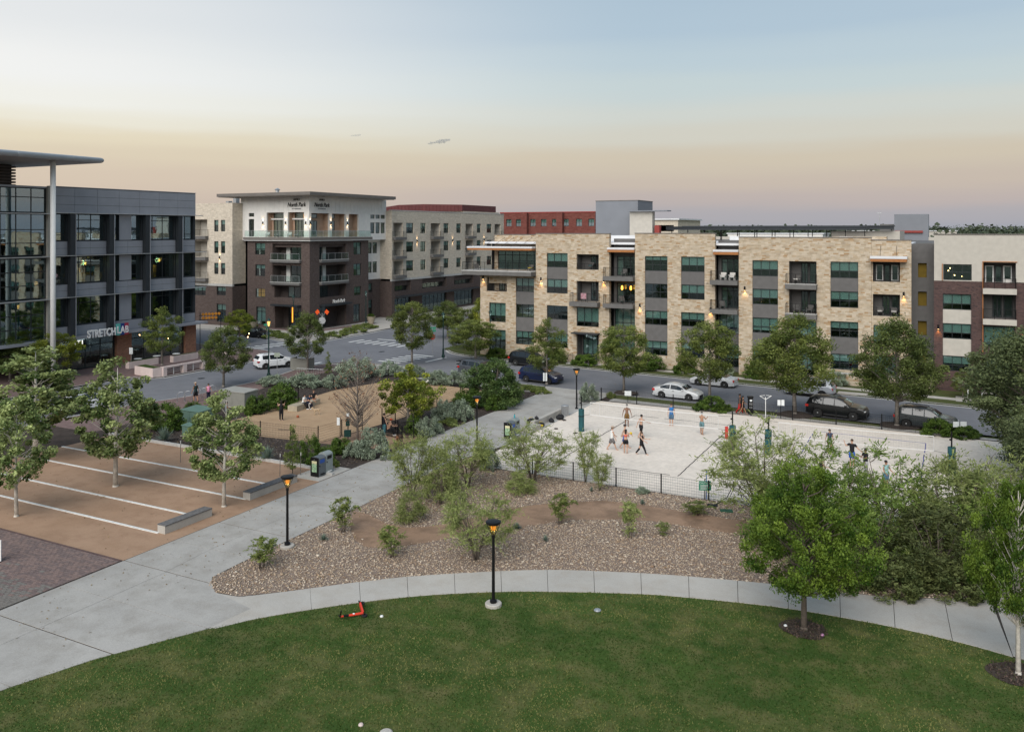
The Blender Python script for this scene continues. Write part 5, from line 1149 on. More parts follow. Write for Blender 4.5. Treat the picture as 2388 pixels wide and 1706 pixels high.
for u,v,lab in ((-2.0,41.2,'low dark juniper mound along the gravel edge of the walk'),(.6,42.3,'low dark juniper mound next to the walk fork'),(-4.6,41.0,'low dark juniper mound under the lawn oak crown'),(3.4,43.9,'low dark juniper mound behind the forked walk')): plant('juniper',(u,v),1.3,3.2,lab,'juniper_shrub','shrub','juniper mounds')
plant('hedge',(4.3,39.0),1.3,2.4,'clipped green bush inside the small kerb at the walk fork','bush','shrub')
# sages, laurels and beds round the dog run
G='silvery sage bushes round the dog run'
for k,lx,rx,tp,by,lab in (('6',1300,1470,640,795,'silvery sage bush along the dog run fence behind another sage'),('6',1420,1590,640,785,'silvery sage bush leaning over the promenade near the far path lamp'),('6',1195,1370,750,885,'round silvery sage bush right of the dog run gate'),('6',770,1025,840,1050,'large silvery sage bush left of the gate beside the promenade'),('6',700,850,920,1020,'silvery sage bush between the green bush and the large sage'),
   ('6',130,325,460,530,'silvery sage bush by the street side of the cabinet'),('6',330,560,448,545,'wide silvery sage bush behind the seated people'),('6',560,720,455,550,'silvery sage bush with dark lower leaves behind the bare tree'),('6',660,925,350,500,'big round grey-green sage mound at the street corner'),('6',1240,1420,430,530,'sage hedge bush along the far dog run fence, left one'),('6',1400,1590,430,535,'sage hedge bush along the far dog run fence, right one'),('9',1200,1330,150,300,'silvery bush at the court fence corner beside a willow'),('7',650,790,158,305,'silvery bush behind the far path lamp'),('6',925,1100,370,470,'grey-green sage bush on the corner behind the yellow tree'),('6',1100,1250,390,480,'grey-green sage bush behind the yellow tree crown')):
    pt(rnd.choice(('sageA','sageB')),k,(lx+rx)/2,by-(by-tp)*.2,tp-(by-tp)*.12,lx,rx,lab,'sage_bush','shrub',G)
G2='glossy green bushes round the dog run'
for a,k,lx,rx,tp,by,lab in (('laurel','6',180,390,515,690,'glossy green bush in front of the cabinet beside seated people'),('laurel','6',25,190,590,725,'glossy green bush left of the woman in black'),('upright','6',395,560,860,1075,'tall bright green bush behind the solar bins'),('upright','6',520,650,930,1065,'bright green bush right behind the solar bins'),('laurel','6',600,752,878,995,'dull green round bush below the bag dispenser'),('laurel','6',1450,1650,555,680,'bright green bush in the bed by the far fence post'),('laurel','6',1660,1790,580,700,'round olive bush at the bed edge by the promenade'),('laurel','6',1780,1870,560,660,'dark bush under the big dense shrub'),('laurel','5',1065,1290,490,690,'glossy dark bush left of the green transformer'),('laurel','6',1130,1240,720,860,'green bush under the gate tree'),('conif','5',1270,1495,545,775,'olive young tree at the planter kerb beside the sycamore'),('conif','6',280,432,775,1125,'upright conifer-like sapling tied to a stake near the solar bins'),('upright','5',1290,1420,470,560,'grey-green grassy shrub in front of the green transformer')):
    pt(a,k,(lx+rx)/2,by-(by-tp)*(.12 if a!='conif' else 0),tp,lx,rx,lab,'green_bush' if a!='conif' else 'young_tree','shrub' if a!='conif' else 'tree',G2 if a!='conif' else None)
for k,x,by,tp,lx,rx,lab in (('5',1150,755,635,1060,1245,'spiky blue-green yucca by the granite plaza kerb, behind the sycamores'),('5',1875,885,768,1790,1955,'spiky blue-green yucca beside the black fence post')): pt('yucca',k,x,by,tp,lx,rx,lab,'yucca','plant')
for i,(k,x,y,W,lab) in enumerate((('6',1960,560,2.2,'low yellow-green plants in the mulch near the navy car'),('6',2050,575,1.6,'low yellow-green plants at the tip of the mulch bed'),('6',1420,790,1.6,'low green plant between two sage bushes by the promenade'),('6',620,1080,1.0,'small green plant behind the solar bins at the kerb end'),('7',1110,965,.0,''),('9',1430,645,.8,''),('7',890,252,.9,'small green tuft on the verge by the court fence'))):
    if W and lab: plant('cover',g(k,x,y),.5,W,lab,'low_plant','plant','low plants in the beds')
for k,x,y,W,lab in (('9',1430,665,.75,'spiky dark tuft in gravel behind the tall lamp'),('9',155,740,.8,'dark tuft in gravel by the sapling at the path start'),('9',1625,745,.6,'small dark tuft alone in the lower gravel'),('7',1125,975,.9,'blue-green tuft at the court fence foot'),('7',745,965,.5,'small tuft below the upright willow'),('7',1130,1060,.6,'small tuft at the upper edge of the dirt path'),('7',180,1245,.8,'dark spiky tuft left of the dirt path bushy sapling')): plant('sageA' if '975' in str(y) else 'yucca',g(k,x,y),.4,W*.9,lab,'grass_tuft','plant','tufts in the gravel')
for a,k,lx,rx,tp,by,lab in (('hedge','7',1535,1790,245,355,'dark leafy hedge on the verge beside the walking couple'),('hedge','8',1545,1760,395,515,'dark leafy hedge with two small notice signs'),('hedge','8',1730,1945,440,530,'dark leafy hedge end beyond the notice signs')): pt(a,k,(lx+rx)/2,by-12,tp,lx,rx,lab,'hedge','shrub','verge hedges')
# ground cover beds of the corner building and along the limestone front
for i,(u,v,H,W,lab) in enumerate(((-97,98.9,.6,5,'green ground cover bed at the corner building kerb, street end'),(-92.5,97.4,.6,5,'green ground cover bed at the corner building kerb, middle'),(-88.6,95.8,.6,4,'green ground cover bed at the corner building kerb, near the sign'),(-82,101,.6,4,'green ground cover along the side street by the flagged sign'),(-82.4,105.5,.7,4,'dark ground cover along the side street beyond the flagged sign'),(-84,111,.7,4,'dark ground cover below the corner building lamp'),(-101,102,.9,3,'grey grass clumps before the brown brick window'))): plant('cover',(u,v),H,W,lab,'ground_cover','plant','ground cover at the corner building')
FS=('at the limestone corner under the terrace','left of the stacked windows next to the terrace','beside the ground floor door canopy','right of the ground floor door canopy','under the first recessed balconies','under the first window stack past the recess','under the second window stack past the recess','just before the second recessed balconies','just past the second recessed balconies','under the balconies of the wide limestone block','under the last full window stack','next to the limestone retaining wall')
for i in range(12):
    u=-50+i*4.0; plant(('hedge','sageA','laurel')[i%3],(u,92.9-.0*i),1.2+.3*(i%3),2.6+.4*(i%2),('clipped dark','silvery','glossy')[i%3]+' foundation shrub '+FS[i],'foundation_shrub','shrub','foundation shrubs along the limestone facade')
def woods():
    r_=np.random.RandomState(12); P=[];S_=[]
    n=2600
    for i in range(n):
        v=r_.uniform(330,1500); a=r_.uniform(-.62,.75); u=a*v*1.05-v*.02
        Rr=u*CA+v*SA; Ff=-u*SA+v*CA
        if Ff<100 or abs(Rr/Ff)>.75 : continue
        H=r_.uniform(13,19)+(v-330)*.0055; 
        P.append((u,v,H))
    Ps=[];
    for (u,v,H) in P:
        k=90; q=r_.normal(0,1,(k,3)); q/=np.linalg.norm(q,axis=1)[:,None]; q*=(r_.uniform(.3,1,k)**.5)[:,None]*np.array([H*.6,H*.6,H*.48]); q+=np.array([u,v,H*.52]); Ps.append(q)
    P=np.concatenate(Ps); V,F=leafquads(P,1.9,.3,.8,r_)
    o=mk('woodland',rawmesh('woodland',V,F,leaf_mat('far_leaf',(.03,.042,.025),(.065,.08,.045),.1),r_.uniform(0,1,len(P)))); o['kind']='stuff'; o['label']='far wooded belt along the horizon'
woods()

def litter(name,label,polys,n,size,mat,z):
    r_=np.random.RandomState(len(name)); out=[]
    for pl in polys:
        b=np.array(pl); lo=b.min(0); hi=b.max(0); k=0
        for p in r_.uniform(lo,hi,(n,2)):
            if inpoly(p,pl): out.append((p[0],p[1],z+r_.uniform(0,.02)))
    P=np.array(out); V,F=leafquads(P,size,1.5,.6,r_); o=mk(name,rawmesh(name,V,F,mat,r_.uniform(0,1,len(P)))); o['kind']='stuff'; o['label']=label
Lf=leaf_mat('fallen_leaf',(.12,.075,.035),(.30,.22,.10),.05)
litter('leaf_litter','scattered fallen leaves over gravel, paths and beds',[gbed,[(-35.3,20),(-30,20),(-30,60),(-35.3,60)],[(-58,27.6),(-35.4,27.6),(-35.4,44),(-58,44)],[(-58,44),(-36,44),(-36,49),(-58,49)]],420,.085,Lf,.045)
chip=leaf_mat('bark_chip',(.03,.022,.018),(.12,.095,.08),0)
litter('bark_mulch','dark bark chips covering the planting beds',[[(-58,44.2),(-36,44.2),(-36,49),(-42,49.5),(-53.6,48.5),(-58,49)],[(-41,55),(-35.4,55),(-35.4,74),(-40.8,73.5)],[(-60,49),(-54,49),(-54.5,66),(-52.6,74),(-60,74)]],5200,.12,chip,.012)
# ---------------------------------------------------------------- lamps, fences, nets, furniture
def path_lamp(pos,label,H=3.62,base=True,e=10):
    o=thing('path_lamp',label,'lamp post',(*pos,0),0,'black path lamps with round heads')
    if base: ob('footing',MB().lathe([(.36,0),(.36,.12),(.33,.15)],18),conc2,o)
    z=.15 if base else 0
    ob('pole',MB().lathe([(.15,z),(.15,z+.1),(.07,z+.14),(.06,H-.75),(.075,H-.72),(.075,H-.6)],12),blackm,o,smooth=False)
    hd=ob('head',MB().lathe([(.10,H-.16),(.30,H-.12),(.33,H-.06),(.33,H-.02),(.28,H),(.1,H+.02)],18),blackm,o)
    ob('glow_core',MB().lathe([(.05,H-.4),(.09,H-.36),(.12,H-.24),(.08,H-.2)],10),lampem,hd)
    for i in range(4):
        a=i*math.pi/2+.4; ob('strut',MB().tube([(.07*math.cos(a),.07*math.sin(a),H-.6),(.29*math.cos(a),.29*math.sin(a),H-.13)],.012,5),blackm,hd)
    ob('lens',MB().lathe([(.08,H-.57),(.22,H-.17)],12),glass_mat('lamp_lens',(.95,.8,.5),.1) if 'lamp_lens' not in MATS else MATS['lamp_lens'],hd)
    ld=bpy.data.lights.new('lamp_light','POINT'); ld.energy=e; ld.color=(1,.6,.2); ld.shadow_soft_size=.1; mk('lamp_light',ld,o,(0,0,H-.35))
path_lamp(g('9',1280,1170),'black path lamp on a round concrete footing at the lawn edge')
path_lamp(g('5',2015,1492),'black path lamp between the promenade and the gravel bed tip')
path_lamp((-31.0,54.6),'black path lamp beside the promenade near the fence corner',base=False)
path_lamp(g('7',632,335),'black path lamp at the street end of the promenade by the trash can',base=False)
def street_lamp(pos,label,H=6.2,on=False):
    o=thing('street_lamp',label,'street lamp',(*pos,0),0,'green street lamps')
    ob('pole',MB().lathe([(.2,0),(.2,.3),(.13,.45),(.1,1.1),(.07,1.2),(.055,H-.95),(.09,H-.93),(.05,H-.85)],10),greenm,o)
    hd=ob('lantern',MB().lathe([(.2,H-.3),(.26,H-.28),(.14,H-.1),(.05,H),(.02,H+.15)],8),greenm,o)
    for i in range(4):
        a=i*math.pi/2; ob('bar',MB().tube([(.09*math.cos(a),.09*math.sin(a),H-.85),(.2*math.cos(a),.2*math.sin(a),H-.3)],.014,4),greenm,hd)
    ob('lamp_glass',MB().lathe([(.08,H-.84),(.18,H-.31)],8),lampdim if on else glr,hd)
street_lamp(g('c',1355,1362),'green street lamp with glowing lantern by the white SUV',6.35,True)
street_lamp((-88.8,99.4),'green street lamp in front of the corner building entry',6.0)
street_lamp((-84.8,112.3),'green street lamp beside the corner building, past the flagged sign',6.0)
street_lamp(g('6',1380,332),'green street lamp next to the stop sign',5.7)
street_lamp((-51.2,93.6),'green street lamp in front of the limestone corner',5.9)
def fence(pts,label,h=1.1,name='wire_fence',nw=7,vert=True):
    o=thing(name,label,'fence',(*pts[0],0)); x0,y0=pts[0]
    pm_=MB().lathe([(.045,0),(.045,h+.08),(.03,h+.1)],6).data('post',blackm)
    for i,p in enumerate(pts): mk('post',pm_,o,(p[0]-x0,p[1]-y0,0))
    for i in range(len(pts)-1):
        a,b=pts[i],pts[i+1]; mb=MB(); L_=math.dist(a,b)
        for k in range(nw): 
            z=.1+(h-.1)*k/(nw-1); mb.tube([(a[0]-x0,a[1]-y0,z),(b[0]-x0,b[1]-y0,z)],.010 if k in(0,nw-1) else .007,3,False)
        if vert:
            n=int(L_/.14)
            for k in range(1,n):
                t=k/n; q=(a[0]+(b[0]-a[0])*t-x0,a[1]+(b[1]-a[1])*t-y0); mb.tube([(*q,.08),(*q,h)],.0045,3,False)
        ob('wire_panel',mb,blackm,o)
    return o
fence([(-27.0,50.0)]+[(-26.9+2.9*i,49.62) for i in range(1,12)],'black wire fence between the gravel bed and the sand courts')
fence([(-30.2,53.2),(-29.0,51.7),(-27.0,50.05)],'short angled black wire fence from the path lamp to the fence corner')
fence([(-28.6,73.95-.0*i) for i in range(1)]+[(-28.6+3.45*i,74.08-.05*i) for i in range(1,9)],'black wire fence along the far side of the sand courts',1.15)
fence([(-29.6,70.5),(-28.6,74.0)],'short black wire fence by the silvery bush at the street end',1.15)
fence([(-53.4,48.7),(-50.3,48.95),(-47.3,49.2),(-44.4,49.4),(-41.9,49.6)],'black wire fence on the bed side of the dog run',1.1)
fence([(-41.9,49.6),(-41.75,52.2),(-41.6,54.6)],'black wire fence beside the dog run gate area',1.2,vert=False)
fence([(-41.4,57),(-41.2,61),(-41.1,65),(-41,69),(-40.9,73.3),(-44.6,73.8),(-48.4,74.1),(-52.5,73.4),(-54.3,66.6),(-53.9,61),(-53.3,55)],'black wire fence around the far sides of the dog run',1.2,vert=False)
GA,GB,GC,GD=g('6',965,858),g('6',1072,882),g('6',1180,878),g('6',1100,918)
gt=thing('dog_gate','tall black double gate of the dog run entry','gate',(*GA,0))
for a,b in ((GA,GB),(GB,GC),(GB,GD),(GA,(GA[0]-.3,GA[1]+2.2))):
    a=(a[0]-GA[0],a[1]-GA[1]); b=(b[0]-GA[0],b[1]-GA[1]); mb=MB()
    for p in (a,b): mb.tube([(p[0],p[1],0),(p[0],p[1],1.4)],.045,6)
    for z in (.1,1.32): mb.tube([(a[0],a[1],z),(b[0],b[1],z)],.028,5)
    n=10
    for k in range(1,n): q=(a[0]+(b[0]-a[0])*k/n,a[1]+(b[1]-a[1])*k/n); mb.tube([(*q,.1),(*q,1.32)],.010,4)
    ob('gate_panel',mb,blackm,gt)
# volleyball posts, pads, nets, lines
pad=M('pad_green',(.015,.075,.085),.6,.15,3,.05)
def post(pos,label,lean=0):
    o=thing('net_post',label,'net post',(*pos,0),0,'padded volleyball posts'); ob('pole',MB().lathe([(.05,0),(.05,2.78),(.03,2.8)],8),blackm,o); ob('pad',MB().prism([(.24*math.cos(R(t)),.24*math.sin(R(t))) for t in range(0,360,45)],.03,1.78),pad,o); ob('pad_strap',MB().lathe([(.245,1.2),(.25,1.22),(.25,1.26),(.245,1.28)],8),blackm,o); ob('winch',MB().box(-.14,-.04,-.05,.05,2.2,2.3),blackm,o); o.rotation_euler=(0,R(lean),0)
p1,p2=(-25.68,62.05),(-13.72,61.9); p3,p4=(-11.2,61.7),(.45,62.3)
post(p1,'teal-padded net post nearest the trash can'); post(p2,'teal-padded net post with the red score flag'); post(p3,'teal-padded leaning net post between the two courts',2); post(p4,'teal-padded net post farthest from the promenade')
netw=M('net_white',(.60,.59,.57),.8,.05,5); netg=M('net_cord',(.30,.29,.28),.9,.05,5)
def net(a,b,label):
    o=thing('volleyball_net',label,'net',(*a,0)); d=Vector((b[0]-a[0],b[1]-a[1],0)); L_=d.length; d/=L_
    def P(t,z): return (d.x*t,d.y*t,z)
    t0,t1=.75,L_-1.05
    for z,nm in ((2.38,'top_band'),(1.42,'bottom_band')):
        mb=MB(); n=8; pts=[P(t0+(t1-t0)*i/n,z-.05*math.sin(math.pi*i/n)) for i in range(n+1)]
        vs=[]; fs=[]
        for p in pts: vs+=[(p[0]-d.y*.01,p[1]+d.x*.01,p[2]-.026),(p[0]-d.y*.01,p[1]+d.x*.01,p[2]+.026),(p[0]+d.y*.01,p[1]-d.x*.01,p[2]+.026),(p[0]+d.y*.01,p[1]-d.x*.01,p[2]-.026)]
        for i in range(n):
            for k in range(4): fs.append((i*4+k,i*4+(k+1)%4,i*4+4+(k+1)%4,i*4+4+k))
        mb.add(vs,fs); ob(nm,mb,netw,o)
    for t in (t0,t1,t0+.8): ob('side_band',MB().tube([P(t,1.4),P(t,2.4)],.02,4),netw,o)
    mb=MB(); nx=int((t1-t0)/.16)
    for i in range(1,nx): t=t0+(t1-t0)*i/nx; s=.05*math.sin(math.pi*i/nx); mb.tube([P(t,1.42-s),P(t,2.38-s)],.003,3,False)
    for k in range(1,8): z=1.42+.96*k/8; mb.tube([P(t0+(t1-t0)*i/8,z-.05*math.sin(math.pi*i/8)) for i in range(9)],.003,3,False)
    ob('mesh',mb,netg,o)
    mb=MB()
    for t,tt in ((t0,.05),(t1,L_-.05)):
        for z,zz in ((2.38,2.42),(1.42,1.3)): mb.tube([P(t,z),P(tt,zz)],.012,4)
    ob('tie_rope',mb,blackm,o)
net(p1,p2,'white-banded volleyball net on the busier court'); net(p3,p4,'white-banded volleyball net on the court half hidden by willows')
def tape(pts,mat,label,name='court_line'):
    mb=MB(); P=[Vector((*p,.025)) for p in pts]; L=[]
    q=[]
    for i in range(len(P)-1):
        n=max(2,int((P[i+1]-P[i]).length/.5))
        for k in range(n): q.append(P[i].lerp(P[i+1],k/n))
    q.append(P[-1]); q=[Vector((p.x+rnd.uniform(-.025,.025),p.y+rnd.uniform(-.025,.025),p.z+rnd.uniform(-.006,.006))) for p in q]
    for i in range(len(q)-1):
        if rnd.random()<.06: continue
        d=(q[i+1]-q[i]).normalized(); s=Vector((-d.y,d.x,0))*.03
        mb.add([q[i]+s,q[i]-s,q[i+1]-s,q[i+1]+s,q[i]+s-Vector((0,0,.008)),q[i]-s-Vector((0,0,.008)),q[i+1]-s-Vector((0,0,.008)),q[i+1]+s-Vector((0,0,.008))],[(0,1,2,3),(0,4,5,1),(2,6,7,3),(1,5,6,2),(3,7,4,0)])
    return tag(ob(name,mb,mat),label,'court line')
tapek=M('black_tape',(.02,.02,.022),.8,.1,5); tapeb=M('blue_tape',(.06,.07,.28),.8,.1,5)
FLc,FRc,NRc,NLc=g('7',1075,385),g('7',1812,463),g('7',1400,845),g('7',500,725)
tape([FLc,NLc],tapek,'black webbing sideline of the busier court on its promenade side'); tape([FLc,FRc],tapek,'black webbing back line of the busier court on its street side'); tape([FRc,NRc],tapek,'black webbing sideline of the busier court next to the red flag'); tape([NLc,NRc],tapek,'black webbing back line of the busier court by the gravel fence')
b2=[(-9.2,70.6),(-1.2,70.4),(-1.4,54.5),(-9.0,54.4)]
tape(b2[:2],tapeb,'blue webbing back line of the second court on its street side'); tape(b2[1:3],tapeb,'blue webbing sideline of the second court far from the promenade'); tape([b2[3],b2[0]],tapeb,'blue webbing sideline of the second court beside the leaning post')
fl_=thing('score_flag','red score flag hanging beside a padded net post','flag',(-14.15,61.9,0)); ob('flag_panel',MB().box(-.12,.12,-.02,.02,.75,1.65),M('flag_red',(.45,.03,.03),.7,.1,5),fl_); ob('flag_rope',MB().tube([(0,0,1.65),(.35,0,2.0)],.012,4),blackm,fl_); ob('flag_foot',MB().tube([(0,0,0),(0,0,.75)],.012,4),blackm,fl_)
# benches
wp=M('bench_plank',(.13,.125,.125),.85,.25,7,.2)
def bench(pos,L_,rz,label):
    o=thing('bench',label,'bench',(*pos,0),rz,'long concrete benches'); ob('base',MB().box(-.28,.28,0,L_,0,.42),conc2,o)
    n=int(L_/.16)
    for i in range(n): ob('plank',MB().box(-.31,.31,i*L_/n+.008,(i+1)*L_/n-.008,.424,.475+rnd.uniform(-.004,.004)),wp,o)
bench((-36.75,31.0),3.2,0,'long concrete bench with grey plank top nearest the brick plaza'); bench((-36.85,37.2),4.1,0,'long concrete bench with grey plank top near the solar bins')
# stone seats in dog run and low court wall
sb=M('stone_block',(.36,.31,.23),.9,.15,3,.3)
p=g('dog',1085,860); blk=tag(ob('stone_seat',MB().prism([(-.5,-.85),(.45,-.9),(.5,.8),(-.48,.85)],0,.5),sb,None,(p[0]-.1,p[1]+.7,0),R(10)),'rough limestone block seat under the two seated people','stone seat')
p=g('dog',1390,745); tag(ob('stone_seat',MB().prism([(-.45,-.8),(.45,-.75),(.5,.7),(-.5,.8)],0,.48),sb,None,(p[0]+.1,p[1]+.3,0),R(8)),'rough limestone block seat behind the spotted dog','stone seat')
w=thing('low_wall','low stepped concrete wall with bags along the sand court','wall',(-29.6,61.2,0)); ob('wall_section',MB().box(-.18,.18,0,5.6,0,.55),conc2,w); ob('wall_section',MB().box(-.18,.75,-1.6,-.01,0,.42),conc2,w)
# bags and shoes
bagk=M('bag_black',(.015,.015,.017),.8,.2,8,.3); bagy=M('bag_yellow',(.45,.33,.03),.7,.15,8)
def bag(pos,z,s,label,mat=bagk,acc=None):
    o=thing('sports_bag',label,'bag',(*pos,z),rnd.uniform(0,3)); mb=MB().sph((0,0,s*.42),(s*.75,s*.5,s*.45),10,6); ob('body',mb,mat,o,smooth=True); ob('strap',MB().tube([(-s*.4,0,s*.75),(-s*.15,0,s*1.0),(s*.2,0,s*1.0),(s*.4,0,s*.75)],.02,5),acc or mat,o); ob('pocket',MB().sph((0,-s*.42,s*.35),(s*.4,s*.15,s*.25),8,5),acc or mat,o)
bag(g('w',890,1000),.0,.55,'black and yellow sports bag on the ground behind the low wall',bagk,bagy); bag(g('w',1150,1085),0,.45,'yellow and black sports bag leaning on the low wall',bagk,bagy); bag(g('w',1430,965),0,.42,'black sports bag on the sand by the low wall'); bag(g('w',1660,890),0,.55,'black backpack at the end of the low wall'); bag((-29.6,62.0),.55,.3,'small black bag standing on the low wall')
shoe=M('shoe_dark',(.05,.04,.035),.8,.2,8)
for k,x,y,l in (('w',1770,915,'dark sandals on the sand near the backpack'),('w',1555,1140,'dark sandals on the sand left of the net post'),('w',2060,1255,'dark shoes on the sand near the padded post')):
    p=g(k,x,y); o=thing('sandals',l,'sandals',(*p,.02),rnd.uniform(0,3))
    for s in (-.09,.09): ob('sandal',MB().prism([(s-.05,-.14),(s+.05,-.14),(s+.055,.08),(s,.15),(s-.055,.08)],0,.05),shoe,o)
# round slatted trash can
def trash_can(pos,label):
    o=thing('trash_can',label,'trash can',(*pos,0)); ob('liner',MB().lathe([(.25,.03),(.27,.85),(.24,.86)],14),fin,o); ob('ring',MB().lathe([(.31,.02),(.31,.07)],18),alum,o); ob('rim',MB().lathe([(.33,.86),(.34,.89),(.3,.93),(.2,.93)],18),alum,o)
    sm_=MB().box(-.028,.028,-.012,.012,.05,.88).data('slat',alum)
    for i in range(22): a=2*math.pi*i/22; mk('slat',sm_,o,(.315*math.cos(a),.315*math.sin(a),0),a+math.pi/2)
trash_can(g('w',1790,785),'grey slatted round trash can beside the sand court')
# solar compactor bins
gs=M('bin_grey',(.115,.13,.14),.55,.08,4); gd=M('bin_light',(.24,.27,.265),.55,.08,4); poster_y=M('poster_cream',(.55,.52,.32),.7,.08,9); poster_g=M('poster_green',(.13,.30,.17),.7,.35,14,two=(.42,.55,.36)); blue=M('label_blue',(.03,.09,.35),.5,.05,5)
def bins(pos,rz,label,second=True):
    o=thing('solar_bin',label,'waste bin',(*pos,.035),rz)
    for i in range(2):
        y=i*.72; h=1.28+.1*i
        mb=MB(); nn=7; vs=[(-.33,-.33),(.33,-.33)]
        pf=[(-.32,0),(-.32,h-.12)]+[(-.32+.64*t/6,h-.12+.14*math.sin(math.pi*(t+.6)/7.2)) for t in range(1,6)]+[(.32,h-.12),(.32,0)]
        n=len(pf); b=ob('cabinet',MB().add([(x,y-.34,z) for x,z in pf]+[(x,y+.34,z) for x,z in pf],[tuple(range(n)),tuple(range(2*n-1,n-1,-1))]+[(k,(k+1)%n,n+(k+1)%n,n+k) for k in range(n)]),gs if i==0 else gd,o)
        ob('hopper_label',MB().box(.322,.332,y-.22,y+.22,h-.42,h-.2),blue if i==0 else blackm,b); ob('handle',MB().box(.322,.36,y-.28,y-.24,h-.62,h-.54),blackm,b); ob('foot_pedal',MB().box(.322,.38,y-.2,y+.2,.12,.17),blackm if i==0 else white_met,b)
    f=ob('poster_frame',MB().box(-.32,.32,-.40,-.342,.02,1.24),blackm,o); ob('poster_top',MB().box(-.2,.2,-.41,-.403,.84,1.02),poster_y,f); ob('poster_sheet',MB().box(-.2,.2,-.41,-.403,.3,.836),poster_g,f)
    l=mk('emblem',textmesh('~',.14,whitep,.004),f,(0,-.405,1.08)); l.rotation_euler=(R(90),0,0)
bins((-36.3,43.0),0,'pair of grey solar bins with a green poster on the plaza pad'); bins(g('w',330,1385),0,'pair of grey solar bins with a blue bottle on top by the sand')
bt=thing('water_bottle','turquoise water bottle with dark lid standing on the bins','bottle',(g('w',330,1385)[0]+.02,g('w',330,1385)[1]+.75,1.44)); ob('bottle_body',MB().lathe([(.05,0),(.055,.02),(.055,.2),(.03,.25)],10),M('bottle_teal',(.03,.28,.33),.4,.05,5),bt); ob('lid',MB().lathe([(.035,.25),(.035,.3)],8),blackm,bt)
cp=g('w',355,1440); tag(ob('paper_cup',MB().lathe([(.04,0),(.055,.2),(.05,.2)],10),white_met,None,(*cp,.03)),'white paper cup on the ground before the sandside bins','cup')
# utility cabinets
ubm=M('cabinet_grey',(.21,.205,.18),.6,.06,2); utg=M('transformer_green',(.11,.18,.145),.6,.08,2)
def cab(pos,w,d,h,mat,label,rz=0,note=False,name='utility_cabinet'):
    o=thing(name,label,'utility box',(*pos,0),rz); ob('pad',MB().box(-w/2-.1,w/2+.1,-d/2-.1,d/2+.1,-.02,.06),conc2,o); b=ob('cabinet',MB().box(-w/2,w/2,-d/2,d/2,.06,h),mat,o); ob('lid',MB().add([(-w/2-.05,-d/2-.05,h+.003),(w/2+.05,-d/2-.05,h+.003),(w/2+.05,d/2+.05,h+.003),(-w/2-.05,d/2+.05,h+.003),(-w/2-.05,-d/2-.05,h+.06),(w/2+.05,-d/2-.05,h+.06),(w/2+.05,d/2+.05,h+.14),(-w/2-.05,d/2+.05,h+.14)],[(0,3,2,1),(4,5,6,7),(0,1,5,4),(1,2,6,5),(2,3,7,6),(3,0,4,7)]),mat if mat is utg else M('cabinet_top',(.30,.29,.26),.6,.06,2) if 'cabinet_top' not in MATS else MATS['cabinet_top'],o)
    for i in (-1,1): ob('door',MB().box(i*w/4-w/4+.03,i*w/4+w/4-.03,-d/2-.02,-d/2-.003,.15,h-.1),mat,b)
    if note:
        for i in (0,1): ob('notice',MB().box(w/2+.003,w/2+.012,-.05+i*.24,.16+i*.24,h*.5,h*.5+.35),whitep,b)
cab((-57.2,56.8),3.0,1.6,1.4,ubm,'long grey utility cabinet with white notices by the dog run',0,True); cab((-55.6,50.6),2.2,1.7,1.0,utg,'green ground transformer behind the olive sapling',0); cab((-51.2,48.0) if False else (-52.3,46.8),.9,.7,.8,utg,'small green utility pedestal by the yucca',0)
# bike racks
rk=[g('5',1270,470),g('5',1320,462),g('5',1395,450),g('5',1435,440),g('5',1490,420)]
for i,p in enumerate(rk):
    o=thing('bike_rack','steel hoop bike rack on the sidewalk by the left street','bike rack',(*p,0),R(35),'hoop bike racks'); ob('hoop',MB().tube([(-.35,0,0),(-.35,0,.6)]+[(-.35*math.cos(R(t)),0,.6+.3*math.sin(R(t))) for t in range(20,180,20)]+[(.35,0,.6),(.35,0,0)],.025,6),alum,o,smooth=True)
    for s in (-.35,.35): ob('flange',MB().lathe([(.07,0),(.07,.015)],8,(s,0,0)),alum,o)
# planters in front of the office
def planter(pts,h,label):
    o=thing('planter','' or label,'planter',(*pts[0],0)); x0,y0=pts[0]; q=[(p[0]-x0,p[1]-y0) for p in pts]; ob('wall',MB().prism(q,0,h),pinkc,o); ob('soil',MB().prism(shrink(q,.12),h+.003,h+.02),mulch,o); ob('planting',MB().prism(shrink(q,.15),h+.021,h+.03),L_cov,o); return o
planter([(-80.0,63.9),(-76.6,63.5),(-76.4,64.6),(-79.8,65.2)],.95,'low pink planter wall with its short end to the street')
o=thing('rail_fence','pink post and steel rail fence along the patio kerb','fence',(-76.5,64.8,0))
for i in range(3): ob('pillar',MB().box(-.25,.25,i*2.75-.2,i*2.75+.3,0,.98),pinkc,o)
for i in range(2):
    ob('cap_beam',MB().box(-.24,.24,i*2.75+.3,i*2.75+2.55,.82,.97),pinkc,o)
    for z in (.25,.45,.65): ob('rail',MB().tube([(0,i*2.75+.3,z),(0,i*2.75+2.55,z)],.02,5),alum,o)
    ob('rail_post',MB().box(-.03,.03,i*2.75+1.35,i*2.75+1.43,0,.82),white_met,o)
planter([(-84.4,66.2),(-83.8,66.2),(-83.8,70.3),(-84.4,70.3)],.75,'narrow pink planter nearest the orange brick pier'); planter([(-83.6,71.8),(-83.0,71.8),(-83.0,75.6),(-83.6,75.6)],.75,'narrow pink planter in the middle of the patio'); planter([(-81.6,78.2),(-80.9,78.2),(-80.9,80.8),(-81.6,80.8)],.75,'narrow pink planter at the far end of the patio')
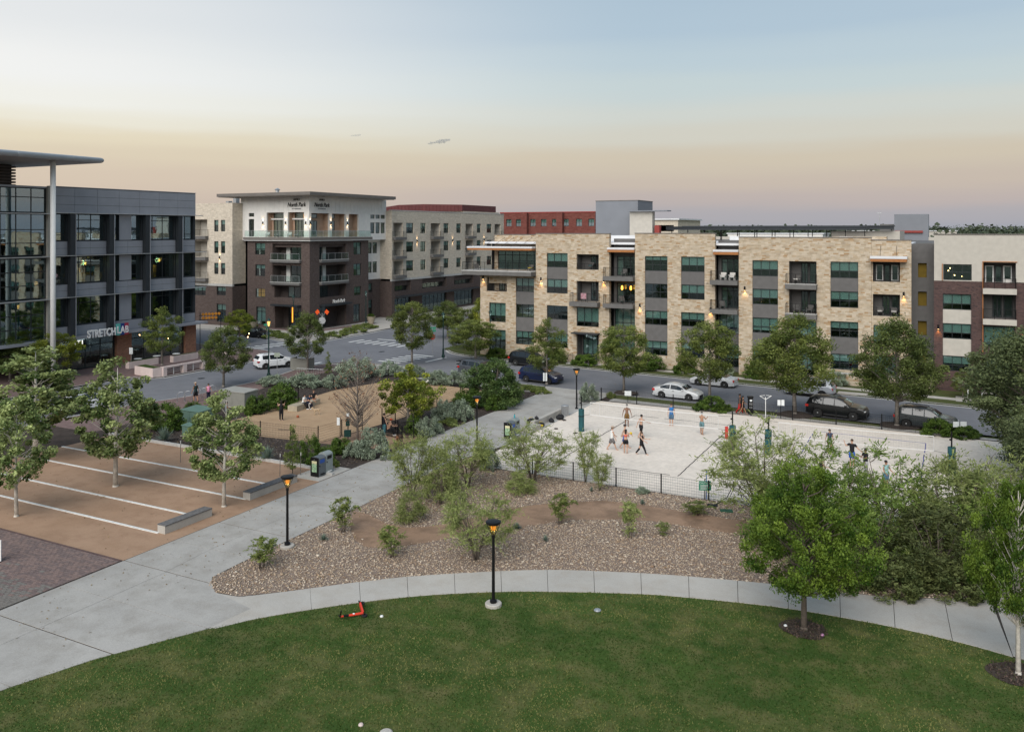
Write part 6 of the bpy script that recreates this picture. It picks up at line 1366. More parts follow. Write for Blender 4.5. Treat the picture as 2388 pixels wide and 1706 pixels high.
for i,(u,v) in enumerate(((-85.3,68.6),(-85.2,71.2),(-84.6,73.6),(-82.8,80.6))):
    o=thing('cafe_table','small round white cafe table on the office patio','table',(u,v,0),0,'patio tables'); ob('table_top',MB().lathe([(.45,.72),(.45,.76)],16),white_met,o); ob('leg',MB().tube([(0,0,.02),(0,0,.72)],.035,6),blackm,o); ob('foot',MB().lathe([(.25,0),(.25,.02)],12),blackm,o)
for i,(u,v,z) in enumerate(((-86.6,69.9,3.35),(-85.6,71.3,3.15),(-84.8,72.6,2.75),(-81.4,79.4,2.2),(-81,82.2,2.5),(-80.2,81.2,2.2))):
    o=thing('string_bulb','bare warm bulb of the patio string lights','bulb',(u,v,z),0,'patio string bulbs'); ob('globe',MB().sph((0,0,0),.06,8,5),bulb,o); ob('cord',MB().tube([(0,0,.05),(0,0,.3),(-.5,-.7,.45)],.008,4),blackm,o)
# trash enclosure and low rail on the street corner
o=thing('enclosure','grey metal trash enclosure on the street corner','enclosure',(*g('c',1850,1260),0),R(8)); ob('panel',MB().box(-1.2,1.2,-.05,.05,0,1.35),ubm,o); ob('panel',MB().box(1.1,1.2,.06,1.2,0,1.35),ubm,o); ob('panel',MB().box(-1.2,-1.1,.06,1.2,0,1.35),ubm,o)
o=thing('low_rail','low pale metal rail round the corner tree','rail',(*g('c',2010,1310),0),R(10)); mb=MB()
for i in range(12): mb.tube([(-1.6+i*.3,0,0),(-1.6+i*.3,0,.5)],.015,4)
mb.tube([(-1.65,0,.5),(1.75,0,.5)],.025,5); ob('railing',mb,alum,o); ob('railing',MB().tube([(1.75,0,.5),(1.75,1.6,.5),(1.75,1.6,0)],.025,5),alum,o)
# signs
def sign(pos,label,h,panels_,pole=blackm,rz=0,pr=.03,name='sign'):
    o=thing(name,label,'sign',(*pos,0),rz); ob('pole',MB().lathe([(pr,0),(pr,h)],6),pole,o)
    for (x,z,w,hh,mat) in panels_: ob('plate',MB().box(x-w/2,x+w/2,-.05,-.035,z-hh/2,z+hh/2),mat,o)
    return o
sgw=M('sign_plate',(.70,.72,.72),.5,.05,5); sgg=M('sign_green',(.03,.22,.13),.5,.06,5); sgr=M('stop_red',(.42,.02,.02),.5,.05,5); cgr=YAW
sign(g('6',2072,528),'white two-panel sign on a post at the promenade mouth',1.45,((-.12,1.0,.16,.85,sgw),(.12,1.0,.16,.85,sgw)),rz=cgr)
sign(g('7',1020,285),'white notice sign on the court fence near the silver sedan',1.15,((0,.85,.62,.45,sgw),),rz=cgr); sign(g('7',2178,408),'white double notice sign on a black post by the court',1.55,((-.16,1.35,.26,.5,sgw),(.16,1.35,.26,.5,sgw)),rz=cgr); sign(g('8',1810,520),'white double notice sign in the dark hedge',1.2,((-.28,1.0,.48,.42,sgw),(.28,1.0,.48,.42,sgw)),rz=cgr)
sign(g('b',1012,1075),'small white and green sign on a pole by the planter',2.3,((0,1.9,.42,.75,sgw),),alum,cgr)
cs=sign(g('7',1603,1022),'green caution sign on black posts at the court fence',1.25,((0,.85,.72,.55,sgg),),rz=cgr)
o=mk('lettering',textmesh('CAUTION',.15,whitep,.004,sx=1.0),cs,(0,-.06,.97)); o.rotation_euler=(R(90),0,0)
for i in range(4): ob('text_line',MB().box(-.28,.2-.03*i,-.056,-.051,.86-i*.07,.89-i*.07),whitep,cs)
ob('blue_post',MB().box(.1,.15,.1,.15,0,1.7),M('post_blue',(.12,.2,.42),.6,.1,5),cs)
st=thing('stop_sign','red stop sign below green street name blades','sign',(-58.6,91.6,0),cgr); ob('pole',MB().lathe([(.03,0),(.03,3.6)],6),alum,st); oc=ob('stop_plate',MB().tube([(0,-.06,2.3),(0,-.035,2.3)],.38,8),sgr,st); l=mk('lettering',textmesh('STOP',.27,whitep,.004),oc,(0,-.065,2.2)); l.rotation_euler=(R(90),0,0)
for z in (2.95,3.3): ob('name_blade',MB().box(-.45,.45,-.02,.02,z,z+.26),sgg,st); 
st=thing('street_sign','green street name sign on a pole at the office corner','sign',(-84.5,89.2,0),cgr); ob('pole',MB().lathe([(.03,0),(.03,3.0)],6),alum,st); ob('name_blade',MB().box(-.45,.45,-.02,.02,2.6,2.9),sgg,st); ob('name_blade',MB().box(-.02,.02,-.4,.4,2.2,2.5),sgg,st)
rw=thing('road_work_sign','back of a grey traffic sign topped by two orange flags','sign',(-82.2,98.2,0),cgr); ob('pole',MB().lathe([(.04,0),(.04,3.7)],6),alum,rw); ob('sign_back',MB().tube([(0,-.03,2.6),(0,-.05,2.6)],.55,8),alum,rw); orf=M('flag_orange',(.75,.09,.01),.6,.05,5)
for s in (-1,1): ob('flag_staff',MB().tube([(0,0,3.1),(s*.75,0,4.2)],.02,4),alum,rw); ob('flag',MB().add([(s*.35,-.02,3.85),(s*.75,-.02,3.45),(s*1.05,-.03,3.9),(s*.65,-.02,4.3),(s*.35,.0,3.85),(s*.75,.0,3.45),(s*1.05,-.01,3.9),(s*.65,.0,4.3)],[(0,1,2,3),(4,5,6,7),(0,1,5,4),(1,2,6,5),(2,3,7,6),(3,0,4,7)]),orf,rw)
sg2=sign(g('c',1490,1365),'back of a pale traffic sign beside the white SUV',2.6,((0,2.4,.6,.45,M('sign_backing',(.30,.34,.27),.6,.05,4)),),alum,cgr)
sign((4.6,74.6),'back of a dark square sign by the live oak',2.6,((0,2.2,.55,.75,slabm),),alum,cgr)
# pay station and square arm stand
ps=thing('pay_station','black parking pay station by the walking couple','pay station',(*g('7',1948,375),0),cgr); b=ob('body',MB().box(-.19,.19,-.16,.16,0,1.45),blackm,ps); ob('screen',MB().box(-.1,.1,-.172,-.163,1.15,1.3),sgw,b); ob('cap',MB().box(-.23,.23,-.2,.2,1.453,1.56),blackm,ps); ob('keypad',MB().box(-.11,.11,-.172,-.163,.8,1.05),alum,b); ob('slot',MB().box(-.11,.11,-.172,-.163,.55,.7),alum,b)
hs=thing('foot_shower','thin white pole with spread arms beside the court fence','shower pole',(*g('7',2063,400),0),cgr); ob('pole',MB().tube([(0,0,0),(0,0,1.75)],.03,6),white_met,hs)
for s in (-1,1): ob('arm',MB().tube([(0,0,1.55),(s*.5,0,1.85)],.025,5),white_met,hs); ob('arm_tip',MB().tube([(s*.5,0,1.85),(s*.05,0,1.9)],.02,5),white_met,hs)
for i in range(4): o=thing('marker_post','thin white marker post on the far sidewalk','marker post',(2.0+i*1.15,89.6,0),0,'white marker posts'); ob('shaft',MB().lathe([(.04,0),(.04,1.1),(.0,1.13)],6),white_met,o); ob('foot',MB().lathe([(.09,0),(.09,.02)],8),blackm,o)
# bag dispenser
bd=thing('bag_dispenser','green dog bag dispenser and bin on a post at the dog run fence','dispenser',(*g('6',733,895),0),cgr); ob('pole',MB().lathe([(.04,0),(.04,2.1)],6),blackm,bd); ob('bag_box',MB().box(-.14,.14,-.16,-.042,1.15,1.7),greenm,bd); ob('waste_bin',MB().box(-.25,.25,-.3,-.042,.35,.85),greenm,bd); ob('plate',MB().box(-.1,.1,-.06,-.045,1.85,2.1),sgw,bd)
sign(g('6',680,872),'white notice back beside the dog bag dispenser',1.55,((-.14,1.25,.22,.6,sgw),),rz=cgr)
# small ground items
ballm=M('ball_orange',(.36,.10,.045),.7,.1,8); o=thing('basketball','worn orange basketball on the dog run ground','ball',(*g('dog',1175,995),.0)); ob('ball',MB().sph((0,0,.12),.12,14,9),ballm,o,smooth=True); ob('seam',MB().tube([(.122*math.cos(R(t)),.122*math.sin(R(t)),.12) for t in range(0,361,20)],.004,4),blackm,o)
stk=tag(ob('stick',MB().tube([(-.5,0,.03),(-.1,.05,.05),(.3,.25,.04),(.6,.3,.03)],[.03,.03,.025,.015],6),bark,None,(*g('dog',870,1255),.012)),'bent brown stick lying in the dog run','stick')
for k,x,y,l in (('5',1265,895,'thin rust stake at the end of the court dividers'),('6',270,1140,'thin dark stake leaning by the court bench'),('6',410,1130,'thin dark stake with a pale top near the solar bins'),('5',1355,870,'thin dark stake beside the olive sapling'),('5',1420,880,'thin stake right of the olive sapling')):
    o=thing('stake',l,'stake',(*g(k,x,y),0)); ob('rod',MB().tube([(0,0,0),(.03,0,1.3)],.022,5),bronze,o); ob('rod_tip',MB().tube([(.03,0,1.3),(.034,0,1.5)],.026,5),whitep,o)
o=thing('valve_box','dark green irrigation valve box lid in the gravel','valve box',(*g('7',1765,1112),.03),R(20)); ob('lid',MB().box(-.35,.35,-.22,.22,0,.05),M('lid_green',(.03,.09,.05),.7,.1,5),o); ob('lid_grip',MB().box(-.06,.06,-.02,.02,.05,.06),blackm,o)
o=thing('valve_box','open black valve box with hose in the gravel','valve box',(*g('7',1660,1072),.03),R(20)); ob('lid',MB().box(-.25,.25,-.2,.2,0,.06),blackm,o); ob('rim',MB().box(-.3,.3,-.25,.25,-.01,.02),blackm,o)
a=g('7',1690,1060); b=g('7',1940,1040); pts=[]
tag(ob('hose',MB().tube([(a[0],a[1],.05),(a[0]+.5,a[1]+.5,.35),(a[0]+.85,a[1]+.85,1.15),(a[0]+1.1,a[1]+.9,1.1),(a[0]+1.3,a[1]+.7,.4),(a[0]+1.9,a[1]+.45,.08),(b[0],b[1],.05)],.025,6).tube([(a[0]+.05,a[1],.05),(a[0]+.65,a[1]+.5,.35),(a[0]+.97,a[1]+.85,1.2),(a[0]+1.25,a[1]+.85,.9),(a[0]+1.5,a[1]+.65,.3),(a[0]+2.3,a[1]+.5,.05)],.022,6),blackm),'black garden hose looped over the court fence','hose')
for k,x,y,s,l,m in (('9',1970,1205,.15,'grey round sprinkler cover alone on the lawn',alum),('12',118,812,.08,'pale pink scrap on the lawn foreground',pinkc),('9',540,1246,.07,'small white scrap on the lawn beside the scooter',white_met),('10',692,722,.07,'white disc at the mulch ring edge',white_met),('10',937,785,.07,'pink scrap on the rim of the mulch ring',M('scrap_pink',(.5,.25,.42),.7,.1,5)),('12',285,862,.2,'grey concrete utility lid in the lawn foreground',conc2)):
    o=thing('sprinkler_cover' if s>.14 else 'litter',l,'lid' if s>.14 else 'litter',(*g(k,x,y),.02)); ob('disc',MB().lathe([(s,0),(s*1.05,.03),(s*.8,.06)],12),m,o); ob('centre',MB().lathe([(s*.4,.06),(s*.3,.07)],8),m,o)
for k,x,y,r,l in (('10',815,742,.88,'dark mulch ring round the lawn oak'),('10',2235,1042,.95,'dark mulch ring round the pale-trunked tree'),('7',1000,215,1.2,''),('8',625,360,1.5,''),('8',1365,440,1.5,'')):
    p=g(k,x,y); o=struct('mulch_ring',MB().poly([(p[0]+r*(1+.12*math.sin(3*t+x))*math.cos(t),p[1]+r*(1+.1*math.cos(2*t+y))*math.sin(t),.034) for t in [i*.3927/2 for i in range(32)]]),mulch)
    if l:
        n=500; a=rs.uniform(0,6.28,n); d=np.sqrt(rs.uniform(0,1,n))*r*1.03; P=np.c_[p[0]+np.cos(a)*d,p[1]+np.sin(a)*d,np.full(n,.05)+rs.uniform(0,.04,n)]; V,F=leafquads(P,.11,.6,.35); q=mk('mulch_chips',rawmesh('mulch_chips',V,F,leaf_mat('mulch_chip',(.03,.02,.015),(.09,.06,.045),.0) if 'mulch_chip' not in MATS else MATS['mulch_chip'],rs.uniform(0,1,n))); q['kind']='stuff'; q['label']=l
# white market tent edge and sign edge at the left frame side
tn=thing('shade_canopy','white flat canopy corner at the edge of the plaza','canopy',(-50.5,25.6,0)); ob('canopy_top',MB().box(-3,.45,-1.5,1.5,5.35,5.5),white_met,tn); ob('canopy_edge',MB().box(.453,.5,-1.5,1.5,5.3,5.52),alum,tn); ob('mast',MB().lathe([(.08,0),(.08,5.35)],8,(-1.5,0,0)),white_met,tn)
pb=thing('sign_board','white upright board at the brick plaza edge','sign',(*g('5',-9,1600),0),cgr); ob('board',MB().box(-.5,.12,-.03,.03,.1,1.1),white_met,pb); ob('board_leg',MB().box(-.45,-.4,-.02,.02,0,.1).box(.05,.1,-.02,.02,0,.1),blackm,pb)
# crosswalks and lane marks
def stripes(c,n,dx,dy,w,l,ang,name='crosswalk'):
    mb=MB(); ca,sa=math.cos(ang),math.sin(ang)
    for i in range(n):
        x=c[0]+dx*(i-(n-1)/2); y=c[1]+dy*(i-(n-1)/2)
        mb.add([(x+(a*ca-b*sa),y+(a*sa+b*ca),RZ+.008) for a,b in ((-l/2,-w/2),(l/2,-w/2),(l/2,w/2),(-l/2,w/2))],[(0,1,2,3)])
    o=struct(name,mb,whitep)
stripes((-60.2,88.0),6,.15,1.25,.5,3.4,R(-4)); stripes((-71,98.2),8,1.5,-.15,.5,3.2,R(86)); stripes((-83.8,90.0),6,0.1,1.35,.5,3.2,R(0)); stripes((-70.8,79.4),7,1.5,0,.5,2.8,R(90)); stripes((-56.4,89.0),1,1,1,.4,4.2,R(86),'stop_line'); stripes((-70.5,101.6),1,1,1,.4,8.5,R(-3),'stop_line')
for (u,v) in ((-66.5,91.5),(-72,66)): struct('manhole_cover',MB().lathe([(.4,RZ+.002),(.4,RZ+.012)],16,(u,v,0)),fin)
sheet('corner_crossing',[(-84,93.9),(-80.8,95.6),(-80.5,99),(-82.5,99),(-85,96)],conc2,.009)
sheet('sidewalk',[(-80.6,107),(-82.4,107),(-83.4,170),(-81.4,170)],conc2,.009); sheet('grass_verge',[(-60.3,97),(-57.5,95.2),(-50,93.9),(-55.5,99),(-58,110),(-60.3,110)],verge,.012)
sheet('sidewalk',[(-54,kf(-54)+2.2),(20,kf(20)+2.2),(20,kf(20)+3.5),(-54,kf(-54)+3.5)],conc2,.012); sheet('brick_walk',[(-101,103.3),(-88,103.3),(-86.5,118),(-88.5,118),(-89.9,105),(-101,104.3)],pavem,.01); sheet('sidewalk',[(1,89.0),(14,88.6),(14,91.8),(1,91.8)],conc2,.02)
struct('kerb_inlet',MB().box(-9.3,-6.6,kf(-8)-.05,kf(-8)+.9,-.05,.06),conc2)
sw=thing('seat_wall','pale stone seat wall on the verge behind the street lamp','wall',(-54.5,98.0,0)); ob('wall_block',MB().box(0,3.6,-.25,.25,0,.75),kerbm,sw); ob('wall_cap',MB().box(-.05,3.65,-.3,.3,.753,.83),conc2,sw)
rwl=thing('retaining_wall','low limestone retaining wall before the end of the limestone building','wall',(-6,93.2,0)); ob('wall_block',MB().box(-5,5,-.2,.2,0,1.15),lime,rwl); ob('wall_cap',MB().box(-5.05,5.05,-.25,.25,1.153,1.23),kerbm,rwl)
for u,v,l in ((-99.5,101.8,'large tapered stone planter pot at the brown brick corner'),(-87.4,117.2,'large tapered stone planter pot by the side street')):
    o=thing('planter_pot',l,'planter',(u,v,0)); ob('pot',MB().lathe([(.45,0),(.75,1.2),(.8,1.25),(.7,1.25)],14),sb,o); mk('pot_plant',ARCH['laurel'][3],o,(0,0,1.1)).scale=(.5,.5,.35)
bn=thing('entry_bench','low grey bench before the corner building entry','bench',(-91.5,102.6,0)); ob('seat',MB().box(-1.2,1.2,-.22,.22,.42,.5),kerbm,bn); 
for s in (-1,1): ob('leg',MB().box(s*.9-.12,s*.9+.12,-.2,.2,0,.42),kerbm,bn)
# balcony furniture
wk=M('wicker_grey',(.11,.105,.10),.8,.2,20); cushw=M('cushion_white',(.55,.53,.5),.8,.05,6)
def chair(p,rz,label,mat=wk,cu=None):
    o=thing('patio_chair',label,'chair',p,rz); ob('seat',MB().box(-.3,.3,-.3,.3,.32,.42),mat,o); ob('backrest',MB().box(-.3,.3,.24,.32,.42,.85),mat,o)
    for s in (-1,1):
        ob('armrest',MB().box(s*.3-.035,s*.3+.035,-.3,.3,.56,.61),mat,o)
        for t in (-1,1): ob('leg',MB().box(s*.27-.03,s*.27+.03,t*.27-.03,t*.27+.03,0,.56 if t<0 else .32),mat,o)
    if cu: ob('cushion',MB().box(-.27,.27,-.28,.22,.42,.52),cu,o)
chr_=((-22.1,95.0,10.42,0,'white cushioned patio chair on the upper second niche balcony, left',cushw),(-21.1,95.0,10.42,0,'white cushioned patio chair on the upper second niche balcony, right',cushw),(-22.2,95.0,7.2,R(20),'grey wicker chair on the lower second niche balcony',None),(-14.2,95.3,10.26,R(-20),'grey wicker chair on the upper balcony of the wide limestone block',cushw),(-14.2,94.9,7.13,R(15),'slatted chair on the lower balcony of the wide limestone block, left',None),(-12.8,94.9,7.13,R(-15),'slatted chair on the lower balcony of the wide limestone block, right',None),(-5.9,95.4,7.16,0,'pale chair on the lower end balcony, left',cushw),(-4.6,95.4,7.16,0,'pale chair on the lower end balcony, right',cushw),(5.5,95.2,10.36,R(-10),'white lounge chair on the upper stucco balcony',cushw),(-46.3,95.2,10.82,0,'yellow cushioned sofa chair on the limestone corner terrace',bagy),(-53.6,94.6,10.82,R(60),'dark lounge chair at the terrace corner',None),(-99.3,105.0,14.86,R(30),'white terrace chair before the left penthouse door',cushw),(-97.4,105.0,14.86,R(-30),'pale terrace chair beside the left penthouse door post',cushw),(-94.6,105.0,14.86,R(30),'white terrace chair before the right penthouse door',cushw),(-93.2,105.0,14.86,R(-30),'pale terrace chair beside the penthouse corner',cushw),(-33.9,95.2,10.54,0,'dark patio chair on the upper first niche balcony',None),(-34.2,95.2,7.31,R(30),'dark patio chair on the lower first niche balcony',None),(-38.2,95.4,11.25,0,'teal patio chair in the upper recessed balcony',pad))
for (u,v,z,rz,l,c) in chr_: chair((u,v,z),rz,l,cushw if 'white' in l and c else wk,c)
tw=thing('towel','pink patterned towel hanging over a balcony chair','towel',(-38.7,94.2,7.38)); ob('cloth',MB().box(-.35,.35,-.03,.03,.35,1.05),M('towel_pink',(.5,.14,.19),.8,.3,14,two=(.6,.45,.48)),tw); ob('rack_leg',MB().box(-.3,-.26,-.02,.02,0,.35).box(.26,.3,-.02,.02,0,.35),blackm,tw)
# ---------------------------------------------------------------- cars
cglass=M('car_glass',(.012,.015,.018),.08,.0,1,spec=.8); rimm=M('wheel_rim',(.42,.43,.44),.35,.05,5,metal=.7); tail=M('tail_red',(.40,.015,.012),.3,.05,5); headl=M('head_lamp',(.65,.67,.68),.15,.05,5); plast=M('black_plastic',(.02,.02,.021),.7,.1,6)
PAINT={}
def paint(n,c):
    if n not in PAINT: PAINT[n]=M('paint_'+n,c,.28,.03,.8,coat=.3,spec=.35)
    return PAINT[n]
# stations: x along length (front +), roof z, belt z
TYPES={
 'sedan':dict(L=4.6,W=1.8,wb=2.7,wr=.33,ride=.2,prof=[(-2.3,.86),(-2.22,.98),(-1.75,1.06),(-1.15,1.36),(-.6,1.46),(.1,1.45),(.6,1.30),(1.12,1.0),(1.5,.94),(2.0,.82),(2.25,.66),(2.3,.52)],belt=[(-2.3,.84),(-1.75,.96),(-1.0,.93),(.6,.90),(1.12,.92),(2.0,.76),(2.3,.5)],rear=(-1.75,-1.15),front=(.6,1.12),side=[(-1.5,-.55),(-.47,.85)]),
 'coupe':dict(L=4.7,W=1.82,wb=2.75,wr=.34,ride=.2,prof=[(-2.35,.84),(-2.25,.96),(-1.6,1.03),(-.95,1.30),(-.4,1.38),(.1,1.36),(.55,1.24),(1.1,.97),(1.5,.92),(2.0,.8),(2.28,.66),(2.35,.5)],belt=[(-2.35,.82),(-1.6,.95),(-.9,.93),(.6,.89),(1.1,.9),(2.0,.74),(2.35,.48)],rear=(-1.6,-.95),front=(.55,1.1),side=[(-1.2,-.45),(-.38,.8)]),
 'suv':dict(L=4.65,W=1.88,wb=2.68,wr=.36,ride=.24,prof=[(-2.32,.95),(-2.28,1.12),(-1.98,1.58),(-1.7,1.70),(-.6,1.74),(.1,1.70),(.55,1.55),(1.12,1.16),(1.5,1.10),(2.05,.98),(2.27,.82),(2.32,.6)],belt=[(-2.32,.93),(-1.95,1.14),(-1.0,1.08),(.6,1.04),(1.12,1.06),(2.05,.9),(2.32,.58)],rear=(-2.28,-1.98),front=(.55,1.12),side=[(-1.72,-.95),(-.87,-.08),(0,.82)]),
 'big':dict(L=4.95,W=1.95,wb=2.85,wr=.38,ride=.26,prof=[(-2.47,.98),(-2.43,1.16),(-2.1,1.64),(-1.8,1.75),(-.6,1.80),(.1,1.76),(.6,1.6),(1.2,1.2),(1.6,1.14),(2.2,1.02),(2.42,.86),(2.47,.62)],belt=[(-2.47,.96),(-2.05,1.18),(-1.0,1.12),(.6,1.08),(1.2,1.1),(2.2,.94),(2.47,.6)],rear=(-2.43,-2.1),front=(.6,1.2),side=[(-1.9,-1.05),(-.97,-.12),(-.04,.88)])}
def itp(t,x): return float(np.interp(x,[p[0] for p in t],[p[1] for p in t]))
_wheel={}
def car(kind,pos,rz,col,label,group='cars on the streets',z=RZ,plate=True,name='parked_car'):
    T=TYPES[kind]; L_,W,wb,wr,ride=T['L'],T['W'],T['wb'],T['wr'],T['ride']; h=L_/2
    o=thing(name,label,'car',(*pos,z),rz,group)
    ax=(-wb/2-.02,wb/2+.02)
    xs=sorted(set([-h,h]+list(np.linspace(-h,h,34))+[p[0] for p in T['prof']]+[a+d*wr*1.22 for a in ax for d in (-1,-.97,-.85,-.6,-.3,0,.3,.6,.85,.97,1)]))
    def hw(x): return W/2*(1-.09*max(0,abs(x)/h-.55)**1.3*3.2) if abs(x)<h*.99 else W/2*.78
    def zb(x):
        b=ride+.10*max(0,abs(x)/h-.8)*4
        for a in ax:
            d=abs(x-a)/(wr*1.2)
            if d<1: b=max(b,wr+wr*1.2*math.sqrt(1-d*d)*.98-.02)
        return b
    rows=[]
    for x in xs:
        w=hw(x); t=itp(T['prof'],x); b=itp(T['belt'],x); b=min(b,t-.015); lo=min(zb(x),b-.03); cab=max(0,t-b-.12)
        ins=min(.34,cab*.42)+.05; mid=max(lo+.02,min(b-.06,.62 if kind in('sedan','coupe') else .7))
        rows.append([(x,w*.93,lo),(x,w*.985,max(lo+.01,mid-.12)),(x,w,mid),(x,w*.985,b-.03),(x,w*.955,b),(x,w-ins,t-.05 if cab>.05 else t-.012),(x,w-ins-.12,t-.006),(x,0,t+.01)])
    mb=MB(); m=len(rows[0])
    vs=[p for r in rows for p in r]+[(p[0],-p[1],p[2]) for r in rows for p in r]; n=len(rows)*m; fs=[]
    for i in range(len(rows)-1):
        for k in range(m-1):
            a=i*m+k; fs.append((a,a+m,a+m+1,a+1)); fs.append((n+a,n+a+1,n+a+m+1,n+a+m))
        fs.append((i*m,n+i*m,n+(i+1)*m,(i+1)*m))
    for e in (0,len(rows)-1): fs.append(tuple(e*m+k for k in range(m))+tuple(n+e*m+k for k in range(m-1,-1,-1)))
    body=ob('body',mb.add(vs,fs),col,o,smooth=True)
    body.data.set_sharp_from_angle(angle=R(38)) if hasattr(body.data,'set_sharp_from_angle') else None
    def at(x,k,s=1):
        w=[itp([(r[0][0],r[k][j]) for r in rows],x) for j in (1,2)]; return Vector((x,s*w[0],w[1]))
    # glazing slightly proud of the cabin
    for s in (1,-1):
        for (a,b) in T['side']:
            mb=MB(); st=np.linspace(a,b,5); top=[];bot=[]
            for x in st:
                p=at(x,4,s); q=at(x,5,s); d=q-p
                if d.z<.12: continue
                nrm=Vector((0,s,.25)).normalized()*.012; bot.append(p+d*.08+nrm); top.append(p+d*.88+nrm)
            if len(bot)>1: mb.add(bot+top[::-1],[tuple(range(len(bot)*2))]); ob('window',mb,cglass,o)
        mb=MB().box(-.09,.09,0,.16,0,.13); ob('mirror',mb,col,o,(T['front'][1]-.35,s*W/2*.97-(0 if s>0 else .16),itp(T['belt'],.7)+.02))
        for x in (T['side'][0][0]+.35,T['side'][-1][0]+.3): ob('door_handle',MB().box(x-.1,x+.1,s*W/2-.02,s*W/2+.015,itp(T['belt'],x)-.14,itp(T['belt'],x)-.105),plast,o)
    for nm,(a,b) in (('windshield',T['front']),('rear_window',T['rear'])):
        mb=MB(); vs=[]; 
        sgn=1 if nm=='windshield' else -1
        for x in np.linspace(a+.04,b-.04,4):
            p=at(x,6); w=p.y*1.0+.1; zc=itp(T['prof'],x)
            nr=Vector((sgn*.012,0,.014))
            vs+=[Vector((x,w,zc-.012))+nr,Vector((x,w*.4,zc+.002))+nr,Vector((x,-w*.4,zc+.002))+nr,Vector((x,-w,zc-.012))+nr]
        mb.add(vs,[(i*4+k,i*4+k+1,i*4+k+5,i*4+k+4) for i in range(3) for k in range(3)]); ob(nm,mb,cglass,o)
    key=(kind,)
    if key not in _wheel:
        ty=MB(); n=18; pr=[(wr*.62,-.1),(wr*.93,-.11),(wr,-.07),(wr,.07),(wr*.93,.11),(wr*.62,.1)]
        ty.lathe(pr,n); tm=ty.data('tyre',rubber,False)
        rm=MB().lathe([(wr*.64,.07),(wr*.6,.1),(wr*.55,.06)],n)
        for i in range(5):
            a=2*math.pi*i/5; c,s_=math.cos(a),math.sin(a); rm.add([(c*.05-s_*.05,s_*.05+c*.05,.095),(c*.05+s_*.05,s_*.05-c*.05,.095),(c*wr*.6+s_*.035,s_*wr*.6-c*.035,.1),(c*wr*.6-s_*.035,s_*wr*.6+c*.035,.1)],[(0,1,2,3)])
        rm.lathe([(.06,.06),(.06,.11),(.03,.115)],8); _wheel[key]=(tm,rm.data('rim',rimm))
    for a in ax:
        for s in (1,-1):
            wv=mk('wheel',_wheel[key][0],o,(a,s*(W/2-.13),wr)); wv.rotation_euler=(R(-90*s),0,0); mk('rim',_wheel[key][1],wv)
            ob('arch_liner',MB().lathe([(wr*1.12,-.25),(wr*1.12,.0)],14).data('x',plast) and MB().tube([(a,s*(W/2-.3),wr+.03),(a,s*(W/2-.42),wr+.03)],wr*1.15,14),plast,o)
    f=h; zf=itp(T['prof'],h*.93)
    for s in (1,-1):
        ob('headlight',MB().sph((h*.93,s*W*.36,itp(T['belt'],h*.9)-.08),(.16,.17,.075),8,5),headl,o,smooth=True)
        zt=itp(T['belt'],-h*.95); ob('taillight',MB().box(-h-.02,-h*.9,s*W*.41-.13,s*W*.41+.06,zt-.18,zt+.02),tail,o)
    ob('front_grille',MB().box(h*.965,h+.015,-.45,.45,.32,.55),plast,o); ob('front_bumper',MB().box(h*.93,h+.01,-W*.42,W*.42,ride+.02,.3),plast,o); ob('rear_bumper',MB().box(-h-.02,-h*.95,-W*.42,W*.42,ride+.05,.42),plast if kind in('suv','big') else col,o)
    ob('licence_plate',MB().box(-h-.035,-h-.022,-.16,.16,.62,.75),white_met,o)
    if kind in('suv','big'):
        for s in (1,-1): ob('roof_rail',MB().tube([(-1.6,s*.62,itp(T['prof'],-1.6)+.0),(-1.4,s*.62,itp(T['prof'],-1.4)+.07),(.0,s*.62,itp(T['prof'],0)+.07),(.2,s*.62,itp(T['prof'],.2)+.0)],.022,5),blackm,o); ob('sill_trim',MB().box(-wb/2+.45,wb/2-.45,s*W*.47-.03,s*W*.47+.02,ride-.0,ride+.12),plast,o)
    return o
S_A=math.atan2(-.093,1)
def mid(k,a,b): p=g(k,*a,RZ); q=g(k,*b,RZ); return ((p[0]+q[0])/2,(p[1]+q[1])/2)
silver=paint('silver',(.48,.49,.50)); black=paint('black',(.006,.007,.008)); white=paint('white',(.72,.73,.74)); navy=paint('navy',(.008,.014,.045)); grey=paint('pale_grey',(.36,.38,.41)); dgrey=paint('charcoal',(.035,.042,.045))
car('sedan',(-22.75,78.9+.35),S_A,silver,'silver sedan parked at the kerb beside the court fence')
car('coupe',(-21.3,87.35),math.pi+S_A,silver,'silver convertible parked at the far kerb under a street tree')
car('suv',(-11.7,86.4),math.pi+S_A,grey,'pale grey crossover parked at the far kerb behind a broad tree')
car('big',(-8.2,77.55),S_A,black,'black SUV parked between two broad street trees')
car('suv',(-1.3,76.5),S_A,dgrey,'charcoal crossover parked by the dark hedge',)
car('suv',(-38.1,80.9),S_A,navy,'navy crossover parked near the promenade mouth')
car('big',(-43.9,90.0),S_A,black,'black SUV parked in front of the limestone corner')
car('suv',(-46.0,81.5),S_A,paint('slate',(.06,.065,.075)),'dark grey SUV with a bike rack on its tail')
wsuv=car('suv',(-70.1,75.3),R(62),white,'white SUV with brake lights on at the left street',name='driving_car')
car('suv',(-68.4,49.6),R(84),white,'white car mostly hidden behind the plaza sycamores')
car('sedan',(-92.5,95.4),R(-4),black,'black car parked beyond the office corner')
br=thing('bike_rack_carrier','black bicycle carrier folded on the tail of the dark grey SUV','bike carrier',(-48.5,81.75,.3),S_A); ob('mast',MB().box(-.1,-.02,-.05,.05,0,1.0),blackm,br)
for z in (.95,.6,.25): ob('arm',MB().box(-.45,-.02,-.3,.3,z,z+.06),blackm,br)
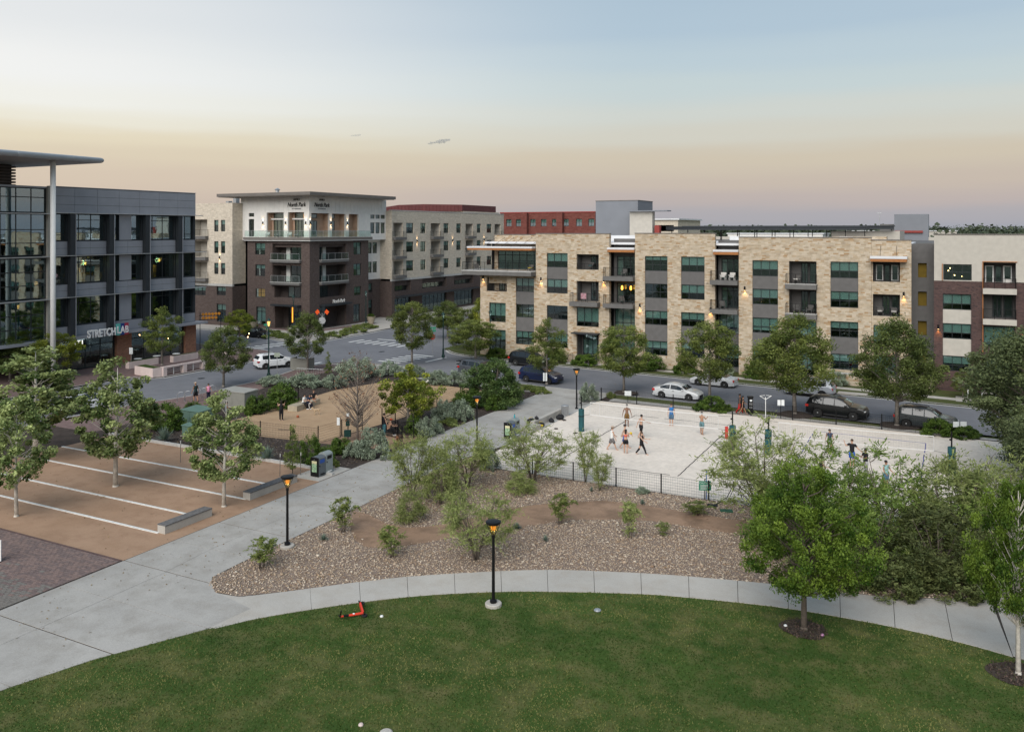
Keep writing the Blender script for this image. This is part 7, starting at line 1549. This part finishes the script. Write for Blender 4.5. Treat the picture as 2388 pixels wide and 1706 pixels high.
# ---------------------------------------------------------------- people
SKIN=[M('skin_light',(.50,.30,.21),.6,.06,9),M('skin_tan',(.36,.19,.115),.6,.06,9),M('skin_brown',(.20,.10,.06),.6,.06,9)]
HAIR={'black':M('hair_black',(.015,.012,.011),.6,.1,20),'brown':M('hair_brown',(.06,.035,.02),.6,.15,20),'cap':M('cap_cloth',(.5,.08,.03),.8,.1,9),'white':M('cap_white',(.6,.6,.6),.8,.05,9),'tan':M('cap_tan',(.4,.3,.22),.8,.08,9)}
CL={}
def cloth(n,c):
    if n not in CL: CL[n]=M('cloth_'+n,c,.85,.12,8)
    return CL[n]
eye_m=M('eye_dark',(.01,.01,.01),.3,.0,1)
def skin(name,V,E,Rd,mat,parent,root=0,sub=1):
    me=bpy.data.meshes.new(name); me.from_pydata(V,E,[]); me.materials.append(mat); o=mk(name,me,parent)
    md=o.modifiers.new('skin','SKIN'); md.use_smooth_shade=True; md.branch_smoothing=.3
    if not me.skin_vertices: return o
    sv=me.skin_vertices[0].data
    for i,r in enumerate(Rd): sv[i].radius=(r,r) if not hasattr(r,'__len__') else r; sv[i].use_root=(i==root)
    s=o.modifiers.new('subsurf','SUBSURF'); s.levels=sub; s.render_levels=sub
    return o
def person(pos,face,label,H=1.75,sk=1,top=None,bot=('shorts',(.02,.02,.02)),hair='brown',long=False,legs=((0,0),(0,0)),arms=((8,6,12),(8,6,12)),lean=0,sit=0,z=0,shoes=None,cap=None,sleeve=True,topname=None,head=0,group=None,band=None):
    """legs: (swing, knee) per side; arms: (forward, out, elbow) per side, degrees; facing +Y before turning"""
    o=thing('person',label,'person',(*pos,z),R(face),group); k=H/1.75
    hz=.92*k; V=[];E=[];Rr=[]
    def v(p,r,c=None):
        V.append(tuple(p)); Rr.append(r); i=len(V)-1
        if c is not None: E.append((c,i))
        return i
    le=R(lean); up=Vector((0,math.sin(le),math.cos(le))); P0=Vector((0,0,hz))
    pel=v(P0,.118*k); sp=v(P0+up*.2*k,.105*k,pel); ch=v(P0+up*.40*k,.125*k,sp); nb_=v(P0+up*.52*k,.072*k,ch); nk=v(P0+up*.585*k,.052*k,nb_)
    hd=P0+up*.585*k+Vector((0,.02*k+math.sin(le)*.05,.10*k)); h1=v(hd-Vector((0,0,.02*k)),.078*k,nk); h2=v(hd+Vector((0,-.01,.06*k)),.088*k,h1); h3=v(hd+Vector((0,-.01,.115*k)),.055*k,h2); v(hd+Vector((0,.095*k,.01*k)),.017*k,h1)
    J={}
    for si,s in enumerate((-1,1)):
        sw,kn=legs[si]; a=R(sw); 
        hip=P0+Vector((s*.09*k,0,-.06*k))
        if sit: a=R(82)
        knee=hip+Vector((s*.02*k,math.sin(a),-math.cos(a)))*.42*k; b=a-R(kn) if not sit else R(5-kn)
        ank=knee+Vector((0,math.sin(b),-math.cos(b)))*.40*k
        J[s]=[hip,knee,ank]
        i=v(hip,.088*k,pel); i=v((hip+knee)/2,.078*k,i); i=v(knee,.056*k,i); i=v(knee.lerp(ank,.35),.054*k,i); i=v(ank,.038*k,i); toe=ank+Vector((s*.03,.17*k,-.035*k)); i=v(ank+Vector((0,.05*k,-.03*k)),.042*k,i); v(toe,.03*k,i)
        fw,out,el=arms[si]; sh=P0+up*.47*k+Vector((s*.19*k,0,0)); fa,oa=R(fw),R(out)
        d=Vector((s*math.sin(oa),math.sin(fa)*math.cos(oa),-math.cos(fa)*math.cos(oa))); elb=sh+d*.29*k
        f2_=R(fw+el); d2=Vector((s*math.sin(oa)*.6,math.sin(f2_)*math.cos(oa),-math.cos(f2_)*math.cos(oa))).normalized(); wr_=elb+d2*.25*k
        J[('a',s)]=[sh,elb,wr_]
        i=v(sh,.058*k,ch); i=v((sh+elb)/2,.047*k,i); i=v(elb,.038*k,i); i=v(elb.lerp(wr_,.4),.036*k,i); i=v(wr_,.024*k,i); palm=wr_+d2*.07*k; pi=v(palm,(.034*k,.02*k),i)
        side=d2.cross(Vector((s,0,0))); side=side.normalized() if side.length>.01 else Vector((0,1,0))
        for q,(off,L_) in enumerate(((-.03,.07),(-.011,.082),(.009,.078),(.028,.064))):
            bs=palm+d2*.03*k+side*off*k; m_=bs+d2*L_*.55*k; j=v(bs+d2*.015*k,.009*k,pi); j=v(m_,.0085*k,j); v(m_+(d2*.8-Vector((s*.5,0,0))).normalized()*L_*.45*k,.007*k,j)
        tb=palm-side*.035*k-d2*.02*k; j=v(tb,.011*k,pi); v(tb+(d2-side*.6).normalized()*.055*k,.009*k,j)
    mn=min(J[-1][2].z,J[1][2].z)-.07*k if not sit else 0
    dz=-mn if not sit else (.46-hz+.10*k)
    V=[(p[0],p[1],p[2]+dz) for p in V]; D=Vector((0,0,dz))
    b=skin('body',V,E,Rr,SKIN[sk],o,pel)
    hc=hd+D
    hm=HAIR[hair]; mb=MB().sph(hc+Vector((0,-.022*k,.055*k)),(.098*k,.108*k,.098*k),12,8)
    if long: mb.sph(hc+Vector((0,-.085*k,-.06*k)),(.075*k,.05*k,.17*k),10,6)
    hr=ob('hair',mb,hm,b,smooth=True)
    if cap: ob('cap',MB().sph(hc+Vector((0,-.015*k,.085*k)),(.105*k,.113*k,.085*k),12,8).box(-.07*k+hc.x,.07*k+hc.x,hc.y+.07*k,hc.y+.18*k,hc.z+.075*k,hc.z+.09*k),HAIR[cap],b,smooth=False)
    if band: ob('headband',MB().lathe([(.107*k,-.02),(.112*k,0),(.107*k,.02)],14,hc+Vector((0,-.02*k,.045*k))),band,b)
    ob('eyes',MB().sph(hc+Vector((-.03*k,.078*k,.03*k)),.011*k,6,4).sph(hc+Vector((.03*k,.078*k,.03*k)),.011*k,6,4),eye_m,b)
    ob('ears',MB().sph(hc+Vector((-.085*k,-.01,.02*k)),(.014*k,.025*k,.03*k),6,4).sph(hc+Vector((.085*k,-.01,.02*k)),(.014*k,.025*k,.03*k),6,4),SKIN[sk],b)
    rt=Vector((1,0,0)); fwd=up.cross(rt)*-1
    def loft(mb,secs,n=14):
        vs=[c+rt*(a*math.cos(2*math.pi*i/n))+fwd*(d*math.sin(2*math.pi*i/n)) for c,a,d in secs for i in range(n)]
        fs=[(r_*n+i,r_*n+(i+1)%n,(r_+1)*n+(i+1)%n,(r_+1)*n+i) for r_ in range(len(secs)-1) for i in range(n)]+[tuple(range((len(secs)-1)*n,len(secs)*n)),tuple(range(n-1,-1,-1))]
        return mb.add(vs,fs)
    B0=P0+D
    if top:
        if topname=='bra': mb=loft(MB(),[(B0+up*.30*k,.138*k,.125*k),(B0+up*.38*k,.155*k,.142*k),(B0+up*.45*k,.12*k,.11*k)])
        else:
            mb=loft(MB(),[(B0-up*.05*k,.158*k,.145*k),(B0+up*.06*k,.152*k,.138*k),(B0+up*.2*k,.142*k,.128*k),(B0+up*.36*k,.175*k,.145*k),(B0+up*.47*k,.185*k if sleeve else .15*k,.115*k),(B0+up*.535*k,.085*k,.085*k)])
            if sleeve:
                for s in (-1,1):
                    sh,elb,wr_=J[('a',s)]; mb.tube([sh+D-Vector((s*.06*k,0,0)),sh+D,(sh*.4+elb*.6)+D]+([elb+D,wr_+D] if sleeve=='long' else []),[.075*k,.078*k,.066*k]+([.056*k,.045*k] if sleeve=='long' else []),10)
        ob('shirt' if topname!='bra' else 'sports_top',mb,cloth(*top),b,smooth=True)
    if bot[0]!='none':
        f={'shorts':.8,'short':.45,'leggings':1,'pants':1}[bot[0]]; e=1.22 if bot[0]!='leggings' else 1.1
        mb=loft(MB(),[(B0-up*.13*k,.145*k*e/1.1,.12*k*e/1.1),(B0-up*.04*k,.158*k,.138*k),(B0+up*.08*k,.146*k,.13*k)])
        for s in (-1,1):
            hip,knee,ank=J[s]; pts=[hip+D+Vector((-s*.02*k,0,.05*k)),hip.lerp(knee,.15)+D,hip.lerp(knee,min(1,f))+D]; rr_=[.09*k*e,.096*k*e,(.078 if f<1 else .062)*k*e+.01*k]
            if bot[0] in('leggings','pants'): pts+=[knee.lerp(ank,.35)+D,ank.lerp(knee,.04)+D]; rr_+=[.06*k*e,.048*k*e]
            mb.tube(pts,rr_,10)
        ob('shorts' if f<1 else 'trousers',mb,cloth(bot[2] if len(bot)>2 else bot[0]+str(round(sum(bot[1]),3)),bot[1]),b,smooth=True)
    if shoes:
        for s in (-1,1):
            a_=J[s][2]+D; ob('shoe',MB().sph(a_+Vector((s*.015,.06*k,-.035*k)),(.05*k,.14*k,.045*k),8,5),shoes,b,smooth=True)
    return o
shw=M('shoe_white',(.65,.65,.64),.6,.05,6)
vb='people on the volleyball courts'
f0=math.degrees(YAW)
walk=((22,5),(-18,18)); walk2=((-16,20),(24,4)); arm_w=((-20,8,10),(25,10,20))
vp=lambda x,y:g('v',x,y)
person(vp(620,560),f0+180,'shirtless person in brown shorts with a white headband by the court sideline',1.8,2,None,('shorts',(.17,.085,.015),'brown'),'black',arms=((5,22,10),(5,22,10)),legs=((4,4),(-6,6)),band=cloth('white',(.65,.65,.63)),group=vb)
person(vp(1405,548),f0+170,'person in blue T-shirt and blue shorts standing behind the net',1.8,0,('blue',(.03,.14,.36)),('shorts',(.07,.15,.25),'slate'),'brown',arms=((6,10,8),(6,10,8)),legs=((0,3),(0,3)),group=vb)
person(vp(1945,708),f0-40,'shirtless person in teal shorts with head turned near the court side',1.78,1,None,('shorts',(.10,.20,.22),'teal'),'black',arms=((40,5,70),(40,5,70)),legs=((6,5),(-4,5)),band=cloth('white',(.65,.65,.63)),group=vb)
person(vp(870,760),f0-60,'shirtless person in black shorts reaching past the net band',1.82,0,None,('shorts',(.012,.012,.014),'black'),'black',arms=((-25,10,10),(55,12,15)),legs=walk,lean=4,group=vb)
person(vp(355,980),f0-75,'person in a white tank top and grey shorts walking across the sand',1.78,0,('white',(.65,.65,.63)),('shorts',(.16,.15,.15),'grey'),'black',arms=((35,10,15),(12,6,10)),legs=walk2,sleeve=False,cap='tan',lean=3,group=vb)
person(vp(585,950),f0-100,'shirtless person in blue shorts beside the woman in a red top',1.8,0,None,('shorts',(.09,.12,.36),'royal'),'black',arms=((-30,15,10),(50,10,10)),legs=walk,group=vb)
person(vp(600,1035),f0-5,'woman in a coral sports top and black shorts seen from behind',1.7,0,('coral',(.6,.13,.09)),('short',(.012,.012,.018),'black'),'black',True,arms=((30,8,60),(30,8,60)),legs=((2,2),(-5,6)),topname='bra',sleeve=False,group=vb)
person(vp(880,1060),f0-120,'woman in black top and black leggings walking beside a player',1.7,0,('black',(.013,.014,.016)),('leggings',(.013,.014,.016),'black'),'brown',True,arms=((35,12,60),(45,12,20)),legs=((26,4),(-22,16)),sleeve=False,group=vb)
vb2=lambda x,y:g('v2',x,y)
person(vb2(565,775),f0+150,'woman in navy T-shirt and dark red shorts on the second court',1.68,1,('navy',(.02,.035,.07)),('short',(.06,.015,.015),'maroon'),'black',True,arms=((5,10,8),(-5,14,5)),group=vb)
person((-5.55,61.3),f0+140,'person in black T-shirt and bright blue shorts raising a hand',1.82,0,('black',(.013,.014,.016)),('shorts',(.015,.09,.5),'bluebright'),'brown',arms=((20,45,-60),(70,25,100)),group=vb)
person((-4.55,59.4),f0+100,'person in black T-shirt with arms crossed behind a willow',1.75,2,('black',(.013,.014,.016)),('pants',(.3,.3,.3),'pale'),'black',arms=((30,10,80),(30,10,80)),group=vb)
person((-6.9,56.2),f0-90,'person in black seen from the side, hand to the face, behind willows',1.72,0,('black',(.013,.014,.016)),('short',(.013,.014,.016),'black'),'black',arms=((25,5,125),(20,5,60)),group=vb)
person((-3.2,57.0),f0+200,'person in a pale teal shirt mostly hidden by willows',1.72,1,('palet',(.25,.42,.42)),('shorts',(.1,.2,.3),'slate2'),'black',arms=((20,15,40),(20,15,40)),group=vb)
vbp=vp(640,960); o=thing('volleyball','yellow volleyball held by the player beside the coral-topped woman','ball',(vbp[0]+.22,vbp[1]+.02,1.18)); ob('ball',MB().sph((0,0,0),.105,14,9),M('ball_yellow',(.6,.42,.03),.6,.08,6),o,smooth=True); ob('seam',MB().tube([(.107*math.cos(R(t)),.0,.107*math.sin(R(t))) for t in range(0,361,20)],.004,4),white_met,o)
wc='couple walking on the sidewalk'
person(g('7',1868,372),f0-95,'person in red trousers with a dark backpack walking on the sidewalk',1.78,2,('darkw',(.05,.045,.05)),('pants',(.42,.02,.02),'red'),'black',arms=((25,8,40),(-10,8,10)),legs=walk,cap=None,group=wc)
person(g('7',1890,378),f0-90,'person in black shorts walking on the sidewalk beside the red trousers',1.66,1,('black',(.013,.014,.016)),('short',(.013,.014,.016),'black'),'black',True,arms=((20,8,40),(-15,8,10)),legs=walk2,group=wc)
dp='people in and around the dog run'
person(g('dog',838,1050),f0+15,'woman in black leggings and top holding up a phone in the dog run',1.68,0,('black',(.013,.014,.016)),('leggings',(.013,.014,.016),'black'),'black',True,arms=((45,12,85),(45,12,85)),legs=((1,1),(-2,2)),sleeve=False,shoes=M('shoe_pink',(.55,.38,.34),.7,.1,6),group=dp)
sp_=g('dog',1085,860)
person((sp_[0]+.12,sp_[1]+1.15),f0-105,'seated person in a white T-shirt on the stone block',1.7,0,('white',(.65,.65,.63)),('pants',(.012,.012,.014),'black'),'black',True,arms=((35,8,60),(35,8,60)),sit=1,lean=12,shoes=shw,group=dp)
person((sp_[0]+.35,sp_[1]+1.5),f0-125,'seated person in a dark shirt reaching to the spotted dog',1.78,1,('navy',(.02,.035,.07)),('pants',(.012,.013,.03),'ink'),'black',arms=((45,8,20),(45,8,25)),sit=1,lean=25,shoes=shw,group=dp)
s2_=g('dog',1480,745)
person((s2_[0]-.35,s2_[1]+.5),f0-150,'seated person in black top and rust trousers on the far stone block',1.7,0,('black',(.013,.014,.016)),('pants',(.24,.10,.06),'rust'),'brown',True,arms=((30,8,40),(30,8,40)),sit=1,lean=8,group=dp)
person(g('gate',505,1235),f0-60,'person in black top and teal trousers standing by the dog run gate',1.78,0,('black',(.013,.014,.016)),('pants',(.04,.12,.14),'tealp'),'black',arms=((60,20,20),(10,8,10)),group=dp)
person(g('gate',585,1225),f0-70,'shirtless person in an orange cap crouching at the gate',1.7,0,('sand',(.5,.3,.2)),('pants',(.012,.012,.014),'black'),'brown',arms=((40,10,50),(40,10,50)),sit=1,lean=22,cap='cap',shoes=shw,group=dp)
person((-54.6,52.8),f0-60,'person in a grey shirt seated behind the green bushes',1.72,1,('greyt',(.16,.18,.19)),('pants',(.05,.05,.06),'dk'),'black',arms=((20,8,30),(20,8,30)),sit=1,group=dp)
bk='couple by the bike racks'
person(g('5',1372,470),f0+60,'person in a dark graphic shirt and tan cap walking past the bike racks',1.8,1,('dkteal',(.012,.03,.03)),('shorts',(.012,.012,.014),'black'),'brown',cap='tan',arms=((15,10,10),(-10,10,10)),legs=((12,4),(-10,8)),shoes=shoe,group=bk)
person(g('5',1462,462),f0-150,'person in a pink top standing near the bike racks',1.6,1,('pink',(.6,.25,.36)),('pants',(.02,.02,.05),'ink'),'black',arms=((15,10,60),(15,10,60)),group=bk)
def dog(pos,rz,label,c,c2=None,s=1.0,tailup=True):
    o=thing('dog',label,'dog',(*pos,.012),R(rz)); V=[];E=[];Rr=[]
    def v(p,r,k=None):
        V.append(tuple(x*s for x in p)); Rr.append(r*s)
        if k is not None: E.append((k,len(V)-1))
        return len(V)-1
    c0=v((.18,0,.46),.115); b=v((-.02,0,.47),.098,c0); b2=v((-.22,0,.48),.088,b); n=v((.30,0,.56),.07,c0); h=v((.38,0,.66),.065,n); h2=v((.44,0,.66),.055,h); v((.54,0,.63),.032,h2)
    t=v((-.32,0,.54),.028,b2); t=v((-.40,0,.66 if tailup else .45),.02,t); v((-.38,0,.78 if tailup else .36),.013,t)
    for y in (-.07,.07):
        i=v((.20,y,.34),.05,c0); i=v((.19,y,.18),.03,i); i=v((.20,y,.03),.025,i); v((.24,y,.025),.022,i)
        i=v((-.20,y,.38),.062,b2); i=v((-.15,y,.27),.04,i); i=v((-.26,y,.15),.026,i); i=v((-.24,y,.03),.022,i); v((-.20,y,.025),.02,i)
        v((.37,y*.75,.745),.018,h)
    bd_=skin('body',V,E,Rr,c,o,0)
    ob('nose',MB().sph((.575*s,0,.635*s),.015*s,6,4),eye_m,bd_); ob('eyes',MB().sph((.45*s,.035*s,.69*s),.01*s,6,4).sph((.45*s,-.035*s,.69*s),.01*s,6,4),eye_m,bd_)
    if c2:
        for i,(x,y,z,r) in enumerate(((0,.085,.5,.07),(-.2,-.07,.52,.06),(.1,-.09,.48,.06),(.4,.05,.68,.04),(-.05,0,.56,.06))): ob('spot',MB().sph((x*s,y*s,z*s),(r*s,.03*s,r*s*.8),8,5),c2,bd_,smooth=True)
fw_=M('fur_white',(.6,.58,.53),.9,.08,20,.3); fk=M('fur_black',(.02,.02,.02),.9,.1,20,.3); ft=M('fur_tan',(.45,.33,.21),.9,.15,14,.3); fr2=M('fur_rust',(.22,.09,.04),.9,.15,14,.3)
dog(g('dog',1400,810),160,'white dog with black spots greeting the seated people',fw_,fk,1.0); dog(g('dog',1560,935),-130,'tan dog sniffing the dog run ground',ft,None,.95); dog((-47.4,72.6),20,'white dog at the far end of the dog run',fw_,None,.9,False); dog(g('gate',790,1440),-60,'rust coloured dog in the gate area beside the capped person',fr2,None,1.1,False)
# ---------------------------------------------------------------- fallen electric scooter on the lawn
red=M('scooter_red',(.62,.05,.025),.4,.08,6); sc0=g('sc',400,960); e1=g('sc',1330,800); e2=g('sc',1180,430)
so2=thing('electric_scooter','red electric scooter lying on its side on the lawn','scooter',(*e1,.03)); x0,y0=e1
h_=Vector((sc0[0]-x0,sc0[1]-y0,.05)); d_=Vector((e2[0]-x0,e2[1]-y0,.12))
ob('steering_column',MB().tube([(0,0,.1),h_*.55+Vector((0,0,.07)),h_*.97+Vector((0,0,.06))],[.055,.05,.035],8),red,so2); ob('column_sleeve',MB().tube([h_*.62+Vector((0,0,.07)),h_*.85+Vector((0,0,.07))],.048,8),blackm,so2)
pr_=Vector((-h_.y,h_.x,0)).normalized(); ob('handlebar',MB().tube([h_+pr_*.28+Vector((0,0,.42)),h_+Vector((0,0,.06)),h_-pr_*.26+Vector((0,0,.0))],.028,7),blackm,so2)
dn=d_.normalized(); sd_=Vector((-dn.y,dn.x,0)); mb=MB()
vs=[]
for t in (.05,.85):
    for a,b in ((.02,-.02),(.02,.14),(-.05,.14),(-.05,-.02)): vs.append(dn*d_.length*t+sd_*a+Vector((0,0,b)))
mb.add(vs,[(0,1,2,3),(4,5,6,7),(0,1,5,4),(1,2,6,5),(2,3,7,6),(3,0,4,7)]); ob('deck',mb,red,so2)
for c_,nm in ((Vector((.12,-.05,.05)),'wheel'),(dn*d_.length*.88-sd_*.1+Vector((0,0,.05)),'wheel')): w_=ob(nm,MB().lathe([(.06,-.03),(.12,-.03),(.125,0),(.12,.03),(.06,.03)],14),rubber,so2,tuple(c_)); ob('hub',MB().lathe([(.055,-.03),(.055,.03)],10),alum,w_)
ob('battery_badge',MB().sph(h_*.4+Vector((0,0,.12)),(.06,.05,.02),8,5),white_met,so2); ob('fender',MB().tube([dn*d_.length*.8+Vector((0,0,.12)),dn*d_.length*1.05+Vector((0,0,.08))],.035,6),blackm,so2)
# ---------------------------------------------------------------- two small clouds
def cloud(px,py,w,h,label,seed):
    F=2600.0; x=(px-PCX)/FPX*F; zc=CAMH+(PYH-py)/FPX*F; u=x*CA-F*SA; v=x*SA+F*CA
    q=random.Random(seed); mb=MB(); ww=w/FPX*F; hh=h/FPX*F
    for i in range(26):
        t=-.5+i/25; mb.sph((CA*ww*t,SA*ww*t+q.uniform(-3,3),hh*(t*.5+q.uniform(-.12,.12))),(ww*q.uniform(.07,.12),ww*.1,hh*q.uniform(.2,.36)*(1.05-1.7*abs(t-.1))),10,6)
    o=tag(ob('cloud',mb,cm_,None,(u,v,zc)),label,'cloud'); return o
cm_=bpy.data.materials.new('cloud_vapour'); cm_.use_nodes=True; nt=cm_.node_tree; nt.nodes.remove(nt.nodes['Principled BSDF']); pv=nt.nodes.new('ShaderNodeVolumePrincipled'); pv.inputs['Density'].default_value=.07; pv.inputs['Color'].default_value=(.36,.42,.52,1); nt.links.new(pv.outputs[0],nt.nodes['Material Output'].inputs['Volume'])
cloud(1023,331,48,16,'small dark grey cloud above the corner apartment roof',1); cloud(829,316,26,7,'tiny wisp of grey cloud left of the larger one',2)
